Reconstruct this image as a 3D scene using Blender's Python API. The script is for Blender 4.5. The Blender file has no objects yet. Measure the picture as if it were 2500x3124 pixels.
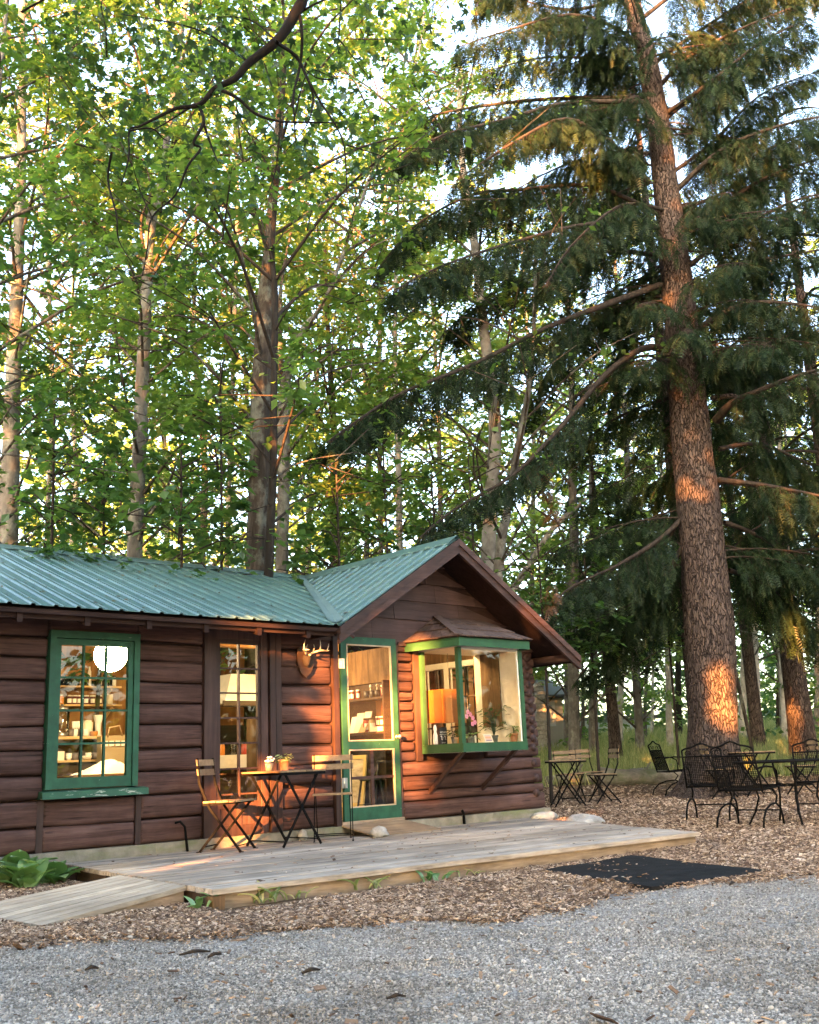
import bpy, math, random
import numpy as np
from mathutils import Vector, Matrix, noise as mnoise

random.seed(7); RNG = np.random.default_rng(11)
scene = bpy.context.scene
col = scene.collection
R = math.radians

# ------------------------------------------------------------------ camera
CAM = np.array([-7.3024, -9.3598, 0.6289]); YAW, PIT, ROL, FPX = 0.7347, 0.2328, -0.0414, 3200.0
_f = np.array([math.sin(YAW)*math.cos(PIT), math.cos(YAW)*math.cos(PIT), math.sin(PIT)])
_r = np.cross(_f, [0, 0, 1]); _r /= np.linalg.norm(_r); _u = np.cross(_r, _f)
_c, _s = math.cos(ROL), math.sin(ROL)
RGT, UPV = _c*_r + _s*_u, -_s*_r + _c*_u
cd = bpy.data.cameras.new("camera"); cam = bpy.data.objects.new("camera", cd); col.objects.link(cam)
cd.sensor_fit = 'HORIZONTAL'; cd.sensor_width = 36; cd.lens = 36*FPX/2500; cd.clip_end = 800; cd.clip_start = .05
cam.matrix_world = Matrix(((RGT[0], UPV[0], -_f[0], CAM[0]), (RGT[1], UPV[1], -_f[1], CAM[1]), (RGT[2], UPV[2], -_f[2], CAM[2]), (0, 0, 0, 1)))
scene.camera = cam

# ------------------------------------------------------------------ sky, sun, exposure
SUN_A, SUN_E = R(31), R(9)          # angle off the cabin front, elevation
SUN = Vector((-math.cos(SUN_A)*math.cos(SUN_E), -math.sin(SUN_A)*math.cos(SUN_E), math.sin(SUN_E)))
world = bpy.data.worlds.new("World"); scene.world = world; world.use_nodes = True
wn = world.node_tree; bg = wn.nodes['Background']
sky = wn.nodes.new('ShaderNodeTexSky'); sky.sky_type = 'NISHITA'; sky.sun_disc = False
sky.sun_elevation = SUN_E; sky.sun_rotation = math.atan2(SUN.x, SUN.y)
sky.air_density = .8; sky.dust_density = 3.2; sky.ozone_density = .3
wn.links.new(sky.outputs[0], bg.inputs[0]); bg.inputs[1].default_value = 0.105
sl = bpy.data.lights.new("sun", 'SUN'); sl.energy = 5.0; sl.angle = R(.6); sl.color = (1.0, .37, .09)
so = bpy.data.objects.new("sun", sl); col.objects.link(so)
so.rotation_euler = SUN.to_track_quat('Z', 'Y').to_euler()
scene.view_settings.view_transform = 'Standard'; scene.view_settings.look = 'None'
scene.view_settings.gamma = 1; scene.view_settings.use_curve_mapping = False
scene.view_settings.exposure = 4.47
scene.cycles.use_denoising = True
scene.cycles.max_bounces = 8; scene.cycles.transparent_max_bounces = 12
scene.cycles.sample_clamp_indirect = 6

# ------------------------------------------------------------------ picture point -> place
def pray(u, v): return _f + RGT*(u-1250)/FPX - UPV*(v-1562)/FPX
def at(u, v, d): return Vector(CAM + pray(u, v)*d)                      # at depth d
def at_y(u, v, y): k = pray(u, v); return Vector(CAM + k*((y-CAM[1])/k[1]))
def at_x(u, v, x): k = pray(u, v); return Vector(CAM + k*((x-CAM[0])/k[0]))
def at_z(u, v, z): k = pray(u, v); return Vector(CAM + k*((z-CAM[2])/k[2]))
def sstep(a, b, x):
    t = min(1, max(0, (x-a)/(b-a))); return t*t*(3-2*t)
def gz(x, y):
    t = .67*x + .74*y
    z = -.26 + .09*sstep(2.5, 6, t)
    if t > 6.5: z += .07*(t-6.5) - .07*1.5*(1-math.exp(-(t-6.5)/1.5)) if t < 34 else .07*(27.5-1.5) + .02*(t-34)
    z += .085*math.exp(-((x-3.2)**2 + (y+.5)**2)/.8)
    return z
def at_g(u, v):
    z = -.2
    for i in range(40):
        p = at_z(u, v, z); z = .5*z + .5*gz(p.x, p.y)
    return Vector((p.x, p.y, gz(p.x, p.y)))
def in_view(P, m=.18):
    P = np.asarray(P) - CAM; z = P @ _f; z = np.where(z < .1, .1, z)
    return ((P @ _f) > .3) & (np.abs(P @ RGT)*FPX/z < 1250*(1+m)) & (np.abs(P @ UPV)*FPX/z < 1562*(1+m))

# ------------------------------------------------------------------ materials
MATS = {}
class N:
    """small node helper"""
    def __init__(s, name):
        s.m = bpy.data.materials.new(name); s.m.use_nodes = True; s.t = s.m.node_tree
        s.p = s.t.nodes['Principled BSDF']; s.out = s.t.nodes['Material Output']; MATS[name] = s.m
    def n(s, typ, **kw):
        nd = s.t.nodes.new(typ)
        for k, v in kw.items(): setattr(nd, k, v)
        return nd
    def l(s, a, b): s.t.links.new(a, b)
    def coord(s, kind='Object', scale=(1, 1, 1)):
        tc = s.n('ShaderNodeTexCoord'); mp = s.n('ShaderNodeMapping'); mp.inputs['Scale'].default_value = scale
        s.l(tc.outputs[kind], mp.inputs['Vector']); return mp.outputs[0]
    def geo(s, scale=(1, 1, 1)):
        g = s.n('ShaderNodeNewGeometry'); mp = s.n('ShaderNodeMapping'); mp.inputs['Scale'].default_value = scale
        s.l(g.outputs['Position'], mp.inputs['Vector']); return mp.outputs[0]
    def noise(s, vec, scale=5, detail=5, rough=.6, dist=0):
        x = s.n('ShaderNodeTexNoise'); x.inputs['Scale'].default_value = scale; x.inputs['Detail'].default_value = detail
        x.inputs['Roughness'].default_value = rough; x.inputs['Distortion'].default_value = dist
        if vec is not None: s.l(vec, x.inputs['Vector'])
        return x.outputs['Fac']
    def ramp(s, fac, stops):
        r = s.n('ShaderNodeValToRGB'); e = r.color_ramp.elements
        while len(e) < len(stops): e.new(.5)
        for el, (p, c) in zip(e, stops): el.position = p; el.color = (*c, 1) if len(c) == 3 else c
        s.l(fac, r.inputs[0]); return r.outputs[0]
    def mix(s, a, b, fac, mode='MIX'):
        x = s.n('ShaderNodeMix', data_type='RGBA', blend_type=mode)
        for v, i in ((fac, 0), (a, 6), (b, 7)):
            if hasattr(v, 'links'): s.l(v, x.inputs[i])
            elif i == 0: x.inputs[0].default_value = v
            else: x.inputs[i].default_value = (*v, 1)
        return x.outputs[2]
    def math(s, op, a, b=0.):
        x = s.n('ShaderNodeMath', operation=op)
        for v, i in ((a, 0), (b, 1)):
            if hasattr(v, 'links'): s.l(v, x.inputs[i])
            else: x.inputs[i].default_value = v
        return x.outputs[0]
    def bump(s, h, strength=.5, dist=.01):
        b = s.n('ShaderNodeBump'); b.inputs['Strength'].default_value = strength; b.inputs['Distance'].default_value = dist
        s.l(h, b.inputs['Height']); s.l(b.outputs[0], s.p.inputs['Normal']); return b
    def base(s, c, rough=.6, metal=0, spec=.5):
        if hasattr(c, 'links'): s.l(c, s.p.inputs['Base Color'])
        else: s.p.inputs['Base Color'].default_value = (*c, 1)
        s.p.inputs['Roughness'].default_value = rough; s.p.inputs['Metallic'].default_value = metal
        s.p.inputs['Specular IOR Level'].default_value = spec; return s.m
    def rnd(s): return s.n('ShaderNodeObjectInfo').outputs['Random']

def wood(name, a, b, c, axis=0, rough=.65, grain=1., spec=.4, rv=.35, bump=.5):
    k = N(name); sc = [26.*grain]*3; sc[axis] = 1.6
    v = k.geo(tuple(sc)); n1 = k.noise(v, 1, 6, .65, .6)
    n2 = k.noise(k.geo((2.3, 2.3, 2.3)), 1, 4)
    cc = k.ramp(n1, [(.28, c), (.5, a), (.78, b)])
    cc = k.mix(cc, k.ramp(n2, [(.3, (.55, .55, .55)), (.7, (1.25, 1.25, 1.25))]), .8, 'MULTIPLY')
    cc = k.mix(cc, k.ramp(k.rnd(), [(0, (1-rv,)*3), (1, (1+rv*.7,)*3)]), 1, 'MULTIPLY')
    k.base(cc, rough, 0, spec); k.bump(n1, bump, .006); return k.m

# stained brown logs: grain, checks, faded tops
def log_mat(name, axis=0):
    k = N(name); sc = [22.]*3; sc[axis] = 1.3
    n1 = k.noise(k.geo(tuple(sc)), 1, 6, .68, .5)
    sc2 = [60.]*3; sc2[axis] = 2.2
    n2 = k.noise(k.geo(tuple(sc2)), 1, 3, .5, .3)
    n3 = k.noise(k.geo((3, 3, 3)), 1, 4)
    cc = k.ramp(n1, [(.25, (.030, .016, .013)), (.5, (.076, .043, .037)), (.8, (.132, .084, .076))])
    cc = k.mix(cc, k.ramp(n3, [(.3, (.7, .66, .64)), (.72, (1.25, 1.22, 1.22))]), .9, 'MULTIPLY')
    cc = k.mix(cc, k.ramp(k.rnd(), [(0, (.8, .76, .74)), (1, (1.2, 1.17, 1.15))]), 1, 'MULTIPLY')
    chk = k.ramp(n2, [(.33, (.18, .18, .18)), (.40, (1, 1, 1))])
    cc = k.mix(cc, chk, .7, 'MULTIPLY')
    k.base(cc, .74, 0, .2)
    h = k.math('ADD', k.math('MULTIPLY', n1, .6), k.math('MULTIPLY', n2, .5)); k.bump(h, .6, .012); return k.m
log_mat('log_brown', 0); log_mat('log_brown_end', 1)
wood('trim_brown', (.060, .031, .026), (.095, .055, .047), (.03, .016, .013), 2, .55, 1, .35)
wood('board_brown', (.072, .040, .035), (.105, .063, .056), (.044, .024, .020), 0, .62, 1, .3)
wood('rake_brown', (.070, .036, .030), (.11, .066, .056), (.035, .018, .014), 0, .6, 1, .3)
wood('deck_grey', (.36, .305, .25), (.49, .43, .365), (.15, .12, .095), 0, .8, 1.3, .25, .3)
wood('ramp_wood', (.40, .345, .275), (.52, .46, .38), (.24, .19, .14), 0, .8, 1.2, .25, .22)
wood('fascia_wood', (.30, .225, .16), (.40, .31, .23), (.16, .115, .08), 0, .8, 1, .2, .15)
wood('plywood', (.24, .17, .11), (.31, .23, .15), (.15, .1, .06), 0, .75, 1, .25, .1)
wood('slat_wood', (.25, .165, .09), (.33, .23, .14), (.15, .095, .05), 0, .6, 1, .4, .2)
wood('pine', (.24, .11, .03), (.33, .165, .052), (.13, .052, .014), 2, .55, .6, .3, .15)
wood('pine_shelf', (.55, .36, .16), (.62, .43, .2), (.42, .25, .1), 0, .5, .6, .3, .1)
wood('old_board', (.17, .10, .05), (.26, .165, .085), (.07, .04, .02), 2, .7, .5, .2, .25)
wood('dark_wood', (.05, .03, .02), (.08, .05, .03), (.025, .014, .01), 0, .6, 1, .3, .2)
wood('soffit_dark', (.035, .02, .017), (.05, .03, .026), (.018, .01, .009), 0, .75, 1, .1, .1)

def paint(name, c, rough=.45, wear=(.7, .7, .62), amt=.0, dirt=.25):
    k = N(name); n = k.noise(k.geo((9, 9, 9)), 1, 5, .6)
    cc = k.mix(c, tuple(x*(1-dirt) for x in c), k.ramp(n, [(.35, (0, 0, 0)), (.7, (1, 1, 1))]))
    if amt:
        w = k.noise(k.geo((7, 7, 34)), 1, 6, .7, .4)
        cc = k.mix(cc, wear, k.ramp(w, [(1-amt-.02, (0, 0, 0)), (1-amt+.02, (1, 1, 1))]))
    k.base(cc, rough, 0, .4); k.bump(k.noise(k.geo((60, 60, 14)), 1, 3), .15, .004); return k.m
paint('green_paint', (.022, .10, .055), .55, amt=.30, dirt=.4)
paint('green_sill', (.028, .105, .062), .6, (.42, .45, .38), .38, .35)
paint('green_bay', (.024, .092, .038), .5, dirt=.3)
paint('white_paint', (.78, .76, .70), .5, dirt=.12)
paint('cream_edge', (.55, .42, .28), .5, dirt=.3)

k = N('roof_metal')
n = k.noise(k.geo((1.3, 1.3, 1.3)), 1, 5, .6); n2 = k.noise(k.geo((14, 3, 14)), 1, 4, .6)
cc = k.ramp(n, [(.3, (.062, .135, .13)), (.7, (.092, .178, .172))])
cc = k.mix(cc, (.15, .2, .19), k.ramp(n2, [(.5, (0, 0, 0)), (.8, (.45, .45, .45))]))
cc = k.mix(cc, k.ramp(k.noise(k.geo((26, 1.1, 26)), 1, 5, .7), [(.36, (.66, .68, .68)), (.6, (1.06, 1.06, 1.06))]), .8, 'MULTIPLY')
cc = k.mix(cc, (.24, .26, .2), k.ramp(k.noise(k.geo((38, 38, 38)), 1, 3, .6), [(.66, (0, 0, 0)), (.72, (.8, .8, .8))]))
k.base(cc, .34, 0, .75)
k.l(k.ramp(n2, [(.3, (.26,)*3), (.75, (.46,)*3)]), k.p.inputs['Roughness']); k.bump(n, .12, .02)
k = N('flashing'); n = k.noise(k.geo((5, 5, 5)), 1, 5)
k.base(k.ramp(n, [(.3, (.12, .2, .2)), (.7, (.2, .29, .29))]), .42, .2, .6)
k = N('shingle'); n = k.noise(k.geo((18, 18, 18)), 1, 5, .7)
cc = k.ramp(n, [(.3, (.055, .036, .03)), (.7, (.125, .09, .078))])
cc = k.mix(cc, k.ramp(k.rnd(), [(0, (.75, .7, .68)), (1, (1.3, 1.22, 1.18))]), 1, 'MULTIPLY'); k.base(cc, .85, 0, .2)
k.bump(k.noise(k.geo((120, 120, 120)), 1, 2), .4, .004)
k = N('concrete'); n = k.noise(k.geo((5, 5, 5)), 1, 6, .7); n2 = k.noise(k.geo((2, 2, 9)), 1, 4)
cc = k.ramp(n, [(.3, (.15, .135, .105)), (.7, (.30, .275, .225))]); cc = k.mix(cc, (.13, .16, .06), k.ramp(n2, [(.5, (0, 0, 0)), (.7, (.7, .7, .7))]))
k.base(cc, .9, 0, .2); k.bump(n, .6, .02)
k = N('black_iron'); k.base(k.ramp(k.noise(k.geo((30, 30, 30)), 1, 4), [(.35, (.004, .004, .0045)), (.7, (.010, .0095, .009))]), .8, 0, .06)
k = N('black_vent'); k.base((.015, .015, .016), .6)
k = N('steel'); k.base((.55, .54, .52), .35, .85)
k = N('bare_white'); k.base((.75, .73, .68), .5)
k = N('terracotta'); k.base(k.ramp(k.noise(k.geo((20, 20, 20)), 1, 4), [(.3, (.33, .14, .065)), (.7, (.48, .24, .13))]), .8)
k = N('rubber'); n = k.noise(k.geo((7, 7, 7)), 1, 6, .7)
k.base(k.ramp(n, [(.35, (.009, .009, .0095)), (.75, (.024, .024, .024))]), .92, 0, .08); k.bump(k.noise(k.geo((160, 160, 160)), 1, 2), .4, .004)
k = N('rock'); n = k.noise(k.geo((7, 7, 7)), 1, 7, .7)
cc = k.ramp(n, [(.3, (.2, .185, .17)), (.7, (.48, .46, .43))]); k.base(cc, .85, 0, .2); k.bump(n, .7, .03)
k = N('pale_rock'); n = k.noise(k.geo((9, 9, 9)), 1, 6, .7)
k.base(k.ramp(n, [(.3, (.30, .28, .24)), (.7, (.5, .48, .42))]), .8); k.bump(n, .5, .02)
k = N('log_core'); k.base(k.ramp(k.noise(k.geo((25, 25, 25)), 1, 4), [(.3, (.028, .011, .009)), (.7, (.06, .026, .021))]), .7)
k = N('antler'); k.base(k.ramp(k.noise(k.geo((15, 15, 15)), 1, 4), [(.3, (.36, .31, .24)), (.7, (.6, .56, .48))]), .5)
k = N('fur_dark'); k.base((.02, .015, .012), .95)

# clear pane: see-through with a Fresnel mirror coat
def glass(name, tint=(.95, .97, .95), boost=.0):
    k = N(name); t = k.t
    tr = k.n('ShaderNodeBsdfTransparent'); tr.inputs[0].default_value = (*tint, 1)
    gl = k.n('ShaderNodeBsdfGlossy'); gl.inputs['Roughness'].default_value = .012
    gl.inputs[0].default_value = (1, 1, 1, 1)
    fr = k.n('ShaderNodeFresnel'); fr.inputs[0].default_value = 1.52
    f2 = k.math('ADD', k.math('MULTIPLY', fr.outputs[0], .95), boost)
    bp = k.n('ShaderNodeBump'); bp.inputs['Strength'].default_value = .05; bp.inputs['Distance'].default_value = .02
    k.l(k.noise(k.geo((2.2, 2.2, 2.2)), 1, 2), bp.inputs['Height']); k.l(bp.outputs[0], gl.inputs['Normal'])
    mx = k.n('ShaderNodeMixShader'); k.l(f2, mx.inputs[0]); k.l(tr.outputs[0], mx.inputs[1]); k.l(gl.outputs[0], mx.inputs[2])
    k.l(mx.outputs[0], k.out.inputs[0]); return k.m
glass('pane_glass'); glass('pane_old', (.92, .94, .91), .015); glass('jar_glass', (.85, .9, .88), .03)
k = N('screen_mesh')   # fine insect screen over the upper door light
t1 = k.n('ShaderNodeBsdfTransparent'); d1 = k.n('ShaderNodeBsdfDiffuse'); d1.inputs[0].default_value = (.05, .05, .05, 1)
mx = k.n('ShaderNodeMixShader'); mx.inputs[0].default_value = .28; k.l(t1.outputs[0], mx.inputs[1]); k.l(d1.outputs[0], mx.inputs[2]); k.l(mx.outputs[0], k.out.inputs[0])

def plain(name, c, rough=.5, metal=0): k = N(name); return k.base(c, rough, metal)
for nm, c in {'jam': (.09, .008, .012), 'honey': (.45, .16, .02), 'label_white': (.8, .77, .68), 'linen': (.72, .66, .54), 'cup_white': (.8, .78, .72),
              'cup_pattern': (.12, .10, .10), 'gold_frame': (.75, .55, .2), 'stool_black': (.02, .017, .015), 'paper': (.78, .74, .66), 'chalk_black': (.018, .018, .022),
              'spice_red': (.3, .03, .02), 'kraft': (.4, .26, .14), 'orchid': (.68, .26, .46), 'pot_grey': (.12, .13, .12), 'cabinet': (.24, .085, .018),
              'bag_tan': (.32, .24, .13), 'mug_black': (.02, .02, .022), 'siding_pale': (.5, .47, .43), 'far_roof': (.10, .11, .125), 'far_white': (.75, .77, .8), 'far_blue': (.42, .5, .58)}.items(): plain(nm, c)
k = N('picture_print'); n = k.noise(k.coord('Generated', (1.5, 1.5, 5)), 2, 5)
k.base(k.ramp(n, [(.3, (.30, .23, .14)), (.5, (.6, .5, .33)), (.72, (.75, .66, .48))]), .5)
k = N('lamp_paper'); e = k.n('ShaderNodeEmission'); e.inputs[0].default_value = (1, .74, .40, 1); e.inputs[1].default_value = 11; k.l(e.outputs[0], k.out.inputs[0])
k = N('lamp_shade_glow'); e = k.n('ShaderNodeEmission'); e.inputs[0].default_value = (1, .62, .25, 1); e.inputs[1].default_value = 9; k.l(e.outputs[0], k.out.inputs[0])

# leaves: colour spread by the per-leaf value 'rnd', light comes through
def leaf(name, stops, trans=.45, tint=(1.25, 1.3, .55), gloss=.06):
    k = N(name); a = k.n('ShaderNodeAttribute', attribute_name='rnd'); cc = k.ramp(a.outputs['Fac'], stops)
    d = k.n('ShaderNodeBsdfDiffuse'); k.l(cc, d.inputs[0])
    tr = k.n('ShaderNodeBsdfTranslucent'); k.l(k.mix(cc, tint, 1, 'MULTIPLY'), tr.inputs[0])
    g = k.n('ShaderNodeBsdfGlossy'); g.inputs[0].default_value = (.8, .85, .9, 1); g.inputs['Roughness'].default_value = .42
    m1 = k.n('ShaderNodeMixShader'); m1.inputs[0].default_value = trans; k.l(d.outputs[0], m1.inputs[1]); k.l(tr.outputs[0], m1.inputs[2])
    m2 = k.n('ShaderNodeMixShader'); m2.inputs[0].default_value = gloss; k.l(m1.outputs[0], m2.inputs[1]); k.l(g.outputs[0], m2.inputs[2])
    k.l(m2.outputs[0], k.out.inputs[0]); return k.m
leaf('leaf_maple', [(0, (.026, .068, .017)), (.45, (.058, .128, .030)), (.85, (.11, .19, .045)), (1, (.19, .23, .06))], .52)
leaf('leaf_far_glare', [(0, (.12, .20, .06)), (.5, (.20, .29, .09)), (.85, (.27, .34, .11)), (1, (.36, .36, .12))], .58)  # far leaves: paleness from sky glare and haze put into the colour
leaf('leaf_beech', [(0, (.045, .10, .024)), (.4, (.10, .185, .045)), (.8, (.19, .275, .07)), (1, (.32, .32, .08))], .56)
leaf('leaf_dark', [(0, (.015, .045, .014)), (.6, (.03, .085, .022)), (1, (.055, .115, .03))], .4)
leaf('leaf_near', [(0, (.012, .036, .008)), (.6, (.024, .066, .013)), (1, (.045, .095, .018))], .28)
leaf('needle', [(0, (.010, .020, .010)), (.5, (.022, .041, .019)), (.85, (.042, .064, .028)), (1, (.085, .088, .038))], .25, (1.1, 1.2, .7), .012)
leaf('needle_dead', [(0, (.09, .04, .012)), (1, (.16, .075, .02))], .25, (1, 1, 1))
leaf('litter_leaf', [(0, (.05, .03, .015)), (.6, (.14, .085, .035)), (1, (.2, .17, .06))], .2, (1, 1, 1))
leaf('grass', [(0, (.15, .21, .07)), (.5, (.28, .32, .13)), (1, (.5, .46, .24))], .45, (1.2, 1.2, .7), .04)
leaf('hosta', [(0, (.10, .21, .07)), (1, (.19, .34, .12))], .35, (1.2, 1.3, .6), .1)
leaf('succulent', [(0, (.12, .2, .07)), (1, (.3, .36, .16))], .3)

def bark(name, stops, sc=(9, 9, 1.6), bumpd=.03, lichen=None, moss=None):
    k = N(name); v = k.coord('Object', sc); n = k.noise(v, 1, 7, .68, .5); n2 = k.noise(k.coord('Object', (2, 2, 1.2)), 1, 5)
    cc = k.ramp(n, stops)
    if lichen: cc = k.mix(cc, lichen, k.ramp(k.noise(k.coord('Object', (3.2, 3.2, 2.2)), 1, 6, .7), [(.5, (0, 0, 0)), (.62, (.85, .85, .85))]))
    if moss: cc = k.mix(cc, moss, k.ramp(n2, [(.5, (0, 0, 0)), (.68, (.7, .7, .7))]))
    k.base(cc, .9, 0, .15); k.bump(n, .9, bumpd); return k.m
def plated(name, crack, mid, hi, sc):
    k = N(name); tc = k.n('ShaderNodeTexCoord'); nz_ = k.n('ShaderNodeTexNoise'); nz_.inputs['Scale'].default_value = 5; nz_.inputs['Detail'].default_value = 3; k.l(tc.outputs['Object'], nz_.inputs['Vector'])
    mv = k.n('ShaderNodeVectorMath', operation='MULTIPLY_ADD'); mv.inputs[1].default_value = (.16, .16, .16); k.l(nz_.outputs['Color'], mv.inputs[0]); k.l(tc.outputs['Object'], mv.inputs[2])
    mp = k.n('ShaderNodeMapping'); mp.inputs['Scale'].default_value = sc; k.l(mv.outputs[0], mp.inputs['Vector'])
    vo = k.n('ShaderNodeTexVoronoi', feature='DISTANCE_TO_EDGE'); vo.inputs['Scale'].default_value = 1; k.l(mp.outputs[0], vo.inputs['Vector'])
    vc = k.n('ShaderNodeTexVoronoi'); vc.inputs['Scale'].default_value = 1; k.l(mp.outputs[0], vc.inputs['Vector'])
    fn = k.noise(k.coord('Object', (40, 40, 9)), 1, 6, .7); ed = k.ramp(vo.outputs['Distance'], [(.0, (0, 0, 0)), (.13, (1, 1, 1))])
    cc = k.mix(mid, hi, fn); cc = k.mix(cc, k.ramp(vc.outputs['Color'], [(.1, (.62, .6, .6)), (.9, (1.25, 1.2, 1.18))]), .8, 'MULTIPLY'); cc = k.mix(crack, cc, ed)
    k.base(cc, .92, 0, .12); k.bump(k.math('ADD', k.math('MULTIPLY', ed, 1.), k.math('MULTIPLY', fn, .35)), 1., .03); return k.m
plated('bark_hemlock', (.020, .015, .013), (.052, .040, .035), (.135, .106, .094), (25, 25, 4.6))
bark('bark_grey', [(.3, (.06, .055, .05)), (.55, (.13, .12, .108)), (.8, (.22, .205, .185))], (7, 7, 3), .02, (.25, .255, .225))
bark('bark_rough', [(.3, (.024, .019, .015)), (.55, (.072, .057, .046)), (.8, (.15, .125, .10))], (14, 14, 2), .05, (.19, .195, .16))
bark('bark_white', [(.28, (.16, .15, .135)), (.5, (.38, .365, .34)), (.8, (.58, .565, .54))], (5, 5, 4), .015)
bark('bark_pale', [(.28, (.10, .09, .08)), (.5, (.24, .225, .205)), (.8, (.4, .385, .36))], (5, 5, 4), .015)
bark('bark_dark', [(.3, (.012, .010, .009)), (.8, (.045, .038, .032))], (14, 14, 3), .02)
bark('limb_black', [(.3, (.006, .005, .004)), (.8, (.022, .018, .015))], (14, 14, 3), .01)
bark('twig_dark', [(.3, (.018, .014, .012)), (.8, (.06, .048, .04))], (14, 14, 3), .01)
bark('bark_log', [(.3, (.08, .07, .055)), (.55, (.2, .175, .145)), (.8, (.33, .3, .26))], (8, 2, 8), .03, None, (.09, .12, .04))

# ground
k = N('ground_mix')
nf = k.noise(k.geo((30, 30, 30)), 1, 6, .75); nb = k.noise(k.geo((1.2, 1.2, 1.2)), 1, 5)
soil = k.ramp(nf, [(.3, (.05, .032, .02)), (.5, (.14, .092, .058)), (.72, (.27, .19, .13))])
vor = k.n('ShaderNodeTexVoronoi'); vor.inputs['Scale'].default_value = 75; k.l(k.geo(), vor.inputs['Vector'])
grav = k.ramp(vor.outputs['Color'], [(.1, (.13, .125, .118)), (.5, (.25, .24, .225)), (.9, (.42, .405, .385))])
grav = k.mix(grav, (.16, .13, .10), k.ramp(nb, [(.45, (0, 0, 0)), (.75, (.55, .55, .55))]))
turf = k.ramp(nf, [(.3, (.03, .045, .012)), (.7, (.085, .10, .03))])
litter = k.ramp(nf, [(.3, (.03, .03, .012)), (.7, (.1, .085, .04))])
at1 = k.n('ShaderNodeAttribute', attribute_name='zone')
sep = k.n('ShaderNodeSeparateColor'); k.l(at1.outputs['Color'], sep.inputs[0])
cc = k.mix(soil, grav, sep.outputs[0]); cc = k.mix(cc, turf, sep.outputs[1]); cc = k.mix(cc, litter, sep.outputs[2])
k.base(cc, .95, 0, .1); k.bump(nf, .8, .02)
def chips(name, stops, rough=.85):
    k = N(name); cc = k.ramp(k.rnd(), stops)
    cc = k.mix(cc, k.ramp(k.noise(k.geo((60, 60, 60)), 1, 3), [(.3, (.7, .7, .7)), (.7, (1.2, 1.2, 1.2))]), .7, 'MULTIPLY'); cc = k.mix(cc, k.ramp(k.noise(k.geo((.9, .9, .9)), 1, 5, .65), [(.32, (.62, .57, .52)), (.5, (1, .98, .96)), (.7, (1.12, 1.12, 1.12))]), .85, 'MULTIPLY'); k.base(cc, rough, 0, .2)
chips('wood_chip', [(0, (.06, .038, .027)), (.35, (.155, .105, .075)), (.65, (.285, .205, .15)), (.86, (.42, .32, .24)), (1, (.57, .47, .37))])
chips('gravel_stone', [(0, (.12, .115, .11)), (.4, (.235, .222, .205)), (.75, (.37, .352, .33)), (.96, (.52, .50, .475)), (1, (.30, .26, .22))])
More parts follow.
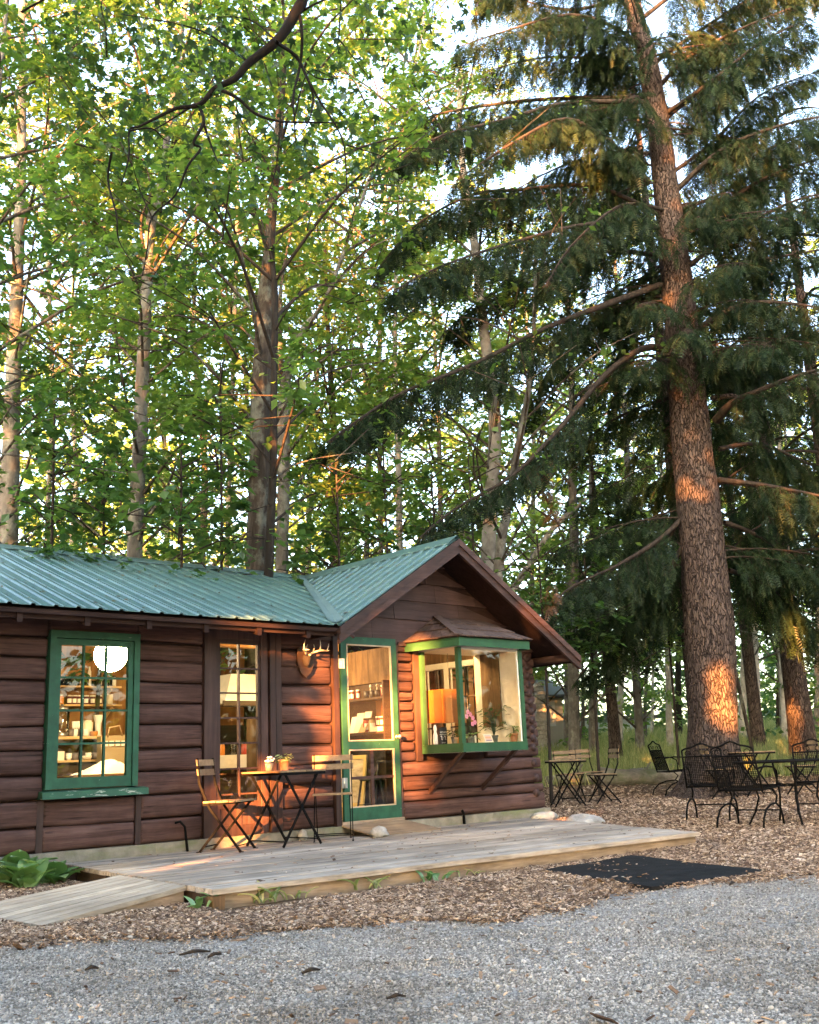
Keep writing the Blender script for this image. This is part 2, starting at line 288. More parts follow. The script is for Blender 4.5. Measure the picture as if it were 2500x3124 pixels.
# ------------------------------------------------------------------ mesh helpers
OFF = {}
class MB:
    def __init__(s): s.v = []; s.f = []; s.sm = []
    def add(s, vs, fs, smooth=False):
        b = len(s.v); s.v += [tuple(p) for p in vs]; s.f += [tuple(i+b for i in f) for f in fs]; s.sm += [smooth]*len(fs); return s
    def hexa(s, p): return s.add(p, [(0, 3, 2, 1), (4, 5, 6, 7), (0, 1, 5, 4), (1, 2, 6, 5), (2, 3, 7, 6), (3, 0, 4, 7)])
    def box(s, x0, x1, y0, y1, z0, z1):
        return s.hexa([(x0, y0, z0), (x1, y0, z0), (x1, y1, z0), (x0, y1, z0), (x0, y0, z1), (x1, y0, z1), (x1, y1, z1), (x0, y1, z1)])
    def bar(s, p, q, w, h=None, up=(0, 0, 1)):
        p, q = Vector(p), Vector(q); h = h or w; d = (q-p).normalized(); a = d.cross(Vector(up))
        if a.length < 1e-4: a = d.cross(Vector((1, 0, 0)))
        a.normalize(); b = a.cross(d); a *= w/2; b *= h/2
        return s.hexa([p-a-b, p+a-b, p+a+b, p-a+b, q-a-b, q+a-b, q+a+b, q-a+b])
    def tube(s, pts, rad, n=8, cap=True, smooth=True, wob=0, nf=3.):
        pts = [Vector(p) for p in pts]; m = len(pts)
        if not hasattr(rad, '__len__'): rad = [rad]*m
        vs = []; prev = None
        for i, p in enumerate(pts):
            d = (pts[min(i+1, m-1)] - pts[max(i-1, 0)]).normalized()
            if prev is None:
                a = d.cross(Vector((0, 0, 1)));  a = a if a.length > .05 else d.cross(Vector((0, 1, 0)))
            else: a = prev - d*prev.dot(d)
            a.normalize(); prev = a; b = d.cross(a)
            for k in range(n):
                t = 2*math.pi*k/n; o = a*math.cos(t) + b*math.sin(t); rr = rad[i]
                if wob: rr *= 1 + wob*mnoise.noise((p+o*rad[i])*nf)
                vs.append(p + o*rr)
        fs = [(i*n+k, i*n+(k+1) % n, (i+1)*n+(k+1) % n, (i+1)*n+k) for i in range(m-1) for k in range(n)]
        if cap: fs += [tuple(range(n-1, -1, -1)), tuple((m-1)*n+k for k in range(n))]
        return s.add(vs, fs, smooth)
    def lathe(s, c, prof, n=16, smooth=True, cap=True):
        vs = [(c[0]+r*math.cos(2*math.pi*k/n), c[1]+r*math.sin(2*math.pi*k/n), c[2]+z) for r, z in prof for k in range(n)]
        m = len(prof); fs = [(i*n+k, i*n+(k+1) % n, (i+1)*n+(k+1) % n, (i+1)*n+k) for i in range(m-1) for k in range(n)]
        if cap: fs += [tuple(range(n-1, -1, -1)), tuple((m-1)*n+k for k in range(n))]
        return s.add(vs, fs, smooth)
    def prism(s, poly, d):
        n = len(poly); d = Vector(d); vs = [Vector(p) for p in poly] + [Vector(p)+d for p in poly]
        return s.add(vs, [tuple(range(n-1, -1, -1)), tuple(range(n, 2*n))] + [(i, (i+1) % n, n+(i+1) % n, n+i) for i in range(n)])
    def blob(s, c, r, seed=0, n=12, m=8, amt=.25, nf=1.5, flat=0):
        vs = []; c = Vector(c)
        for i in range(m+1):
            th = math.pi*i/m
            for k in range(n):
                ph = 2*math.pi*k/n; o = Vector((math.sin(th)*math.cos(ph), math.sin(th)*math.sin(ph), math.cos(th)))
                q = 1 + amt*mnoise.noise(o*nf + Vector((seed*7.3, seed, 0))); vs.append(c + Vector((o.x*r[0]*q, o.y*r[1]*q, o.z*r[2]*q)))
        return s.add(vs, [(i*n+k, (i+1)*n+k, (i+1)*n+(k+1) % n, i*n+(k+1) % n) for i in range(m) for k in range(n)], True)
    def mesh(s, name, mat, smooth=None, c=(0, 0, 0)):
        me = bpy.data.meshes.new(name); c = Vector(c)
        me.from_pydata([Vector(p)-c for p in s.v], [], s.f)
        me.polygons.foreach_set('use_smooth', s.sm if smooth is None else [smooth]*len(s.f))
        me.materials.append(MATS[mat] if isinstance(mat, str) else mat); me.update(); return me
    def build(s, name, mat, parent=None, smooth=None, label=None, center=True):
        A = np.array([tuple(p) for p in s.v]); c = Vector((A.min(0)+A.max(0))/2) if center else Vector((0, 0, 0))
        me = s.mesh(name, mat, smooth, c); o = bpy.data.objects.new(name, me); col.objects.link(o)
        OFF[o.name] = c; po = Vector((0, 0, 0))
        if parent: o.parent = parent; po = OFF[parent.name]
        o.location = c - po
        if label: o['label'] = label
        return o
def tag(o, label, cat, group=None, kind=None):
    if label: o['label'] = label
    if cat: o['category'] = cat
    if group: o['group'] = group
    if kind: o['kind'] = kind
    return o
def struct(o): o['kind'] = 'structure'; return o
def thing(name, label, cat, loc=(0, 0, 0), group=None):
    o = bpy.data.objects.new(name, None); col.objects.link(o); o.location = loc; o.empty_display_size = .2
    OFF[o.name] = Vector(loc); return tag(o, label, cat, group)
def dup(root, loc, rz, label, group=None):
    r = root.copy(); col.objects.link(r); r.location = loc; r.rotation_euler = (0, 0, rz); r['label'] = label
    if group: r['group'] = group
    for ch in root.children:
        c = ch.copy(); col.objects.link(c); c.parent = r
        for g in ch.children: d = g.copy(); col.objects.link(d); d.parent = c
    return r
def tri_mesh(name, V, T, mat, rnd=None, parent=None, smooth=False):
    V = np.asarray(V, np.float32).reshape(-1, 3); T = np.asarray(T, np.int32).reshape(-1, 3)
    c = np.zeros(3, np.float32) if not len(V) else ((V.min(0)+V.max(0))/2).astype(np.float32)
    me = bpy.data.meshes.new(name); me.vertices.add(len(V)); me.vertices.foreach_set('co', (V-c).ravel())
    me.loops.add(len(T)*3); me.loops.foreach_set('vertex_index', T.ravel())
    me.polygons.add(len(T)); me.polygons.foreach_set('loop_start', np.arange(0, len(T)*3, 3, dtype=np.int32)); me.polygons.foreach_set('loop_total', np.full(len(T), 3, np.int32))
    me.polygons.foreach_set('use_smooth', np.full(len(T), smooth))
    if rnd is not None:
        a = me.attributes.new('rnd', 'FLOAT', 'POINT'); a.data.foreach_set('value', np.asarray(rnd, np.float32))
    me.materials.append(MATS[mat]); me.update(); me.validate()
    o = bpy.data.objects.new(name, me); col.objects.link(o); OFF[o.name] = Vector(c)
    po = Vector((0, 0, 0))
    if parent: o.parent = parent; po = OFF[parent.name]
    o.location = Vector(c) - po; return o
def place(TV, TT, M, T, rnd):
    """copies of a small template: M (n,3,3) columns = axes, T (n,3)"""
    n, k = len(T), len(TV); V = np.einsum('nij,kj->nki', M, TV) + T[:, None, :]
    F = (np.asarray(TT)[None] + (np.arange(n)*k)[:, None, None]).reshape(-1, 3)
    return V.reshape(-1, 3), F, np.repeat(rnd, k)
def frames(D, U):
    """axes matrix from direction D (length axis y) and rough normal U"""
    D = D/np.linalg.norm(D, axis=1, keepdims=True); X = np.cross(D, U); X /= np.linalg.norm(X, axis=1, keepdims=True)+1e-9; Z = np.cross(X, D)
    return np.stack([X, D, Z], axis=2)
class Soup:
    def __init__(s): s.V = []; s.F = []; s.R = []; s.n = 0
    def add(s, V, F, Rn): s.V.append(V); s.F.append(F+s.n); s.R.append(Rn); s.n += len(V)
    def build(s, name, mat, parent=None):
        if not s.V: return None
        return tri_mesh(name, np.concatenate(s.V), np.concatenate(s.F), mat, np.concatenate(s.R), parent)
def scatter_object(name, P, ROT, SCL, prim, mat, label, cat):
    """loose pieces nobody could count: one object, geometry nodes"""
    me = bpy.data.meshes.new(name); me.vertices.add(len(P)); me.vertices.foreach_set('co', np.asarray(P, np.float32).ravel())
    for nm, A in (('rot', ROT), ('scl', SCL)):
        a = me.attributes.new(nm, 'FLOAT_VECTOR', 'POINT'); a.data.foreach_set('vector', np.asarray(A, np.float32).ravel())
    me.materials.append(MATS[mat]); o = bpy.data.objects.new(name, me); col.objects.link(o); tag(o, label, cat, None, 'stuff')
    ng = bpy.data.node_groups.new(name+'_nodes', 'GeometryNodeTree')
    ng.interface.new_socket('Geometry', in_out='INPUT', socket_type='NodeSocketGeometry'); ng.interface.new_socket('Geometry', in_out='OUTPUT', socket_type='NodeSocketGeometry')
    gi = ng.nodes.new('NodeGroupInput'); go = ng.nodes.new('NodeGroupOutput'); ip = ng.nodes.new('GeometryNodeInstanceOnPoints')
    if prim == 'stone':
        pr = ng.nodes.new('GeometryNodeMeshIcoSphere'); pr.inputs['Subdivisions'].default_value = 1
    else: pr = ng.nodes.new('GeometryNodeMeshCube')
    sm = ng.nodes.new('GeometryNodeSetMaterial'); sm.inputs['Material'].default_value = MATS[mat]
    ng.links.new(pr.outputs[0], sm.inputs['Geometry']); ng.links.new(gi.outputs[0], ip.inputs['Points']); ng.links.new(sm.outputs[0], ip.inputs['Instance'])
    for nm, sk in (('rot', 'Rotation'), ('scl', 'Scale')):
        na = ng.nodes.new('GeometryNodeInputNamedAttribute'); na.data_type = 'FLOAT_VECTOR'; na.inputs['Name'].default_value = nm; ng.links.new(na.outputs[0], ip.inputs[sk])
    ng.links.new(ip.outputs[0], go.inputs[0]); md = o.modifiers.new('scatter', 'NODES'); md.node_group = ng; return o

# ------------------------------------------------------------------ ground
def gravel_edge(x):
    xs = [-12, -6, -5.06, -4.17, -3.37, -2.87, -1.93, -1.13, -.19, 1.5, 4, 20]; ys = [.5, -2.5, -3.2, -3.75, -4.4, -4.95, -4.95, -4.95, -5.3, -6.3, -7.4, -14]
    return float(np.interp(x, xs, ys))
def zone(x, y):
    n = mnoise.noise(Vector((x*1.1, y*1.1, 0)))*.26 + mnoise.noise(Vector((x*4, y*4, 3)))*.16
    gr = sstep(.34, -.34, y - gravel_edge(x) + n)
    t = .67*x + .74*y; w = mnoise.noise(Vector((x*.5, y*.5, 8)))
    right = .74*x - .67*y
    tf = sstep(9.9, 10.9, t + .5*w) * sstep(-12, -8, right)
    lt = sstep(24, 30, t + 2*w) if right > 0 else sstep(5, 7, t)
    return gr, tf*(1-lt), max(0, lt)
def axis(a, b, lo, hi, fine, mid, far):
    v = list(np.arange(a, b+1e-6, fine)); x = a; s = fine
    while x > lo: s = min(s*1.25, far); x -= s; v.insert(0, x)
    x = b; s = fine
    while x < hi: s = min(s*1.25, far); x += s; v.append(x)
    return v
gx = axis(-9, 12, -160, 260, .15, 1, 12); gy = axis(-10, 8, -160, 260, .15, 1, 12)
V = [(x, y, gz(x, y) + .012*mnoise.noise(Vector((x*3, y*3, 1)))) for y in gy for x in gx]
F = [(j*len(gx)+i, j*len(gx)+i+1, (j+1)*len(gx)+i+1, (j+1)*len(gx)+i) for j in range(len(gy)-1) for i in range(len(gx)-1)]
me = bpy.data.meshes.new('ground'); me.from_pydata(V, [], F); me.materials.append(MATS['ground_mix'])
za = me.color_attributes.new('zone', 'FLOAT_COLOR', 'POINT')
za.data.foreach_set('color', np.array([(*zone(x, y), 1) for x, y, z in V], np.float32).ravel())
me.polygons.foreach_set('use_smooth', [True]*len(F))
ground = struct(bpy.data.objects.new('ground', me)); col.objects.link(ground)

# ------------------------------------------------------------------ cabin
CAB = thing('log_cabin', 'brown log cabin with green metal roof, green trim and lit windows', 'cabin', (-.2, 1.5, -.25))
EY, EZ, RY, RZ, WX = -.5, 2.05, 2.6, 3.19, 1.436      # eave, ridge, wing ridge x
SL = (RZ-EZ)/(RY-EY); SW = .629                       # roof slopes
def zl(y): return EZ + SL*(y-EY)
def zw(x): return RZ - SW*abs(x-WX)
def log(x0, x1, z0, z1, depth=.06, yb=.07, seed=0, round_end=(1, 1), name='log', sag=.022, mat='log_brown'):
    """one wall log: a bellied face, a little crooked, softened ends"""
    m = MB(); L = x1-x0; n = max(3, int(L/.22)); prof = []
    K = 7
    st = [0, .012, .035] + [i/n for i in range(1, n)] if L > .5 else [0, .03, .08, .3, .5, .7]
    ts = sorted(set([t*L if L <= .5 else t*L for t in st] + [0]))
    ts = [0, .008, .03] + [L*i/n for i in range(1, n)] + [L-.03, L-.008, L]
    vs = []
    for t in ts:
        e = 1.
        for k, q in ((0, t), (1, L-t)):
            if round_end[k] and q < .035: e = min(e, .62 + .38*math.sqrt(max(0, 1-(1-q/.035)**2)))
        X = x0+t; h = (z1-z0)
        a = sag*mnoise.noise(Vector((X*1.1, seed*3.1, 1))); b = sag*mnoise.noise(Vector((X*1.1, seed*3.1+3.1, 1)))
        for i in range(K+1):
            th = math.pi*i/K
            zz = (z0+z1)/2 - math.cos(th)*(h/2-.003)*(.93+.07*e) + (a if i < K/2 else b)*abs(math.cos(th))
            dd = depth*math.sin(th)**.27*e*(1+.10*mnoise.noise(Vector((X*2.2, zz*9, seed))))
            vs.append((X, yb-dd, zz))
    c = K+1; fs = [(j*c+i, j*c+i+1, (j+1)*c+i+1, (j+1)*c+i) for j in range(len(ts)-1) for i in range(K)]
    fs += [tuple(range(K, -1, -1)), tuple((len(ts)-1)*c+i for i in range(K+1))]
    fs += [(j*c+K, j*c, (j+1)*c, (j+1)*c+K) for j in range(len(ts)-1)]
    m.add(vs, fs, True); return m.build(name, mat, CAB)
JL = [-.03, .19, .415, .63, .845, 1.065, 1.27, 1.475, 1.68, 1.86, 2.06]
sd = 0
for z0, z1 in zip(JL, JL[1:]):
    segs = [(-7.2, -3.36)]
    if z1 < .43: segs = [(-7.2, -3.405), (-3.345, -2.455), (-2.40, -1.735)]
    elif z0 > 1.85: segs += [(-3.36, -2.46), (-2.46, -1.735)]
    else: segs += [(-2.46, -1.735)]
    segs += [(-.80, -.105)]
    for a, b in segs:
        sd += 1; o = random.uniform(-.006, .006)
        log(a, b, z0+(o if z0 > 0 else 0), z1+o, .06+random.uniform(-.006, .008), .07, sd, (a > -3.5, b > -3.4))
# wing: four thick logs below the bay, thin logs beside it
JW = [-.03, .178, .285, .463, .62]
for i, (z0, z1) in enumerate(zip(JW, JW[1:])): sd += 1; log(.89, 3.33-.012*i, z0, z1, .075, .08, sd, (1, 1), sag=.02)
nz = 12
for i in range(nz):
    z0 = .62+i*(2.0-.62)/nz; z1 = z0+(2.0-.62)/nz; sd += 1
    o = random.uniform(-.012, .012)
    log(.87, 1.115+random.uniform(-.01, .005), z0, z1, .075, .08, sd, (0, 1)); sd += 1
    log(2.30, 3.27+random.uniform(-.03, .02), z0+o, z1+o, .075, .08, sd, (0, 1))
# crossing ends of the side-wall logs at the corner
zc = -.02; i = 0
while zc < 1.95:
    h = .19 if zc < .6 else .115; r = min(.052, h*.46)
    m = MB(); cx = 3.16 - .03*(zc/2) + random.uniform(-.012, .012)
    yy = -.012+random.uniform(-.006, .006); m.tube([(cx, yy, zc+h*.95), (cx, .3, zc+h*.95), (cx, 5.0, zc+h*.95)], [r*.95, r, r], 10)
    m.build('log_end', 'log_core', CAB); zc += h
# sheathing behind the logs, floor, inner walls, ceilings (one room under both wings)
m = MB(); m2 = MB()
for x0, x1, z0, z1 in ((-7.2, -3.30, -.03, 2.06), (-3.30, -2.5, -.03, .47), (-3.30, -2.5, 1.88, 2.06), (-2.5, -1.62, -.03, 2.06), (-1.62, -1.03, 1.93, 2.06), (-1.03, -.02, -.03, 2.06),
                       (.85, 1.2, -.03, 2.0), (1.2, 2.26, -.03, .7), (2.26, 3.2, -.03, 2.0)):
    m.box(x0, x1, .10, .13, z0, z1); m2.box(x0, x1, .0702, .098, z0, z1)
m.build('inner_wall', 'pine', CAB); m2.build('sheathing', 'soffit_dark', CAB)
MB().box(-7.2, 3.1, 4.95, 5.05, -.03, 3.1).build('back_wall', 'pine', CAB)
MB().box(-7.3, -7.2, 0, 5.05, -.03, 3.2).build('side_wall', 'old_board', CAB)
m = MB()   # right wall with the opening of a window
for y0, y1, z0, z1 in ((.13, .69, -.03, 2.6), (1.85, 4.95, -.03, 2.6), (.69, 1.85, -.03, .69), (.69, 1.85, 1.88, 2.6)): m.box(3.0, 3.05, y0, y1, z0, z1)
m.build('side_wall', 'old_board', CAB)
MB().box(-7.2, 3.2, .02, 5.0, -.16, -.04).build('floor', 'dark_wood', CAB)
# foundation
m = MB()
for i in range(30):
    x0 = -7.2 + i*.352; x1 = x0+.352; j = .012*mnoise.noise(Vector((x0*2, 0, 0)))
    m.box(x0, x1, -.035+j, .1, -.4, -.032+.012*mnoise.noise(Vector((x0, 4, 0))))
m.build('foundation', 'concrete', CAB)
# trims: upright boards by the openings
def board(x0, x1, z0, z1, y0=-.02, y1=.075, name='trim_board', mat='trim_brown', y=None): return MB().box(x0, x1, y0, y1, z0, z1).build(name, mat, CAB)
for x0, x1 in ((-3.405, -3.345), (-2.455, -2.40)): board(x0, x1, -.03, .41, .012)
board(-1.735, -1.60, -.03, 2.04, -.012); board(-1.06, -.975, -.03, 2.04, -.012); board(-.955, -.885, -.03, 2.04, -.03); board(-.868, -.80, -.03, 2.04, -.012)
board(-.105, -.035, -.03, 2.03, -.025); board(-1.60, -1.06, 1.935, 2.04, -.006); board(.845, .872, -.03, 2.03, -.0)
board(1.115, 1.2, .62, 1.99, -.01)

# window with twelve panes
WIN = MB()
x0, x1, z0, z1 = -3.355, -2.46, .505, 1.93; wf = .058
for a in ((x0, x0+wf, z0, z1), (x1-wf, x1, z0, z1), (x0+wf, x1-wf, z1-wf-.01, z1)): WIN.box(a[0], a[1], -.03, .08, a[2], a[3])
WIN.box(x0+.02, x1-.02, .034, .075, z1-.12, z1-.02).box(x0+.02, x1-.02, .034, .075, z0+.001, z0+.06).box(x0+.02, x0+wf+.03, .034, .075, z0+.061, z1-.121).box(x1-wf-.03, x1-.02, .034, .075, z0+.061, z1-.121)
WIN = WIN.build('window', 'green_paint', CAB)
sx0, sx1, sz0, sz1 = x0+wf+.004, x1-wf-.004, .509, z1-wf-.016; sf = .05
m = MB()
m.box(sx0, sx0+sf, -.012, .03, sz0, sz1).box(sx1-sf, sx1, -.012, .03, sz0, sz1).box(sx0+sf, sx1-sf, -.012, .03, sz1-.055, sz1).box(sx0+sf, sx1-sf, -.012, .03, sz0, sz0+.095)
m.build('sash', 'green_paint', WIN)
px0, px1, pz0, pz1 = sx0+sf, sx1-sf, sz0+.095, sz1-.055
for i in (1, 2): x = px0+(px1-px0)*i/3; MB().box(x-.009, x+.009, -.008, .024, pz0, pz1).build('muntin', 'green_paint', WIN)
for i in (1, 2, 3): z = pz0+(pz1-pz0)*i/4; MB().box(px0, px1, -.006, .022, z-.009, z+.009).build('muntin', 'green_paint', WIN)
for i in range(3):
    for j in range(4):
        a = px0+(px1-px0)*i/3+.009; b = px0+(px1-px0)*(i+1)/3-.009; c = pz0+(pz1-pz0)*j/4+.009; d = pz0+(pz1-pz0)*(j+1)/4-.009
        t = random.uniform(-.0012, .0012)
        MB().add([(a, .010+t, c), (b, .010-t, c), (b, .010, d), (a, .010+t, d)], [(0, 1, 2, 3)]).build('pane', 'pane_old', WIN)
m = MB(); m.hexa([(-3.40, -.085, .425), (-2.375, -.085, .425), (-2.375, .075, .425), (-3.40, .075, .425), (-3.40, -.08, .485), (-2.375, -.08, .485), (-2.375, .075, .503), (-3.40, .075, .503)])
m.build('sill', 'green_sill', WIN)

# brown glazed door (french window)
FD = MB(); a0, a1 = -1.60, -1.06
FD.box(a0, -1.548, .0, .04, -.03, 1.935).box(-1.093, a1, .0, .04, -.03, 1.935).box(-1.548, -1.093, .0, .04, 1.885, 1.935).box(-1.548, -1.093, .0, .04, .235, .30).box(-1.548, -1.093, .0, .04, -.03, .075)
FD = FD.build('glazed_door', 'trim_brown', CAB)
MB().box(-1.329, -1.312, -.002, .034, .30, 1.885).build('muntin', 'trim_brown', FD); MB().box(-1.345, -1.296, .002, .038, .075, .235).build('stile', 'trim_brown', FD)
zr = [.30, .372, .622, .875, 1.128, 1.38, 1.632, 1.885]
for z in zr[1:-1]: MB().box(-1.548, -1.093, .0005, .033, z-.008, z+.008).build('muntin', 'trim_brown', FD)
for c, d in zip(zr, zr[1:]):
    for a, b in ((-1.548, -1.329), (-1.312, -1.093)):
        t = random.uniform(-.001, .001)
        MB().add([(a, .016+t, c), (b, .016-t, c), (b, .016, d), (a, .016, d)], [(0, 1, 2, 3)]).build('pane', 'pane_old', FD)
for a, b in ((-1.548, -1.345), (-1.296, -1.093)): MB().box(a, b, .014, .028, .075, .235).build('panel', 'trim_brown', FD)

# green screen door
SD = MB(); dw = .83
SD.box(.004, .085, -.022, .012, .012, 2.03).box(dw-.085, dw-.004, -.022, .012, .012, 2.03).box(.085, dw-.085, -.022, .012, 1.945, 2.03).box(.085, dw-.085, -.022, .012, .012, .15).box(.085, dw-.085, -.022, .012, .775, .865)
SD = SD.build('screen_door', 'green_paint', CAB)
for za, zb in ((.15, .775), (.865, 1.945)):
    m = MB(); e = .014
    m.box(.085, .085+e, -.026, -.004, za, zb).box(dw-.085-e, dw-.085, -.026, -.004, za, zb).box(.085+e, dw-.085-e, -.026, -.004, zb-e, zb).box(.085+e, dw-.085-e, -.026, -.004, za, za+e)
    m.build('bead', 'cream_edge', SD)
MB().add([(.099, -.008, .879), (dw-.099, -.008, .879), (dw-.099, -.008, 1.931), (.099, -.008, 1.931)], [(0, 1, 2, 3)]).build('screen', 'screen_mesh', SD)
MB().box(.397, .437, -.018, .004, .164, .761).build('muntin', 'rake_brown', SD); MB().box(.099, .731, -.016, .002, .452, .482).build('muntin', 'rake_brown', SD)
for a, b in ((.099, .397), (.437, .731)):
    for c, d in ((.164, .452), (.482, .761)): MB().add([(a, -.006, c), (b, -.006, c), (b, -.006, d), (a, -.006, d)], [(0, 1, 2, 3)]).build('pane', 'pane_glass', SD)
MB().lathe((0, 0, 0), [(.008, 0), (.008, .03), (.024, .035), (.028, .05), (.02, .065), (.003, .07)], 14).mesh
kn = MB().lathe((0, 0, 0), [(.024, 0), (.024, .006), (.008, .008), (.008, .03), (.022, .036), (.027, .05), (.02, .064), (.003, .068)], 14)
kn.v = [(x+.795, -.022-z, y+.905) for x, y, z in kn.v]; kn.build('knob', 'steel', SD)
for z in (1.72, .42): m = MB().box(-.03, .045, -.034, -.023, z-.055, z+.055).tube([(.004, -.036, z-.056), (.004, -.036, z+.056)], .008, 8); m.build('hinge', 'steel' if z < 1 else 'bare_white', SD)
MB().box(-.03, .86, -.03, .06, -.03, .011).build('threshold', 'fascia_wood', CAB)

# gable siding: four lapped courses of upright boards
zg = [1.99, 2.29, 2.52, 2.745, 2.97, 3.12]
for i, (z0, z1) in enumerate(zip(zg, zg[1:])):
    hw = lambda z: max(.02, (RZ-.12-z)/SW)
    x = WX-hw(z0)-.12
    xe = WX+hw(z0)+.12
    while x < xe-.02:
        w = random.uniform(.55, 1.2); b = min(x+w, xe)
        pts = []
        for X, Z in ((x+.002, z0-.012), (b-.002, z0-.012), (b-.002, z1), (x+.002, z1)):
            pts.append((X, Z))
        # trim the board under the rake line
        top = lambda X: RZ-.07-SW*abs(X-WX)
        pl = [(pts[0][0], min(pts[0][1], top(pts[0][0])))]
        xs = [x+.002] + ([WX] if x < WX < b else []) + [b-.002]
        poly = [(X, z0-.012) for X in xs] + [(X, max(z0-.01, min(z1, top(X)))) for X in reversed(xs)]
        if max(q[1] for q in poly) - z0 > .02:
            t = random.uniform(0, .004)
            mm = MB(); nn = len(poly)
            fr = [(X, (.0 if Z < z0 else .02)-t, Z) for X, Z in poly]; bk = [(X, .035, Z) for X, Z in poly]
            mm.add(fr+bk, [tuple(range(nn)), tuple(range(2*nn-1, nn-1, -1))] + [(q, nn+q, nn+(q+1) % nn, (q+1) % nn) for q in range(nn)])
            mm.build('siding_board', 'board_brown', CAB)
        x = b
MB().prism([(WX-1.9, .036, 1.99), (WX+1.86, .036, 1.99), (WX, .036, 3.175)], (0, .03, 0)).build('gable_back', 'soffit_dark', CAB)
MB().box(.87, 3.22, -.025, .06, 1.955, 2.0).build('band_board', 'rake_brown', CAB)

# ------------------------------------------------------------------ roof: ribbed metal panels, ridge caps, valley
RIB, PW = .205, .82
def rib_profile():
    p = []
    for k in range(4):
        s = k*RIB; p += [(s, 0), (s+.055, 0), (s+.066, .017), (s+.094, .017), (s+.105, 0), (s+.150, .0), (s+.153, .005), (s+.159, .005), (s+.162, 0)]
    return p + [(PW, 0)]
RP = rib_profile()
def valx(y): return -.43 + (1.42+.43)*(y-EY)/(RY-EY)        # plan line of the valley
def clip_strip(pts, fn_lo, fn_hi, fold):
    """panel sheet from profile points (s, h): low edge fn_lo(s), high edge fn_hi(s)"""
    vs = []; fs = []
    for s_, h in pts: vs.append(fold(s_, fn_lo(s_), h)); vs.append(fold(s_, fn_hi(s_), h))
    n = len(vs)
    fs = [(2*i, 2*i+2, 2*i+3, 2*i+1) for i in range(len(pts)-1)]
    # thickness
    nrm = Vector((0, 0, -.004)); vs2 = [Vector(v)+nrm for v in vs]
    fs2 = [(a+n, d+n, c+n, b+n) for a, b, c, d in fs]
    ed = [(2*i+n, 2*i+2+n, 2*i+2, 2*i) for i in range(len(pts)-1)]
    return vs+vs2, fs+fs2+ed
x = -7.3
while x < 1.4:
    pts = []
    for s_, h in RP:
        X = x+s_
        if X > 1.43: break
        pts.append((X, h))
    def lo(X): return EY-.03 if X < -.43 else EY + (X+.43)/(1.85)*(RY-EY) + .06
    hi = lambda X: RY
    pts = [q for q in pts if lo(q[0]) < RY-.02]
    if len(pts) > 2:
        nx = Vector((0, -SL, 1)).normalized()
        fold = lambda X, Y, h: Vector((X, Y, zl(Y)+.03)) + nx*h
        v, f = clip_strip(pts, lo, hi, fold); MB().add(v, f).build('roof_panel', 'roof_metal', CAB)
    x += PW
# back slope of the long wing (unseen from the front, keeps the roof closed)
MB().hexa([(-7.3, RY, RZ), (1.45, RY, RZ), (1.45, 5.5, RZ-SL*2.9), (-7.3, 5.5, RZ-SL*2.9), (-7.3, RY, RZ+.03), (1.45, RY, RZ+.03), (1.45, 5.5, RZ-SL*2.9+.03), (-7.3, 5.5, RZ-SL*2.9+.03)]).build('roof_deck', 'roof_metal', CAB)
# wing slopes: left one runs from the valley, right one straight
for side in (-1, 1):
    y = EY-.04
    while y < 5.4:
        pts = [(y+s_, h) for s_, h in RP if y+s_ < 5.45]
        nx = Vector((side*SW, 0, 1)).normalized()
        if side < 0:
            lo = lambda Y: (-.43 + 1.85*(Y-EY)/(RY-EY) + .035) if Y > EY else -.40
            hi = lambda Y: WX
            pts = [q for q in pts if lo(q[0]) < WX-.02]
        else: lo = lambda Y: 3.56; hi = lambda Y: WX
        if len(pts) > 2:
            fold = lambda Y, X, h: Vector((X, Y, zw(X)+.03)) + nx*h
            v, f = clip_strip(pts, lo, hi, fold)
            if side > 0: f = [tuple(reversed(q)) for q in f]
            MB().add(v, f).build('roof_panel', 'roof_metal', CAB)
        y += PW
# ridge caps in lengths, with the dark closure gap below
x = -7.3
while x < 1.3:
    b = min(x+2.44, 1.42); m = MB(); w = .15; t = .058
    m.add([(x, RY-w, RZ+t-SL*w), (b, RY-w, RZ+t-SL*w), (b, RY, RZ+t+.012), (x, RY, RZ+t+.012), (b, RY+w, RZ+t-SL*w), (x, RY+w, RZ+t-SL*w), (x, RY-w, RZ+t-SL*w-.014), (b, RY-w, RZ+t-SL*w-.014)],
          [(0, 1, 2, 3), (3, 2, 4, 5), (6, 7, 1, 0)]); m.build('ridge_cap', 'roof_metal', CAB); x = b-.05 if b < 1.4 else 2
y = EY-.03
while y < 5.2:
    b = min(y+1.55, 5.4); m = MB(); w = .15; t = .058
    m.add([(WX-w, y, RZ+t-SW*w), (WX-w, b, RZ+t-SW*w), (WX, b, RZ+t+.01), (WX, y, RZ+t+.01), (WX+w, b, RZ+t-SW*w), (WX+w, y, RZ+t-SW*w), (WX-w, y, RZ+t-SW*w-.014), (WX-w, b, RZ+t-SW*w-.014)],
          [(0, 3, 2, 1), (3, 5, 4, 2), (0, 1, 7, 6)]); m.build('ridge_cap', 'roof_metal', CAB); y = b-.03 if b < 5.3 else 9
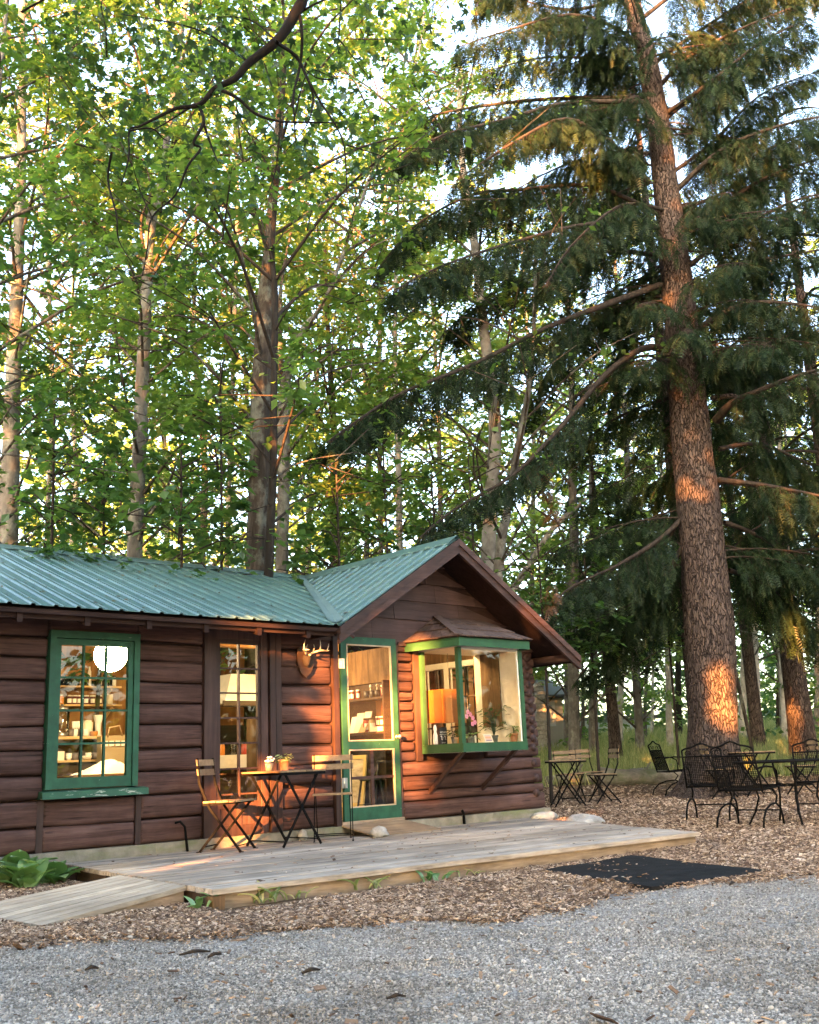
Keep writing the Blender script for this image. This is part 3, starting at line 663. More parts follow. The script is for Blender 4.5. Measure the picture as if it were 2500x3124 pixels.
# valley flashing: shallow trough
m = MB(); A = Vector((-.43, EY-.02, EZ)); B = Vector((1.42, RY, RZ))
for (P, h) in ((A, 0), (B, 0)): pass
dl = Vector((-.10, .0, 0)); dr = Vector((.075, 0, 0))
def onl(p): return Vector((p.x, p.y, zl(p.y)+.063))
def onw(p): return Vector((p.x, p.y, zw(p.x)+.063))
A1, B1 = onl(A+Vector((-.10, 0, 0))), onl(B+Vector((-.10, 0, 0))); A2, B2 = onw(A+Vector((.10, 0, 0))), onw(Vector((WX-.01, RY, 0)))
m.add([A1, Vector((A.x, A.y, zl(A.y)+.058)), Vector((B.x, B.y, RZ+.055)), B1, A2, B2], [(0, 1, 2, 3), (1, 4, 5, 2)]); m.build('valley_flashing', 'flashing', CAB)
# rake boards, soffits
for side, xe in ((-1, -.415), (1, 3.565)):
    m = MB(); ze = zw(xe); h = .155
    m.hexa([(xe, EY-.045, ze-h), (WX, EY-.045, RZ-h), (WX, EY-.005, RZ-h), (xe, EY-.005, ze-h), (xe, EY-.045, ze+.005), (WX, EY-.045, RZ+.005), (WX, EY-.005, RZ+.005), (xe, EY-.005, ze+.005)])
    m.build('rake_board', 'rake_brown', CAB)
    m = MB(); h = .06
    m.hexa([(xe, EY-.066, ze-h), (WX, EY-.066, RZ-h), (WX, EY-.046, RZ-h), (xe, EY-.046, ze-h), (xe, EY-.066, ze+.02), (WX, EY-.066, RZ+.02), (WX, EY-.046, RZ+.02), (xe, EY-.046, ze+.02)])
    m.build('rake_trim', 'rake_brown', CAB)
    m = MB(); h = .03; xs = xe
    m.hexa([(xs, EY-.004, zw(xs)-.055), (WX, EY-.004, RZ-.055), (WX, .04 if side < 0 else 5.3, RZ-.055), (xs, .04 if side < 0 else 5.3, zw(xs)-.055), (xs, EY-.004, zw(xs)-.02), (WX, EY-.004, RZ-.02), (WX, .04 if side < 0 else 5.3, RZ-.02), (xs, .04 if side < 0 else 5.3, zw(xs)-.02)])
    m.build('soffit', 'soffit_dark', CAB)
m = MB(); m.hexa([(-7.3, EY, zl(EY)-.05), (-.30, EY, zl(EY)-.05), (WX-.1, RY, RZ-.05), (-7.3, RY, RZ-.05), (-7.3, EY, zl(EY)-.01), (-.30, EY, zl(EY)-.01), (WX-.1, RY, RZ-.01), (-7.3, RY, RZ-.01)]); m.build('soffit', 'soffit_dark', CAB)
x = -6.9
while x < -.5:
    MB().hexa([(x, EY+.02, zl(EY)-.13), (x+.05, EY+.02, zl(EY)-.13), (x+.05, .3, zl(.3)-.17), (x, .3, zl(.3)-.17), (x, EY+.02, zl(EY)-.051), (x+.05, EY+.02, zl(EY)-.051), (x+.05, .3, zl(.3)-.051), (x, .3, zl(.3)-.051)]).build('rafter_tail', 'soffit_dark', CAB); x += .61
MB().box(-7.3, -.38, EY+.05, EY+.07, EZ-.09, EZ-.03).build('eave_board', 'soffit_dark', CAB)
for y in (-.35, ): MB().tube([(3.42, EY+.02, 1.86), (3.42, .4, 1.86)], .055, 10).build('purlin', 'log_brown_end', CAB)
m = MB().tube([(-.36, -.52, 1.98), (-.25, -.52, 1.985), (-.2, -.52, 1.95)], .018, 6); m.build('gutter_hook', 'rake_brown', CAB)
v = at_y(288, 1696, 2.9)
MB().lathe((v.x, 2.9, RZ-.12), [(.16, 0), (.16, .17), (.19, .175), (.19, .215), (.17, .23)], 14).build('roof_vent', 'black_vent', CAB)
# ------------------------------------------------------------------ bay window (a part of the cabin)
c5 = lambda x, y: (1200+x*.2783, 1860+y*.2783)
c4 = lambda x, y: (1000+x*.3062, 1900+y*.3061)
c3 = lambda x, y: (560+x*.33398, 1900+y*.33398)
c2 = lambda x, y: (120+x*.2597, 1900+y*.2597)
B1, B2, BY = 1.19, 2.27, -.69
BAY = MB().box(B1+.012, B2-.012, BY+.012, .08, .70, .797).build('bay_window', 'white_paint', CAB)
MB().box(B1, B2, BY-.012, BY+.011, .70, .80).build('apron_board', 'green_bay', BAY)
for x in (B1, B2-.012): MB().box(x-.002, x+.0118, BY+.0112, -.012, .70, .80).build('apron_board', 'green_bay', BAY)
for x, y0, y1 in ((B1, BY, BY+.055), (B1, -.06, -.013), (B2-.05, BY, BY+.055)):
    w = .055; MB().box(x, x+w, y0, y1, .801, 1.887).build('post', 'green_bay', BAY)
MB().box(B2-.05, B2-.002, BY+.06, .08, .801, 1.887).build('cheek_wall', 'white_paint', BAY)
for y0, y1 in ((-.36, -.21), (-.205, -.05)): MB().box(B2-.075, B2-.051, y0, y1, .99, 1.886).build('cheek_board', 'old_board', BAY)
MB().box(B1+.02, B2-.02, BY+.02, .08, 1.89, 1.91).build('ceiling', 'white_paint', BAY)
MB().box(B1+.055, B2-.05, BY+.02, BY+.05, 1.86, 1.888).build('head_rail', 'white_paint', BAY)
MB().box(B2-.075, B2-.052, BY+.02, BY+.05, .80, 1.86).build('stop_bead', 'white_paint', BAY)
MB().add([(B1+.055, BY+.022, .80), (B2-.05, BY+.022, .80), (B2-.05, BY+.022, 1.887), (B1+.055, BY+.022, 1.887)], [(0, 1, 2, 3)]).build('pane', 'pane_glass', BAY)
MB().add([(B1+.022, -.06, .80), (B1+.022, BY+.055, .80), (B1+.022, BY+.055, 1.887), (B1+.022, -.06, 1.887)], [(0, 1, 2, 3)]).build('pane', 'pane_glass', BAY)
# fascia
MB().box(1.112, 2.305, -.80, -.775, 1.885, 1.99).build('fascia', 'green_bay', BAY)
MB().hexa([(.985, .0, 1.885), (1.0, .0, 1.885), (1.127, -.774, 1.885), (1.112, -.774, 1.885), (.985, .0, 1.99), (1.0, .0, 1.99), (1.127, -.774, 1.99), (1.112, -.774, 1.99)]).build('fascia', 'green_bay', BAY)
MB().box(2.29, 2.305, -.774, .0, 1.885, 1.99).build('fascia', 'green_bay', BAY)
MB().hexa([(1.0, .0, 1.911), (1.13, -.774, 1.911), (2.29, -.774, 1.911), (2.29, 0, 1.911), (1.0, .0, 1.985), (1.13, -.774, 1.985), (2.29, -.774, 1.985), (2.29, 0, 1.985)]).build('roof_deck', 'soffit_dark', BAY)
lerp = lambda a, b, t: Vector(a).lerp(Vector(b), t)
EL, ER, PL, PR, WLp = (1.095, -.82, 1.992), (2.335, -.82, 1.992), (1.53, .0, 2.33), (2.36, .0, 2.33), (.96, .0, 1.992)
MB().add([Vector(q)-Vector((0, 0, .008)) for q in (EL, ER, PR, PL, WLp)] , [(0, 1, 2, 3), (4, 0, 3)]).build('roof_deck', 'soffit_dark', BAY)
def shingle_course(La, Ra, Lb, Rb, n, lift=.020):
    xs = [0]; 
    for i in range(n): xs.append(xs[-1]+random.uniform(.7, 1.3))
    xs = [x/xs[-1] for x in xs]
    for a, b in zip(xs, xs[1:]):
        g = .004; p = [lerp(La, Ra, a+g), lerp(La, Ra, b-g), lerp(Lb, Rb, b-g), lerp(Lb, Rb, a+g)]
        nn = (p[1]-p[0]).cross(p[3]-p[0]).normalized(); nn = nn if nn.z > 0 else -nn; l = lift*random.uniform(.85, 1.15)
        dn = (p[0]-p[3]).normalized()*random.uniform(.0, .008)
        MB().hexa([p[0]+nn*(l-.014)+dn, p[1]+nn*(l-.014)+dn, p[2]-nn*.006, p[3]-nn*.006, p[0]+nn*l+dn, p[1]+nn*l+dn, p[2]+nn*.006, p[3]+nn*.006]).build('shingle', 'shingle', BAY)
for i, (a, b) in enumerate(((0, .38), (.35, .69), (.66, 1.0))):
    shingle_course(lerp(EL, PL, a), lerp(ER, PR, a), lerp(EL, PL, b), lerp(ER, PR, b), 6-(i > 1))
    shingle_course(lerp(WLp, PL, a), lerp(EL, PL, a), lerp(WLp, PL, b), lerp(EL, PL, b), 4-i)
m = MB(); m.hexa([Vector(p)+Vector(o) for p, o in ((EL, (-.05, .02, .018)), (EL, (.05, -.02, .018)), (PL, (.05, -.02, .018)), (PL, (-.05, .02, .018)), (EL, (-.05, .02, .03)), (EL, (.05, -.02, .03)), (PL, (.05, -.02, .03)), (PL, (-.05, .02, .03)))]); m.build('hip_shingle', 'shingle', BAY)
for x in (B1+.09, B2-.12):
    MB().prism([(x, BY+.08, .70), (x, BY+.15, .70), (x, .0, .30), (x, .0, .24)], (.045, 0, 0)).build('bracket', 'rake_brown', BAY)
# white window in the far side wall of the wing
SW_ = MB(); wx = 2.985
for y0, y1, z0, z1 in ((.62, .70, .60, 1.95), (1.84, 1.92, .60, 1.95), (.70, 1.84, 1.87, 1.95), (.70, 1.84, .60, .70), (1.36, 1.43, .70, 1.87)): SW_.box(wx-.02, wx+.014, y0, y1, z0, z1)
SW_ = SW_.build('window', 'white_paint', CAB, label='white framed side window seen through the bay')
for y0, y1 in ((.70, 1.36), (1.43, 1.84)):
    ym = (y0+y1)/2; MB().box(wx, wx+.02, ym-.012, ym+.012, .70, 1.87).build('muntin', 'stool_black', SW_)
    for z in (1.06, 1.46): MB().box(wx+.001, wx+.021, y0, y1, z-.01, z+.01).build('muntin', 'stool_black', SW_)
    MB().add([(wx+.03, y0, .7), (wx+.03, y1, .7), (wx+.03, y1, 1.87), (wx+.03, y0, 1.87)], [(0, 1, 2, 3)]).build('pane', 'pane_glass', SW_)

# ------------------------------------------------------------------ lamps
def globe(loc, r, label):
    t = thing('pendant_lamp', label, 'lamp', loc); x, y, z = loc
    n = 24; pr = [(max(.02, r*math.sin(math.pi*i/16)), -r*math.cos(math.pi*i/16)) for i in range(17)]
    MB().lathe(loc, pr, n).build('lamp_shade', 'lamp_paper', t)
    MB().lathe((x, y, z+r), [(.03, -.01), (.03, .03), (.008, .035), (.008, .05)], 10).build('cap', 'stool_black', t)
    MB().tube([(x, y, z+r+.05), (x, y, zl(y)-.06)], .004, 5).build('cord', 'stool_black', t); return t
globe(tuple(at_y(338, 1999, 1.0)), .172, 'large glowing white globe lamp hanging behind the green window')
def drum(loc, label):
    t = thing('pendant_lamp', label, 'lamp', loc); x, y, z = loc
    MB().lathe(loc, [(.15, -.08), (.14, .08)], 18, cap=False).build('lamp_shade', 'lamp_shade_glow', t)
    MB().tube([(x, y, z), (x, y, zl(min(y, 2.6))-.08)], .004, 5).build('cord', 'stool_black', t)
drum((-1.9, 3.9, 2.2), 'small amber drum lamp shade in the cabin, upper left of the window')
drum((.42, 1.0, 1.80), 'amber drum lamp shade hanging inside near the screen door')
drum((1.75, .55, 2.25), 'added amber drum lamp shade brightening the bay window from behind')  # added lamp, out of sight, brightens the bay interior

# ------------------------------------------------------------------ things seen through the left window
PY = 3.12
tag(MB().box(-4.2, .35, 3.32, 3.36, -.03, 2.9).build('partition', 'pine', None), 'warm wooden partition wall behind the shelves inside the cabin', 'wall')
def shelf(x0, x1, y0, y1, z, label, brackets=True):
    t = thing('wall_shelf', label, 'shelf', ((x0+x1)/2, y1, z))
    MB().box(x0, x1, y0, y1, z-.022, z).build('board', 'pine_shelf', t)
    for x in ((x0+.35, x1-.12) if brackets else ()):
        m = MB().bar((x, y0+.03, z-.035), (x, y1, z-.2), .02).bar((x, y1-.01, z-.022), (x, y1-.01, z-.22), .02); m.build('bracket', 'pine_shelf', t)
    return t
shelf(-2.6, -1.11, 3.05, 3.32, 1.69, 'upper wooden wall shelf holding glasses, seen through the green window')
shelf(-2.6, -1.10, 3.05, 3.32, 1.465, 'wooden wall shelf holding a row of jam jars')
def jar(x, y, z, h, r, fill, label, group, lid='label_white', lab='label_white', cat='jar'):
    t = thing('jar', label, cat, (x, y, z), group)
    MB().lathe((x, y, z), [(r*.9, .001), (r, .01), (r, h*.72), (r*.8, h*.82), (r*.8, h*.86)], 12).build('body', fill, t)
    MB().lathe((x, y, z), [(r*.86, h*.861), (r*.88, h*.87), (r*.88, h*.99), (r*.8, h)], 12).build('lid', lid, t)
    if lab:
        m = MB(); a0 = math.atan2(CAM[1]-y, CAM[0]-x); q = [(r*1.012*math.cos(a0+a), r*1.012*math.sin(a0+a)) for a in np.linspace(-.7, .7, 6)]
        m.add([(x+a, y+b, z+h*.18) for a, b in q]+[(x+a, y+b, z+h*.62) for a, b in q], [(i, i+1, i+7, i+6) for i in range(5)], True); m.build('paper_label', lab, t)
ordn = ['first', 'second', 'third', 'fourth', 'fifth', 'sixth', 'seventh', 'eighth', 'ninth', 'tenth']
for i, px in enumerate((355, 412, 468, 552, 628, 710)):
    p = at_y(*c2(px, 900), PY+.04); jar(p.x, PY+.04, 1.466, .115, .038, 'jam', f'dark jam jar with white lid on the wall shelf, {ordn[i]} from the left', 'jam jars on the wall shelf')
p = at_y(*c2(252, 900), PY+.04); jar(p.x, PY+.04, 1.466, .12, .04, 'honey', 'amber honey jar at the left end of the jam shelf', None, 'steel', None)
p = at_y(*c2(825, 900), PY+.03); t = thing('canister', 'tall cream canister at the right end of the jam shelf', 'canister', (p.x, PY+.03, 1.466))
MB().lathe((p.x, PY+.03, 1.466), [(.04, .001), (.044, .13), (.036, .132), (.034, .02)], 14).build('body', 'linen', t)
for i, px in enumerate((235, 290, 345, 395, 445, 555, 640, 695, 830)):
    p = at_y(*c2(px, 680), PY+.04); h = .07+.03*((i*37) % 3)/2; m = MB()
    m.lathe((p.x, PY+.04, 1.691), [(.026, .001), (.032, h), (.029, h), (.024, .006)], 10)
    tag(m.build('drinking_glass', 'jar_glass', None), f'clear drinking glass on the upper wall shelf, {ordn[i]} from the left', 'glass', 'glasses on the upper wall shelf')
p = at_y(*c2(590, 560), PY+.08); tag(MB().lathe((p.x, PY+.08, 1.691), [(.02, .001), (.024, .005), (.022, .19), (.012, .215), (.012, .25)], 10).build('bottle', 'linen', None), 'slim pale bottle standing on the upper wall shelf', 'bottle')
for i, (px, col_) in enumerate(((262, 'honey'), (318, 'jam'), (372, 'dark_wood'), (420, 'spice_red'), (500, 'honey'), (720, 'dark_wood'), (770, 'jam'), (880, 'linen'))):
    p = at_y(*c2(px, 640), PY+.13); h_ = .12+.05*((i*29) % 5)/5; jar(p.x, PY+.13, 1.691, h_, .026, col_, f'storage bottle at the back of the upper wall shelf, {ordn[i]} from the left', 'bottles on the upper wall shelf', 'dark_wood', 'label_white' if i % 2 else None, 'bottle')
# counter with an upper and a lower tier
ct = thing('counter', 'long wooden counter with an open lower tier behind the green window', 'counter', (-1.6, 3.0, -.03))
MB().box(-2.6, -.9, 2.62, 3.30, 1.035, 1.065).build('top', 'pine_shelf', ct); MB().box(-2.6, -.9, 2.60, 3.30, .77, .795).build('tier', 'pine_shelf', ct)
MB().box(-2.6, -.9, 3.26, 3.30, -.03, 1.03).build('back_panel', 'old_board', ct)
for x in (-2.6, -1.36, -.93): MB().box(x, x+.03, 2.66, 3.25, -.03, 1.034).build('upright', 'dark_wood', ct)
MB().box(-2.6, -.9, 2.655, 2.66, -.03, .76).build('front_panel', 'dark_wood', ct)
def cup(x, y, z, r, h, mat, label, group, cat='cup', name='cup'):
    tag(MB().lathe((x, y, z), [(r*.75, .001), (r*.95, h*.3), (r, h), (r*.9, h), (r*.85, h*.35), (r*.6, .01)], 12).build(name, mat, None), label, cat, group)
for i, px in enumerate((400, 428, 456)): p = at_y(*c2(px, 1280), 2.8); cup(p.x, 2.8, 1.066+.09, .02, .09, 'cup_white', f'tall white paper cup on the counter, {ordn[i]} from the left', 'white paper cups on the counter')
for i, px in enumerate((375, 415, 480, 540)): p = at_y(*c2(px, 1360), 2.72); cup(p.x, 2.72, 1.066, .036, .085, 'cup_pattern' if i % 2 == 0 else 'cup_white', f'patterned mug on the counter top, {ordn[i]} from the left', 'patterned mugs on the counter top')
p = at_y(*c2(560, 1260), 2.9); tag(MB().lathe((p.x, 2.9, 1.066), [(.05, .001), (.066, .01), (.066, .17), (.05, .18), (.05, .195), (.0, .2)], 14).build('canister', 'linen', None), 'round cream canister on the counter behind the mugs', 'canister')
p = at_y(*c2(690, 1200), 2.95); t = thing('vase', 'ruffled pale glass vase standing on the counter', 'vase', (p.x, 2.95, 1.066))
MB().lathe((p.x, 2.95, 1.066), [(.045, .001), (.034, .08), (.04, .17), (.066, .26), (.058, .262), (.03, .18), (.02, .05)], 14).build('body', 'cup_white', t)
p = at_y(*c2(640, 1295), 2.8); cup(p.x, 2.8, 1.066, .05, .06, 'honey', 'small amber bowl on the counter beside the vase', None, 'bowl', 'bowl')
p = at_y(*c2(262, 1200), 2.85); t = thing('drink_dispenser', 'tall glass drink dispenser with a tap at the left of the counter', 'dispenser', (p.x, 2.85, 1.066))
MB().lathe((p.x, 2.85, 1.066), [(.09, .001), (.09, .05)], 14).build('base', 'steel', t); MB().lathe((p.x, 2.85, 1.117), [(.085, .001), (.09, .02), (.09, .24), (.06, .27)], 14, cap=False).build('body', 'jar_glass', t)
MB().lathe((p.x, 2.85, 1.117), [(.07, .271), (.07, .29), (.02, .3), (.02, .33), (.0, .335)], 12).build('lid', 'steel', t); MB().tube([(p.x, 2.77, 1.15), (p.x, 2.72, 1.15), (p.x, 2.72, 1.12)], .01, 6).build('tap', 'steel', t)
for i, px in enumerate((345, 420, 575, 655)): p = at_y(*c2(px, 1580), 2.72); cup(p.x, 2.72, .796, .036, .08, 'cup_pattern' if i % 2 else 'cup_white', f'patterned mug on the lower counter tier, {ordn[i]} from the left', 'patterned mugs on the lower tier')
p = at_y(*c2(555, 1610), 2.66); cup(p.x, 2.66, .796, .06, .045, 'linen', 'wide shallow bowl on the lower counter tier', None, 'bowl', 'bowl')
p = at_y(*c2(225, 1560), 2.75); tag(MB().box(p.x-.05, p.x+.05, 2.7, 2.8, .796, .9).build('carton', 'linen', None), 'small cream carton at the left of the lower counter tier', 'carton')
p = at_y(*c2(860, 1400), 2.2); t = thing('tote_bag', 'patterned tan market bag standing by the counter', 'bag', (p.x, 2.2, .72))
m = MB(); m.hexa([(p.x-.15, 2.14, .72), (p.x+.15, 2.14, .72), (p.x+.15, 2.28, .72), (p.x-.15, 2.28, .72), (p.x-.17, 2.15, 1.04), (p.x+.17, 2.15, 1.06), (p.x+.16, 2.27, 1.06), (p.x-.16, 2.27, 1.04)]); m.build('body', 'bag_tan', t)
m = MB().tube([(p.x-.09, 2.14, 1.04), (p.x-.07, 2.14, 1.14), (p.x+.05, 2.14, 1.16), (p.x+.09, 2.14, 1.05)], .01, 6); m.build('handle', 'kraft', t)
for k in range(4): MB().box(p.x-.145+k*.075, p.x-.09+k*.075, 2.132, 2.139, .93, .99).build('stripe', 'linen', t)
tb = thing('side_table', 'plain wooden table just inside the green window', 'table', (-2.3, 1.1, -.03))
MB().box(-2.75, -1.75, .75, 1.45, .585, .62).build('top', 'pine_shelf', tb)
for x in (-2.7, -1.85):
    for y in (.8, 1.36): MB().box(x, x+.06, y, y+.06, -.03, .584).build('leg', 'pine_shelf', tb)
pts = []; m = MB(); nx, ny = 16, 8
p0 = at_y(*c2(760, 1790), 1.05)
for j in range(ny+1):
    for i in range(nx+1):
        u, v = i/nx-.5, j/ny-.5; h = .12*math.exp(-((u-.1)*3)**2-(v*3)**2) + .03*mnoise.noise(Vector((u*9, v*7, 2)))+.03
        pts.append((p0.x+u*.62, 1.05+v*.4, .622+max(0.002, h*(1-(2*abs(u))**6)*(1-(2*abs(v))**6))))
m.add(pts, [(j*(nx+1)+i, j*(nx+1)+i+1, (j+1)*(nx+1)+i+1, (j+1)*(nx+1)+i) for j in range(ny) for i in range(nx)], True)
tag(m.build('linen_cloth', 'linen', None), 'rumpled cream linen cloth heaped on the table by the window', 'cloth')
m = MB(); p = at_y(*c2(270, 420), 2.0)
for x in (-3.4, -2.8, -2.2, -1.6, -1.0, -.4): MB().bar((x, .2, zl(.2)-.11), (x, 2.55, zl(2.55)-.11), .07, .09).build('rafter', 'pine', CAB)
MB().box(-7, 1.2, 1.55, 1.68, 2.06, 2.2).build('tie_beam', 'pine', CAB)
MB().bar((-2.5, 1.6, 2.2), (-1.3, 2.3, 2.95), .09, .11).build('brace', 'pine', CAB)

# things seen through the glazed brown door
p = at_y(*c3(500, 1265), 1.6); t = thing('white_counter', 'low white serving counter seen through the brown glazed door', 'counter', (p.x, 1.7, -.03))
MB().box(p.x-.55, p.x+.55, 1.6, 2.0, p.z-.075, p.z+.075).build('top', 'white_paint', t); MB().box(p.x-.5, p.x+.5, 1.66, 1.96, -.03, p.z-.076).build('base', 'dark_wood', t)
p = at_y(*c3(560, 600), 2.1); t = thing('range_hood', 'cream cooking hood seen through the upper panes of the brown glazed door', 'hood', (p.x, 2.3, p.z))
m = MB(); m.hexa([(p.x-.42, 1.9, p.z-.2), (p.x+.45, 1.9, p.z-.2), (p.x+.45, 2.6, p.z-.2), (p.x-.42, 2.6, p.z-.2), (p.x-.2, 2.1, p.z+.18), (p.x+.45, 2.1, p.z+.18), (p.x+.45, 2.6, p.z+.18), (p.x-.2, 2.6, p.z+.18)]); m.build('canopy', 'white_paint', t)
MB().box(p.x-.45, p.x+.48, 1.88, 1.9, p.z-.23, p.z-.17).build('rim', 'dark_wood', t)
p = at_y(*c3(645, 950), 1.3); tag(MB().lathe((p.x, 1.3, -.03), [(.09, 0), (.09, 1.2), (.08, 1.22), (.05, 1.23)], 16).build('wooden_post', 'old_board', None), 'round wooden post standing inside behind the brown glazed door', 'post')
tag(MB().box(-.2, 1.0, 3.2, 3.3, -.03, 1.2).build('cabinet', 'dark_wood', None), 'dark low cabinet at the back of the cabin', 'cabinet')
p = at_y(*c3(400, 1150), 1.72)
for i in range(3): q = p.x-.06+i*.16; jar(q, 1.75, p.z-.08+.0, .15, .04, ('honey', 'jar_glass', 'spice_red')[i], f'storage jar on the white counter, {ordn[i]} from the left', 'jars on the white counter', 'steel', None)

# things seen through the screen door
SX = 1.10
su = thing('shelf_unit', 'dark shelf unit with goods for sale behind the screen door', 'shelf', (SX, .85, -.03))
MB().box(SX+.002, SX+.03, .30, 1.55, -.03, 1.58).build('back_panel', 'dark_wood', su)
for z in (1.39, .985, .45): MB().box(SX-.24, SX, .30, 1.55, z-.025, z).build('board', 'dark_wood', su)
for y in (.27, 1.551): MB().box(SX-.24, SX+.03, y, y+.028, -.03, 1.58).build('upright', 'dark_wood', su)
tag(MB().box(SX-.02, SX+.04, .14, 2.4, 1.582, 2.0).build('header_board', 'old_board', None), 'wide weathered board above the dark shelf unit behind the screen door', 'board')
for i, (px, mt) in enumerate(((215, 'spice_red'), (245, 'spice_red'), (305, 'spice_red'), (565, 'label_white'))): q = at_x(*c4(px, 740), SX-.12); jar(SX-.12, q.y, 1.391, .12 if i < 3 else .14, .03 if i < 3 else .045, mt if i < 3 else 'jam', ('small red spice jar on the dark upper shelf, first from the left', 'small red spice jar on the dark upper shelf, second from the left', 'small red spice jar on the dark upper shelf, third from the left', 'white lidded jam jar at the right of the dark upper shelf')[i], 'spice jars on the dark shelf' if i < 3 else None, 'label_white')
for i, px in enumerate((390, 450, 500)): q = at_x(*c4(px, 700), SX-.12); cup(SX-.12, q.y, 1.391, .04, .09, 'mug_black', f'black mug with pale spoons on the dark upper shelf, {ordn[i]} from the left', 'black mugs on the dark shelf')
for i, px in enumerate((420, 485)): q = at_x(*c4(px, 660), SX-.12); tag(MB().tube([(SX-.12, q.y, 1.40), (SX-.13, q.y-.03, 1.52)], .007, 6).blob((SX-.13, q.y-.03, 1.535), (.016, .016, .02)).build('wooden_spoon', 'linen', None), f'pale wooden spoon standing in a black mug, {ordn[i]} from the left', 'spoon', 'spoons in the black mugs')
for i, (px, w, h, mt) in enumerate(((235, .1, .2, 'paper'), (300, .14, .24, 'linen'), (375, .13, .25, 'paper'), (335, .12, .11, 'kraft'))):
    q = at_x(*c4(px, 1060), SX-.16 if i < 3 else SX-.22)
    o = MB().hexa([(q.x, q.y-w/2, .986), (q.x, q.y+w/2, .986), (q.x+.012, q.y+w/2, .986), (q.x+.012, q.y-w/2, .986), (q.x+.06, q.y-w/2, .986+h), (q.x+.06, q.y+w/2, .986+h), (q.x+.072, q.y+w/2, .986+h), (q.x+.072, q.y-w/2, .986+h)]).build('greeting_card', mt, None)
    tag(o, f'pale card propped on the dark lower shelf, {ordn[i]} of four', 'card', 'cards propped on the dark shelf')
for i, px in enumerate((405, 460)): q = at_x(*c4(px, 1000), SX-.12); jar(SX-.14, q.y, .986, .17, .05, ('spice_red', 'bag_tan')[i], ('red tin can with label beside the cards on the shelf', 'tan packet jar beside the red tin on the shelf')[i], None, 'dark_wood')
for i, px in enumerate((520, 560, 600)):
    q = at_x(*c4(px, 1000), SX-.1); jar(SX-.12, q.y, 1.045, .12, .04, 'jam', f'jam jar on the cream box behind the screen door, {ordn[i]} from the left', 'jam jars on the cream box')
q = at_x(*c4(550, 1050), SX-.12); tag(MB().box(SX-.2, SX-.04, q.y-.16, q.y+.15, .986, 1.043).build('cream_box', 'linen', None), 'flat cream box under the jam jars on the dark shelf', 'box')
q = at_x(*c4(535, 860), SX-.05); tag(MB().box(SX-.05, SX-.02, q.y-.11, q.y+.1, 1.18, 1.36).build('brown_bag', 'cabinet', None), 'upright brown paper packet at the right of the dark shelf', 'packet')
# framed picture and stools at the foot of the shelf
a0, a1 = .66, 1.27; pf = thing('framed_picture', 'large picture in a gold frame leaning on the floor behind the screen door', 'picture', (.85, .96, -.03))
def lean(y, z, d=0): return (.80 + (z)*.12 + d, y, z)
zb, zt = .12, .72
m = MB()
for (ya, yb, za, zc_) in ((a0, a1, zt-.045, zt), (a0, a1, zb, zb+.045), (a0, a0+.045, zb+.046, zt-.046), (a1-.045, a1, zb+.046, zt-.046)):
    m.hexa([lean(ya, za), lean(yb, za), lean(yb, za, .02), lean(ya, za, .02), lean(ya, zc_), lean(yb, zc_), lean(yb, zc_, .02), lean(ya, zc_, .02)])
m.build('frame', 'gold_frame', pf); MB().add([lean(a0+.045, zb+.045, .008), lean(a1-.045, zb+.045, .008), lean(a1-.045, zt-.045, .008), lean(a0+.045, zt-.045, .008)], [(0, 1, 2, 3)]).build('print', 'picture_print', pf)
tag(MB().box(.74, .98, .62, 1.3, -.03, .118).build('wooden_crate', 'pine_shelf', None), 'low wooden box under the gold framed picture', 'box')
for i, (x, y) in enumerate(((.78, .46), (1.0, .40))):
    t = thing('stool', ('black wooden stool behind the screen door, nearer the door', 'black wooden stool behind the screen door, against the shelf')[i], 'stool', (x, y, -.03), 'black stools')
    MB().lathe((x, y, .42+.2*i), [(.13, 0), (.14, .012), (.13, .025)], 14).build('seat', 'stool_black', t)
    for sx in (-1, 1):
        for sy in (-1, 1): MB().tube([(x+sx*.13, y+sy*.13, -.03), (x+sx*.08, y+sy*.08, .42+.2*i)], .014, 6).build('leg', 'stool_black', t)
    MB().tube([(x-.11, y-.11, .15), (x+.11, y-.11, .15), (x+.11, y+.11, .15), (x-.11, y+.11, .15), (x-.11, y-.11, .15)], .009, 6).build('stretcher', 'stool_black', t)

# ------------------------------------------------------------------ things in the bay
FZ = .798
def text_obj(s, size, mat, loc, rot, name, parent):
    cu = bpy.data.curves.new(name, 'FONT'); cu.body = s; cu.size = size; cu.align_x = 'CENTER'; cu.extrude = .0008
    o = bpy.data.objects.new(name, cu); col.objects.link(o); dg = bpy.context.evaluated_depsgraph_get()
    me = bpy.data.meshes.new_from_object(o.evaluated_get(dg)); bpy.data.objects.remove(o); me.name = name; me.materials.clear(); me.materials.append(MATS[mat])
    q = bpy.data.objects.new(name, me); col.objects.link(q); q.parent = parent; q.location = Vector(loc)-OFF[parent.name]; q.rotation_euler = rot; return q
p = at_y(*c5(555, 1455), -.34); w, h = .115, .19; ang = -.55
sg = thing('chalk_sign', 'small black chalk sign with opening hours in the bay window', 'sign', (p.x, -.34, FZ)); sg.rotation_euler = (0, 0, 0)
m = MB().box(p.x-w/2, p.x+w/2, -.34, -.328, FZ, FZ+h); m.build('board', 'chalk_black', sg)
MB().box(p.x-w/2, p.x+w/2, -.343, -.3405, FZ+h*.56, FZ+h*.585).build('rule', 'paper', sg)
text_obj('HOURS', .032, 'paper', (p.x, -.3415, FZ+h*.66), (R(90), 0, 0), 'lettering', sg)
text_obj('DAILY', .022, 'paper', (p.x, -.3415, FZ+h*.06), (R(90), 0, 0), 'lettering', sg)
m = MB()
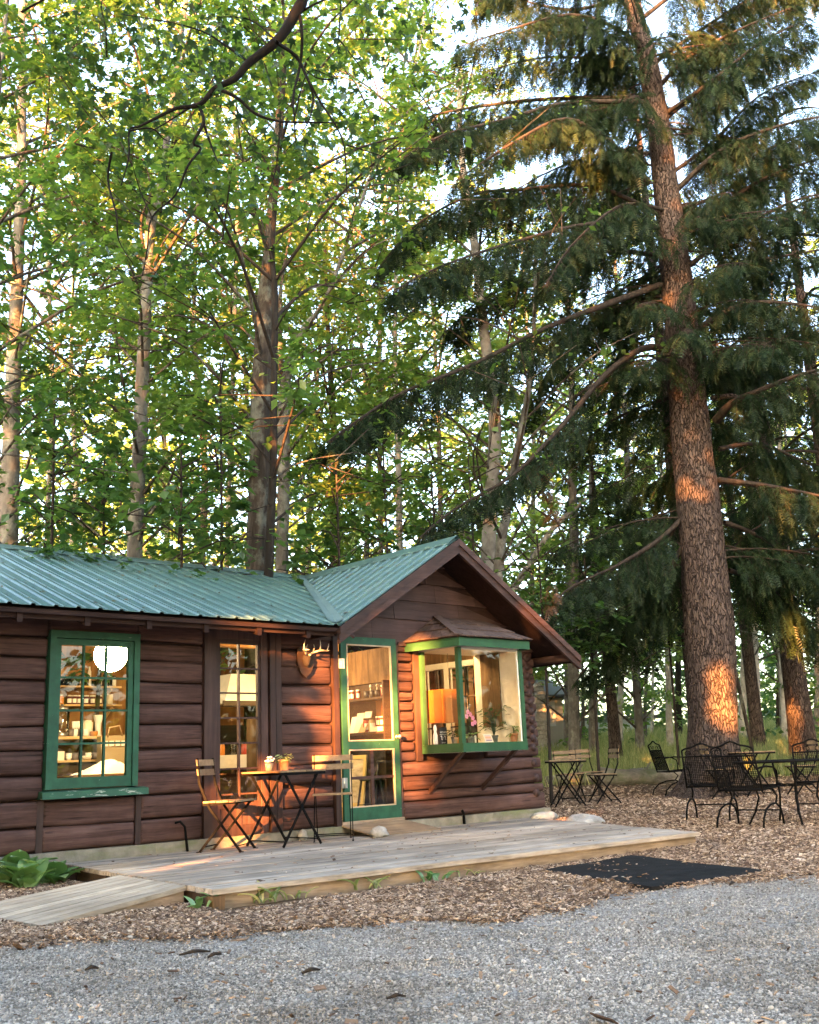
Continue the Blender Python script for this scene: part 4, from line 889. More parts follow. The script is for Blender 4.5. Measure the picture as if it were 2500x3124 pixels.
for s_ in (-.032, .022):
    q = p.x+s_; m.tube([(q-.012, -.3425, FZ+.088), (q, -.3425, FZ+.095), (q+.004, -.3425, FZ+.088), (q+.004, -.3425, FZ+.052), (q+.016, -.3425, FZ+.052)], .0042, 6)
m.bar((p.x-.012, -.3425, FZ+.072), (p.x+.004, -.3425, FZ+.072), .004); m.build('lettering', 'paper', sg)
p = at_y(*c5(465, 1450), -.36); tag(MB().lathe((p.x, -.36, FZ), [(.025, .001), (.03, .01), (.028, .1), (.016, .14), (.024, .17), (.018, .2), (.01, .22)], 12).build('candlestick', 'linen', None), 'pale turned candlestick beside the chalk sign in the bay window', 'candlestick')
def leafy(name, label, cat, pos, pot_r, pot_h, potmat, nleaf, size, spread, hmin, hmax, mat, seed, stem=True):
    rr = random.Random(seed); x, y, z = pos; t = thing(name, label, cat, pos)
    MB().lathe(pos, [(pot_r*.72, .001), (pot_r*.95, pot_h*.8), (pot_r*1.08, pot_h*.8), (pot_r*1.08, pot_h), (pot_r*.95, pot_h), (pot_r*.9, pot_h*.86), (0, pot_h*.85)], 16, cap=False).build('pot', potmat, t)
    TV = np.array([(0, 0, 0), (-.28, .35, .05), (-.2, .75, .03), (0, 1, -.08), (.2, .75, .03), (.28, .35, .05), (0, .5, 0)]); TT = [(0, 5, 6), (5, 4, 6), (4, 3, 6), (3, 2, 6), (2, 1, 6), (1, 0, 6)]
    C_, D_, U_, S_ = [], [], [], []; st = MB()
    for i in range(nleaf):
        a = rr.uniform(0, 6.28); rad = spread*math.sqrt(rr.random()); hh = rr.uniform(hmin, hmax)
        c = (x+rad*math.cos(a), y+rad*math.sin(a), z+pot_h+hh); C_.append(c); D_.append((math.cos(a), math.sin(a), rr.uniform(-.7, .3))); U_.append((rr.uniform(-.4, .4), rr.uniform(-.4, .4), 1)); S_.append(size*rr.uniform(.7, 1.25))
        if stem and i % 2 == 0: st.tube([(x, y, z+pot_h*.8), (x+rad*.3*math.cos(a), y+rad*.3*math.sin(a), z+pot_h+hh*.7), c], .003, 4, False)
    M = frames(np.array(D_), np.array(U_))*np.array(S_)[:, None, None]; so_ = Soup(); so_.add(*place(TV, TT, M, np.array(C_), np.array([rr.random() for _ in C_]))); so_.build('foliage', mat, t)
    if st.v: st.build('stem', 'leaf_dark', t)
    return t
p = at_y(*c5(1110, 1430), -.34); leafy('potted_plant', 'tall leafy green houseplant in the middle of the bay window', 'plant', (p.x, -.34, FZ), .05, .09, 'pot_grey', 60, .075, .15, .06, .36, 'leaf_dark', 3)
p = at_y(*c5(1330, 1440), -.55); leafy('potted_plant', 'small green plant in a terracotta pot at the right of the bay window', 'plant', (p.x, -.55, FZ), .05, .10, 'terracotta', 14, .085, .05, .0, .09, 'hosta', 5)
p = at_y(*c5(660, 1440), -.40); leafy('potted_plant', 'small dark plant behind the corner post of the bay window', 'plant', (p.x+.02, -.40, FZ), .04, .08, 'pot_grey', 16, .07, .045, .0, .12, 'leaf_dark', 9)
p = at_y(*c5(850, 1400), -.45); oc = leafy('orchid', 'pink orchid in a grey pot in the bay window', 'orchid', (p.x, -.45, FZ), .042, .075, 'pot_grey', 8, .1, .03, .0, .03, 'hosta', 13, False)
MB().tube([(p.x, -.45, FZ+.06), (p.x-.01, -.46, FZ+.2), (p.x-.03, -.47, FZ+.32)], .004, 5).build('stalk', 'leaf_dark', oc)
for i, (dx, dz) in enumerate(((-.05, .36), (-.015, .33), (0.03, .29), (.055, .24), (-.07, .31), (.015, .22))):
    m = MB()
    for k in range(5):
        a = k*1.2566; m.blob((p.x+dx+.016*math.cos(a), -.475-.006*(i % 2), FZ+dz+.016*math.sin(a)), (.014, .005, .014), i+k, 8, 5, .1)
    m.build('flower', 'orchid', oc)
p = at_y(*c5(1045, 1450), -.60); cdp = thing('greeting_card', 'white card with an orange sunset print leaning in the bay window', 'card', (p.x, -.6, FZ))
MB().hexa([(p.x-.07, -.62, FZ+.001), (p.x+.07, -.62, FZ+.001), (p.x+.07, -.615, FZ+.001), (p.x-.07, -.615, FZ+.001), (p.x-.07, -.58, FZ+.10), (p.x+.07, -.58, FZ+.10), (p.x+.07, -.575, FZ+.10), (p.x-.07, -.575, FZ+.10)]).build('sheet', 'paper', cdp)
k = N('sunset_print'); k.base(k.ramp(k.n('ShaderNodeTexCoord').outputs['Generated'], [(0, (.3, .25, .4))]), .5)
tcn = k.n('ShaderNodeTexCoord'); sx_ = k.n('ShaderNodeSeparateXYZ'); k.l(tcn.outputs['Generated'], sx_.inputs[0]); k.base(k.ramp(sx_.outputs[2], [(.05, (.2, .18, .35)), (.3, (.75, .6, .6)), (.55, (.85, .4, .25)), (.9, (.6, .6, .7))]), .5)
MB().add([(p.x-.05, -.6175, FZ+.018), (p.x+.05, -.6175, FZ+.018), (p.x+.05, -.5855, FZ+.088), (p.x-.05, -.5855, FZ+.088)], [(0, 1, 2, 3)]).build('print', 'sunset_print', cdp)
p = at_y(*c5(905, 1440), -.5); tag(MB().lathe((p.x, -.5, FZ), [(.011, .001), (.011, .085), (.004, .088)], 10).build('candle', 'cup_white', None), 'small white candle standing in the bay window', 'candle')
p0 = at_y(*c5(440, 880), -.10); p1 = at_y(*c5(690, 1240), -.10)
bx = thing('wall_cupboard', 'orange wooden box hanging behind the corner of the bay window', 'cupboard', (p0.x, -.1, p1.z))
MB().box(p0.x, p0.x+.13, -.10, .04, p1.z, p0.z).build('side_panel', 'cabinet', bx); MB().box(p0.x+.132, p1.x, -.13, .04, p1.z, p0.z+.01).build('door_panel', 'cabinet', bx)
m = MB().tube([(p1.x-.02, -.03, p0.z+.01), (p1.x-.02, -.03, 1.9)], .003, 5); m.build('hanger', 'stool_black', bx)
# ------------------------------------------------------------------ deck, ramp, mats
DK = thing('deck', 'low weathered grey plank deck in front of the cabin', 'deck', (-.8, -1.7, -.26))
NP = 23; ZD = -.13
def dl(t): return -3.54 + .36*t          # left edge x
def dr(t): return 1.52 + 1.43*min(1, t*1.02)
def yl(t): return -3.14*(1-t) - .036*t
def yr(t): return -3.47*(1-t) - .036*t
for i in range(NP):
    a, b = i/NP, (i+1)/NP; g = .0016*1.0/1.0
    a2, b2 = a+.0013, b-.0013
    zz = random.uniform(-.003, .003); cut = random.uniform(.35, .65) if random.random() < .55 else None
    def quad(s0, s1, ta, tb, z):
        P = lambda t, s_: (dl(t)*(1-s_)+dr(t)*s_, yl(t)*(1-s_)+yr(t)*s_)
        q = [P(ta, s0), P(ta, s1), P(tb, s1), P(tb, s0)]
        return [(x, y, z-.035) for x, y in q] + [(x, y, z) for x, y in q]
    segs = [(0, 1)] if cut is None else [(0, cut-.0004), (cut+.0004, 1)]
    for s0, s1 in segs:
        e = random.uniform(0, .004) if s1 == 1 else 0
        MB().hexa(quad(s0+(random.uniform(0, .003) if s0 == 0 else 0), s1-e, a2, b2, ZD+zz)).build('plank', 'deck_grey', DK)
m = MB(); m.hexa([(-3.50, -3.10, -.32), (1.50, -3.425, -.32), (1.50, -3.39, -.32), (-3.50, -3.065, -.32), (-3.50, -3.10, ZD-.04), (1.50, -3.425, ZD-.04), (1.50, -3.39, ZD-.04), (-3.50, -3.065, ZD-.04)]); m.build('fascia_board', 'fascia_wood', DK)
m = MB(); m.hexa([(-3.50, -3.05, -.32), (-3.46, -3.05, -.32), (-3.12, -.1, -.32), (-3.16, -.1, -.32), (-3.50, -3.05, ZD-.04), (-3.46, -3.05, ZD-.04), (-3.12, -.1, ZD-.04), (-3.16, -.1, ZD-.04)]); m.build('fascia_board', 'dark_wood', DK)
m = MB(); m.hexa([(1.46, -3.38, -.32), (1.505, -3.38, -.32), (2.90, -.1, -.32), (2.86, -.1, -.32), (1.46, -3.38, ZD-.04), (1.505, -3.38, ZD-.04), (2.90, -.1, ZD-.04), (2.86, -.1, ZD-.04)]); m.build('fascia_board', 'fascia_wood', DK)
for t in (.15, .4, .65, .9): MB().box(-3.3, 1.6, yl(t)-.02, yl(t)+.02, -.33, ZD-.04).build('joist', 'dark_wood', DK)
MB().box(-3.53, -3.44, -3.14, -3.05, -.36, ZD-.045).build('corner_post', 'old_board', DK)
RM = thing('ramp', 'short pale plank ramp leading up to the left end of the deck', 'ramp', (-4.0, -2.1, -.26))
nr = 9
for i in range(nr):
    a, b = i/nr+.006, (i+1)/nr-.006; T0 = Vector((-3.375, -1.52, ZD-.004)); T1 = Vector((-3.475, -2.72, ZD-.004)); L0 = Vector((-4.60, -1.60, -.238)); L1 = Vector((-4.56, -2.90, -.238))
    q = [L0.lerp(L1, a), L0.lerp(L1, b), T0.lerp(T1, b), T0.lerp(T1, a)]; e = random.uniform(0, .012); q[0].x -= e; q[1].x -= e
    MB().hexa([v-Vector((0, 0, .03)) for v in (q[0], q[1], q[2], q[3])] + q).build('plank', 'ramp_wood', RM)
MB().hexa([(-4.5, -2.86, -.30), (-3.49, -2.70, -.30), (-3.49, -2.66, -.30), (-4.5, -2.82, -.30), (-4.5, -2.86, -.266), (-3.49, -2.70, ZD-.036), (-3.49, -2.66, ZD-.036), (-4.5, -2.82, -.266)]).build('side_board', 'fascia_wood', RM)
pw = MB().hexa([(-.03, -.56, ZD+.004), (.98, -.50, ZD+.004), (.86, -.045, -.035), (-.06, -.045, -.035), (-.03, -.56, ZD+.016), (.98, -.50, ZD+.016), (.86, -.045, -.02), (-.06, -.045, -.02)])
tag(pw.build('door_ramp', 'plywood', None), 'thin brown plywood sheet sloping from the screen door to the deck', 'ramp')
p = at_z(800+555*.5797, 1600+1640*.5797, ZD); tag(MB().blob((-.02, -.62, ZD+.045), (.11, .07, .06), 4, 12, 8, .5, 1.6).build('rock', 'rock', None), 'grey stone lying by the plywood sheet at the screen door', 'rock')
tag(MB().blob((2.93, -.28, -.13), (.20, .10, .075), 2, 14, 9, .35, 1.4).build('rock', 'pale_rock', None), 'cream boulder at the cabin corner, smaller of the two beside the deck', 'rock')
tag(MB().blob((2.98, -.92, -.20), (.27, .20, .12), 6, 16, 10, .3, 1.3).build('rock', 'rock', None), 'flat grey boulder at the right end of the deck', 'rock')
tag(MB().blob((-.62, -.10, ZD+.05), (.05, .04, .06), 8, 10, 7, .5, 2).build('rock', 'pale_rock', None), 'small white stone against the foundation under the deck chair', 'rock')
MC = [(-.88, -3.62), (.34, -3.54), (-.21, -5.13), (-1.37, -4.99)]
nm = 14; vs = []
for j in range(nm+1):
    for i in range(nm+1):
        u, v = i/nm, j/nm; x = (MC[0][0]*(1-u)+MC[1][0]*u)*(1-v)+(MC[3][0]*(1-u)+MC[2][0]*u)*v; y = (MC[0][1]*(1-u)+MC[1][1]*u)*(1-v)+(MC[3][1]*(1-u)+MC[2][1]*u)*v
        vs.append((x+.012*mnoise.noise(Vector((x*4, y*4, 1))), y+.012*mnoise.noise(Vector((x*4, y*4, 5))), gz(x, y)+.026+.012*mnoise.noise(Vector((x*2.4, y*2.4, 0)))))
n1 = nm+1; m = MB(); m.add(vs, [(j*n1+i, (j+1)*n1+i, (j+1)*n1+i+1, j*n1+i+1) for j in range(nm) for i in range(nm)], True)
edge = [i for i in range(n1)] + [j*n1+nm for j in range(1, n1)] + [nm*n1+i for i in range(nm-1, -1, -1)] + [j*n1 for j in range(nm-1, 0, -1)]
ev = [vs[i] for i in edge]; nb_ = len(ev); m.add([(x, y, z) for x, y, z in ev]+[(x, y, z-.03) for x, y, z in ev], [(i, (i+1) % nb_, nb_+(i+1) % nb_, nb_+i) for i in range(nb_)])
tag(m.build('rubber_mat', 'rubber', None), 'black rubber mat lying on the ground in front of the deck', 'mat')
# pipe stubs by the foundation
tag(MB().tube([(-2.06, -.02, .14), (-2.02, -.05, .15), (-1.98, -.07, .10), (-1.95, -.075, ZD)], .012, 8).build('pipe_stub', 'black_iron', None), 'thin bent dark pipe by the foundation left of the glazed door', 'pipe')
tag(MB().tube([(1.78, -.05, ZD), (1.77, -.06, .0), (1.75, -.05, .03)], .016, 8).build('pipe_stub', 'black_iron', None), 'short dark pipe stub at the foundation under the bay window', 'pipe')

# antlers on a plaque
AN = thing('antler_mount', 'white deer antlers on a dark wooden plaque hung on the log wall', 'antlers', (-.49, .0, 1.72))
sh = [(-.10, .16), (-.05, .19), (0, .17), (.05, .19), (.10, .16), (.105, 0), (.07, -.09), (0, -.15), (-.07, -.09), (-.105, 0)]
MB().prism([(-.49+a, -.012, 1.70+b) for a, b in sh], (0, -.022, 0)).build('plaque', 'dark_wood', AN)
MB().blob((-.49, -.05, 1.74), (.05, .045, .07), 3, 10, 7, .3).build('skull_cap', 'fur_dark', AN)
for s_ in (-1, 1):
    c = Vector((-.49, -.07, 1.79)); m = MB()
    main = [c+Vector((s_*.02, 0, 0)), c+Vector((s_*.05, -.03, .03)), c+Vector((s_*.11, -.08, .05)), c+Vector((s_*.15, -.15, .04)), c+Vector((s_*.13, -.21, .035))]
    m.tube(main, [.014, .012, .011, .009, .004], 7)
    m.tube([main[1], main[1]+Vector((s_*.005, -.02, .05)), main[1]+Vector((-s_*.01, -.03, .085))], [.009, .007, .003], 6)
    m.tube([main[2], main[2]+Vector((s_*.0, -.01, .06)), main[2]+Vector((-s_*.012, -.02, .11))], [.009, .007, .003], 6)
    m.tube([main[3], main[3]+Vector((s_*.015, -.01, .05)), main[3]+Vector((s_*.01, -.02, .075))], [.008, .006, .003], 6)
    m.build('antler', 'antler', AN)

# ------------------------------------------------------------------ bistro table and chairs
def make_bistro_chair(name, label, group):
    """folding chair, origin at the floor under the seat, faces +x"""
    t = thing(name, label, 'chair', (0, 0, 0), group)
    for s_ in (-1, 1):
        y = s_*.195
        m = MB(); m.bar((.21, y, 0), (-.10, y, .40), .022, .010, (0, 1, 0)).bar((-.10, y, .40), (-.20, y, .62), .022, .010, (0, 1, 0)).bar((-.20, y, .62), (-.225, y, .86), .022, .010, (0, 1, 0)); m.bar((.19, y-.0, .004), (.235, y, .004), .02, .008); m.build('back_leg', 'black_iron', t)
        y = s_*.172
        m = MB(); m.bar((-.21, y, 0), (.17, y, .44), .022, .010, (0, 1, 0)); m.bar((-.235, y, .004), (-.19, y, .004), .02, .008); m.build('front_leg', 'black_iron', t)
        MB().bar((-.17, s_*.185, .43), (.20, s_*.185, .445), .012, .02).build('seat_rail', 'black_iron', t)
    for x, z, y in ((.17, .055, .195), (-.17, .05, .172)): MB().tube([(x, -y, z), (x, y, z)], .006, 6).build('stretcher', 'black_iron', t)
    for k in range(6):
        x = -.16+k*.064; MB().box(x, x+.056, -.205, .205, .447+.002*(k % 2), .462+.002*(k % 2)).build('seat_slat', 'slat_wood', t)
    for z0 in (.70, .79):
        x = -.205-(z0-.6)*.10; MB().hexa([(x, -.215, z0), (x+.014, -.215, z0), (x+.014, .215, z0), (x, .215, z0), (x-.008, -.215, z0+.058), (x+.006, -.215, z0+.058), (x+.006, .215, z0+.058), (x-.008, .215, z0+.058)]).build('back_slat', 'slat_wood', t)
    return t
def make_bistro_table(name, label, group=None):
    """folding table, long way along y, X-frames across"""
    t = thing(name, label, 'table', (0, 0, 0), group)
    for k in range(7):
        x = -.29+k*.083; MB().box(x, x+.077, -.31, .31, .695, .712).build('top_slat', 'slat_wood', t)
    for s_ in (-1, 1):
        MB().box(-.285, .285, s_*.30-.008, s_*.30+.008, .668, .694).build('top_rail', 'black_iron', t)
        MB().bar((-.245, s_*.285, 0), (.20, s_*.285, .68), .024, .011, (0, 1, 0)).build('leg', 'black_iron', t)
        MB().bar((.245, s_*.268, 0), (-.20, s_*.268, .68), .024, .011, (0, 1, 0)).build('leg', 'black_iron', t)
    for x, y in ((-.215, .285), (.215, .268)): MB().tube([(x, -y, .05), (x, y, .05)], .007, 6).build('stretcher', 'black_iron', t)
    return t
bt = make_bistro_table('bistro_table', 'folding slatted bistro table with a flower pot on the deck'); bt.location = (-1.07, -.42, ZD+.002); bt.rotation_euler = (0, 0, R(4))
bc = make_bistro_chair('bistro_chair', 'folding chair left of the deck table, seen from the side', 'bistro chairs'); bc.location = (-1.74, -.44, ZD+.002); bc.rotation_euler = (0, 0, math.atan2(-.80, .60))
dup(bc, (-.47, -.44, ZD+.002), math.atan2(-.78, -.62), 'folding chair with pale slats between the deck table and the screen door')
pp = (-1.05, -.40, ZD+.716)
leafy('flower_pot', 'terracotta pot with a pale green succulent on the deck table', 'pot', pp, .058, .105, 'terracotta', 46, .05, .065, -.01, .05, 'succulent', 21, False)
p_ = thing('flower_pot', 'small dark pot with white flowers behind the terracotta pot', 'pot', (-1.16, -.30, pp[2])); MB().lathe((-1.16, -.30, pp[2]), [(.035, .001), (.045, .075), (.04, .075), (.03, .06)], 12).build('pot', 'pot_grey', p_)
m = MB(); rr = random.Random(4)
for k in range(14): m.blob((-1.16+rr.uniform(-.06, .04), -.30+rr.uniform(-.05, .05), pp[2]+.08+rr.uniform(0, .06)), (.013, .013, .011), k, 7, 5, .2)
m.build('flower', 'cup_white', p_)
G_ = 'bistro chairs'
def gset(o, x, y, rz): o.location = (x, y, gz(x, y)+.012); o.rotation_euler = (0, 0, rz)
# table group beyond the cabin corner
tb2 = dup(bt, (0, 0, 0), 0, 'folding bistro table standing on the mulch beyond the cabin corner'); gset(tb2, 5.87, 1.79, R(-42))
for (x, y, rz, lb) in ((5.27, 2.15, R(-55), 'folding chair half hidden behind the cabin corner logs'), (6.62, 1.66, R(150), 'folding chair at the right of the bistro table beyond the cabin corner'),
                       (7.05, 2.72, R(-125), 'folding chair just behind the bistro table beyond the cabin corner'), (7.7, 2.85, R(-110), 'farthest folding chair of the group beyond the cabin corner')):
    c = dup(bc, (0, 0, 0), 0, lb); gset(c, x, y, rz)
tb3 = dup(bt, (0, 0, 0), 0, 'folding bistro table half hidden behind the big hemlock trunk'); gset(tb3, 8.55, .1, R(-40))
for (x, y, rz, lb) in ((8.1, .45, R(-40), 'folding chair just right of the big hemlock trunk'), (9.1, -.45, R(140), 'folding chair seen above the round iron table, farther right of the trunk')):
    c = dup(bc, (0, 0, 0), 0, lb); gset(c, x, y, rz)

# ------------------------------------------------------------------ wrought iron set
def mesh_sheet(pts, nu, nv, r=.0032):
    """woven wire sheet over a bilinear patch pts = 4 corners"""
    m = MB(); P = lambda u, v: (Vector(pts[0])*(1-u)+Vector(pts[1])*u)*(1-v)+(Vector(pts[3])*(1-u)+Vector(pts[2])*u)*v
    for i in range(nu+1): m.bar(P(i/nu, 0), P(i/nu, 1), r*2, r*2)
    for j in range(nv+1): m.bar(P(0, j/nv), P(1, j/nv), r*2, r*1.4)
    return m
def make_iron_chair(name, label, group):
    """spring-leg patio chair, faces +x"""
    t = thing(name, label, 'chair', (0, 0, 0), group); r = .011
    MB().tube([(-.21, -.25, .41), (.24, -.27, .43), (.24, .27, .43), (-.21, .25, .41), (-.21, -.25, .41)], r, 7).build('seat_frame', 'black_iron', t)
    o = mesh_sheet([(-.21, -.25, .41), (.24, -.27, .43), (.24, .27, .43), (-.21, .25, .41)], 20, 20).build('seat', 'black_iron', t); o['label'] = 'black wire mesh seat'
    for s_ in (-1, 1):
        y = s_*.25; MB().tube([(-.21, y, .40), (-.28, y*.98, .62), (-.35, y*.96, .86)], r, 7).build('back_post', 'black_iron', t)
        # bowed spring base: one rod from the front foot over to the rear foot
        MB().tube([(.30, y*1.05, 0), (.29, y*1.05, .10), (.24, y*1.05, .20), (.12, y*1.05, .255), (-.05, y*1.05, .245), (-.20, y*1.05, .20), (-.30, y*1.05, .11), (-.34, y*1.05, 0)], r*1.1, 7).build('leg', 'black_iron', t)
        MB().tube([(.12, y*1.05, .255), (.18, y*1.04, .33), (.10, y*1.02, .40), (-.02, y, .42)], r, 7).build('leg_brace', 'black_iron', t)
        MB().tube([(-.29, y*1.0, .64), (-.12, y*1.12, .66), (.10, y*1.14, .645), (.19, y*1.14, .60), (.20, y*1.12, .52), (.19, y*1.06, .43)], r, 7).build('arm', 'black_iron', t)
    pts = [(-.35, -.24, .86)] + [(-.35-.012*math.sin(math.pi*i/12), -.24+.48*i/12, .86+.065*math.sin(math.pi*i/12)**1.0*(1+.25*math.cos(2*math.pi*i/12*2))) for i in range(1, 12)] + [(-.35, .24, .86)]
    MB().tube(pts, r, 7).build('top_rail', 'black_iron', t)
    MB().tube([(-.325, -.243, .78), (-.33, 0, .785), (-.325, .243, .78)], r*.8, 7).build('back_rail', 'black_iron', t)
    o = mesh_sheet([(-.215, -.24, .44), (-.215, .24, .44), (-.322, .235, .775), (-.322, -.235, .775)], 20, 16).build('back', 'black_iron', t); o['label'] = 'black wire mesh back'
    for s_ in (-1, 1):
        for yc in (.07, .17):
            m = MB(); m.tube([(-.335, s_*yc+.035*math.cos(a), .825+.03*math.sin(a)) for a in np.linspace(-1.2, 3.9, 10)], .005, 5); m.build('scroll', 'black_iron', t)
    MB().tube([(.26, -.26, .17), (.26, .26, .17)], r*.8, 6).build('stretcher', 'black_iron', t); return t
ic = make_iron_chair('iron_chair', 'black wrought iron mesh chair in front of the hemlock trunk, back to the camera', 'wrought iron chairs')
gset(ic, 3.66, -2.72, R(10))
d_ = dup(ic, (0, 0, 0), 0, 'black wrought iron chair at the far left of the round table, against the trunk'); gset(d_, 4.72, -1.55, R(22))
d_ = dup(ic, (0, 0, 0), 0, 'black wrought iron chair behind the round table at the right edge'); gset(d_, 5.45, -2.62, R(-150))
d_ = dup(ic, (0, 0, 0), 0, 'wrought iron chair standing farthest back, just left of the hemlock trunk'); gset(d_, 8.75, 1.75, R(-30))
def make_round_table():
    t = thing('iron_table', 'round black wrought iron mesh table at the right edge of the picture', 'table', (0, 0, 0)); R0 = .56
    MB().tube([(R0*math.cos(a), R0*math.sin(a), .70) for a in np.linspace(0, 2*math.pi, 41)], .013, 7, False).build('rim', 'black_iron', t)
    m = MB()
    for i in range(-24, 25):
        q = i/24*R0*.985; h = math.sqrt(max(0, (R0*.985)**2-q*q))
        if h > .02: m.bar((q, -h, .702), (q, h, .702), .008, .004).bar((-h, q, .7035), (h, q, .7035), .008, .004)
    m.build('top', 'black_iron', t)
    for k in range(4):
        a = k*math.pi/2+.6; c, s_ = math.cos(a), math.sin(a)
        MB().tube([(.50*c, .50*s_, .69), (.47*c, .47*s_, .60), (.36*c, .36*s_, .45), (.33*c, .33*s_, .30), (.38*c, .38*s_, .15), (.47*c, .47*s_, .0)], .012, 7).build('leg', 'black_iron', t)
        MB().tube([(.36*c, .36*s_, .45), (0, 0, .42)], .008, 6).build('brace', 'black_iron', t)
    MB().tube([(.3*math.cos(a), .3*math.sin(a), .43) for a in np.linspace(0, 6.2832, 21)], .008, 6, False).build('ring', 'black_iron', t)
    return t
rt = make_round_table(); gset(rt, 4.27, -2.86, R(10))
# ------------------------------------------------------------------ trees
HF = np.array([math.sin(YAW), math.cos(YAW), 0])
K = 1.4493
def av(u, v, s): k = pray(u*K, v*K); return Vector(CAM + k*(s/(k @ HF)))     # on the upright plane s metres ahead
LV = np.array([(0, 0, 0), (-.34, .45, .07), (0, 1, -.03), (.34, .45, .07)]); LT = [(0, 3, 2), (0, 2, 1)]
# five-lobed leaf
def maple_leaf():
    P = [(0, 0)]; lob = [(-1.75, .5), (-.95, .72), (0, 1.0), (.95, .72), (1.75, .5)]; out = []
    for i, (a, r) in enumerate(lob):
        if i: am = (lob[i-1][0]+a)/2; out.append((am, .36))
        out += [(a-.16, r*.72), (a, r), (a+.16, r*.72)]
    pts = [(math.sin(a)*r, .12+math.cos(a)*r) for a, r in out]
    V = [(0, .12, 0), (0, -.05, 0)] + [(x*.62, y*.8, -.10*x*x-.05*y) for x, y in pts]; n = len(pts)
    return np.array(V), [(0, 2+i, 3+i) for i in range(n-1)] + [(0, 1, 2), (0, 1+n, 1)]
MV, MT = maple_leaf()
def spray_template():
    V = [(0, 0, 0), (-.02, .5, .02), (0, 1, -.08), (.02, .5, .02)]; T = [(0, 3, 2), (0, 2, 1)]
    for i in range(5):
        y = .05+i*.18; L = .24*(1-(i/6.2)**1.6)+.05
        for s_ in (-1, 1):
            b = len(V); z0 = .02-.10*y*y; V += [(0, y-.03, z0), (0, y+.075, z0), (s_*L, y+L*.75, z0-.10*L-.02)]; T.append((b, b+1, b+2) if s_ < 0 else (b, b+2, b+1))
    return np.array(V), T
SV, ST = spray_template()
def path_interp(pts, t):
    n = len(pts)-1; f = min(n-1e-6, max(0, t*n)); i = int(f); return Vector(pts[i]).lerp(Vector(pts[i+1]), f-i)
def smooth_path(pts, k=4):
    """Catmull-Rom through the points"""
    pts = [Vector(p) for p in pts]; out = []
    for i in range(len(pts)-1):
        p0, p1, p2, p3 = pts[max(i-1, 0)], pts[i], pts[i+1], pts[min(i+2, len(pts)-1)]
        for j in range(k):
            t = j/k; out.append(.5*((2*p1)+(p2-p0)*t+(2*p0-5*p1+4*p2-p3)*t*t+(3*p1-p0-3*p2+p3)*t**3))
    return out + [pts[-1]]
def trunk_mesh(pts, rad, n, parent, mat, furrow=.03, freq=6., flare=.0, name='trunk'):
    pts = [Vector(p) for p in pts]; ps = smooth_path(pts, 5); rs = list(np.interp(np.linspace(0, len(pts)-1, len(ps)), range(len(pts)), rad)); m = MB(); vs = []
    z0 = ps[0].z
    for i, p in enumerate(ps):
        d = (ps[min(i+1, len(ps)-1)]-ps[max(i-1, 0)]).normalized(); a = d.cross(Vector((0, 1, 0))).normalized(); b = d.cross(a)
        for k in range(n):
            t = 2*math.pi*k/n; o = a*math.cos(t)+b*math.sin(t); r = rs[i]
            if flare: r *= 1 + flare*math.exp(-(p.z-z0)/.35)*(.55+.9*max(0, math.sin(t*3+1.0))**2+.4*max(0, math.sin(t*5))**2)
            q = Vector((p.x+o.x*r, p.y+o.y*r, p.z*.14)); r *= 1 + furrow*(mnoise.noise(q*freq)+.6*mnoise.noise(q*freq*2.3)) + furrow*.9*mnoise.noise(p*1.3+o*.3)
            vs.append(p+o*r)
    m.add(vs, [(i*n+k, i*n+(k+1) % n, (i+1)*n+(k+1) % n, (i+1)*n+k) for i in range(len(ps)-1) for k in range(n)] + [tuple((len(ps)-1)*n+k for k in range(n))], True)
    return m.build(name, mat, parent)

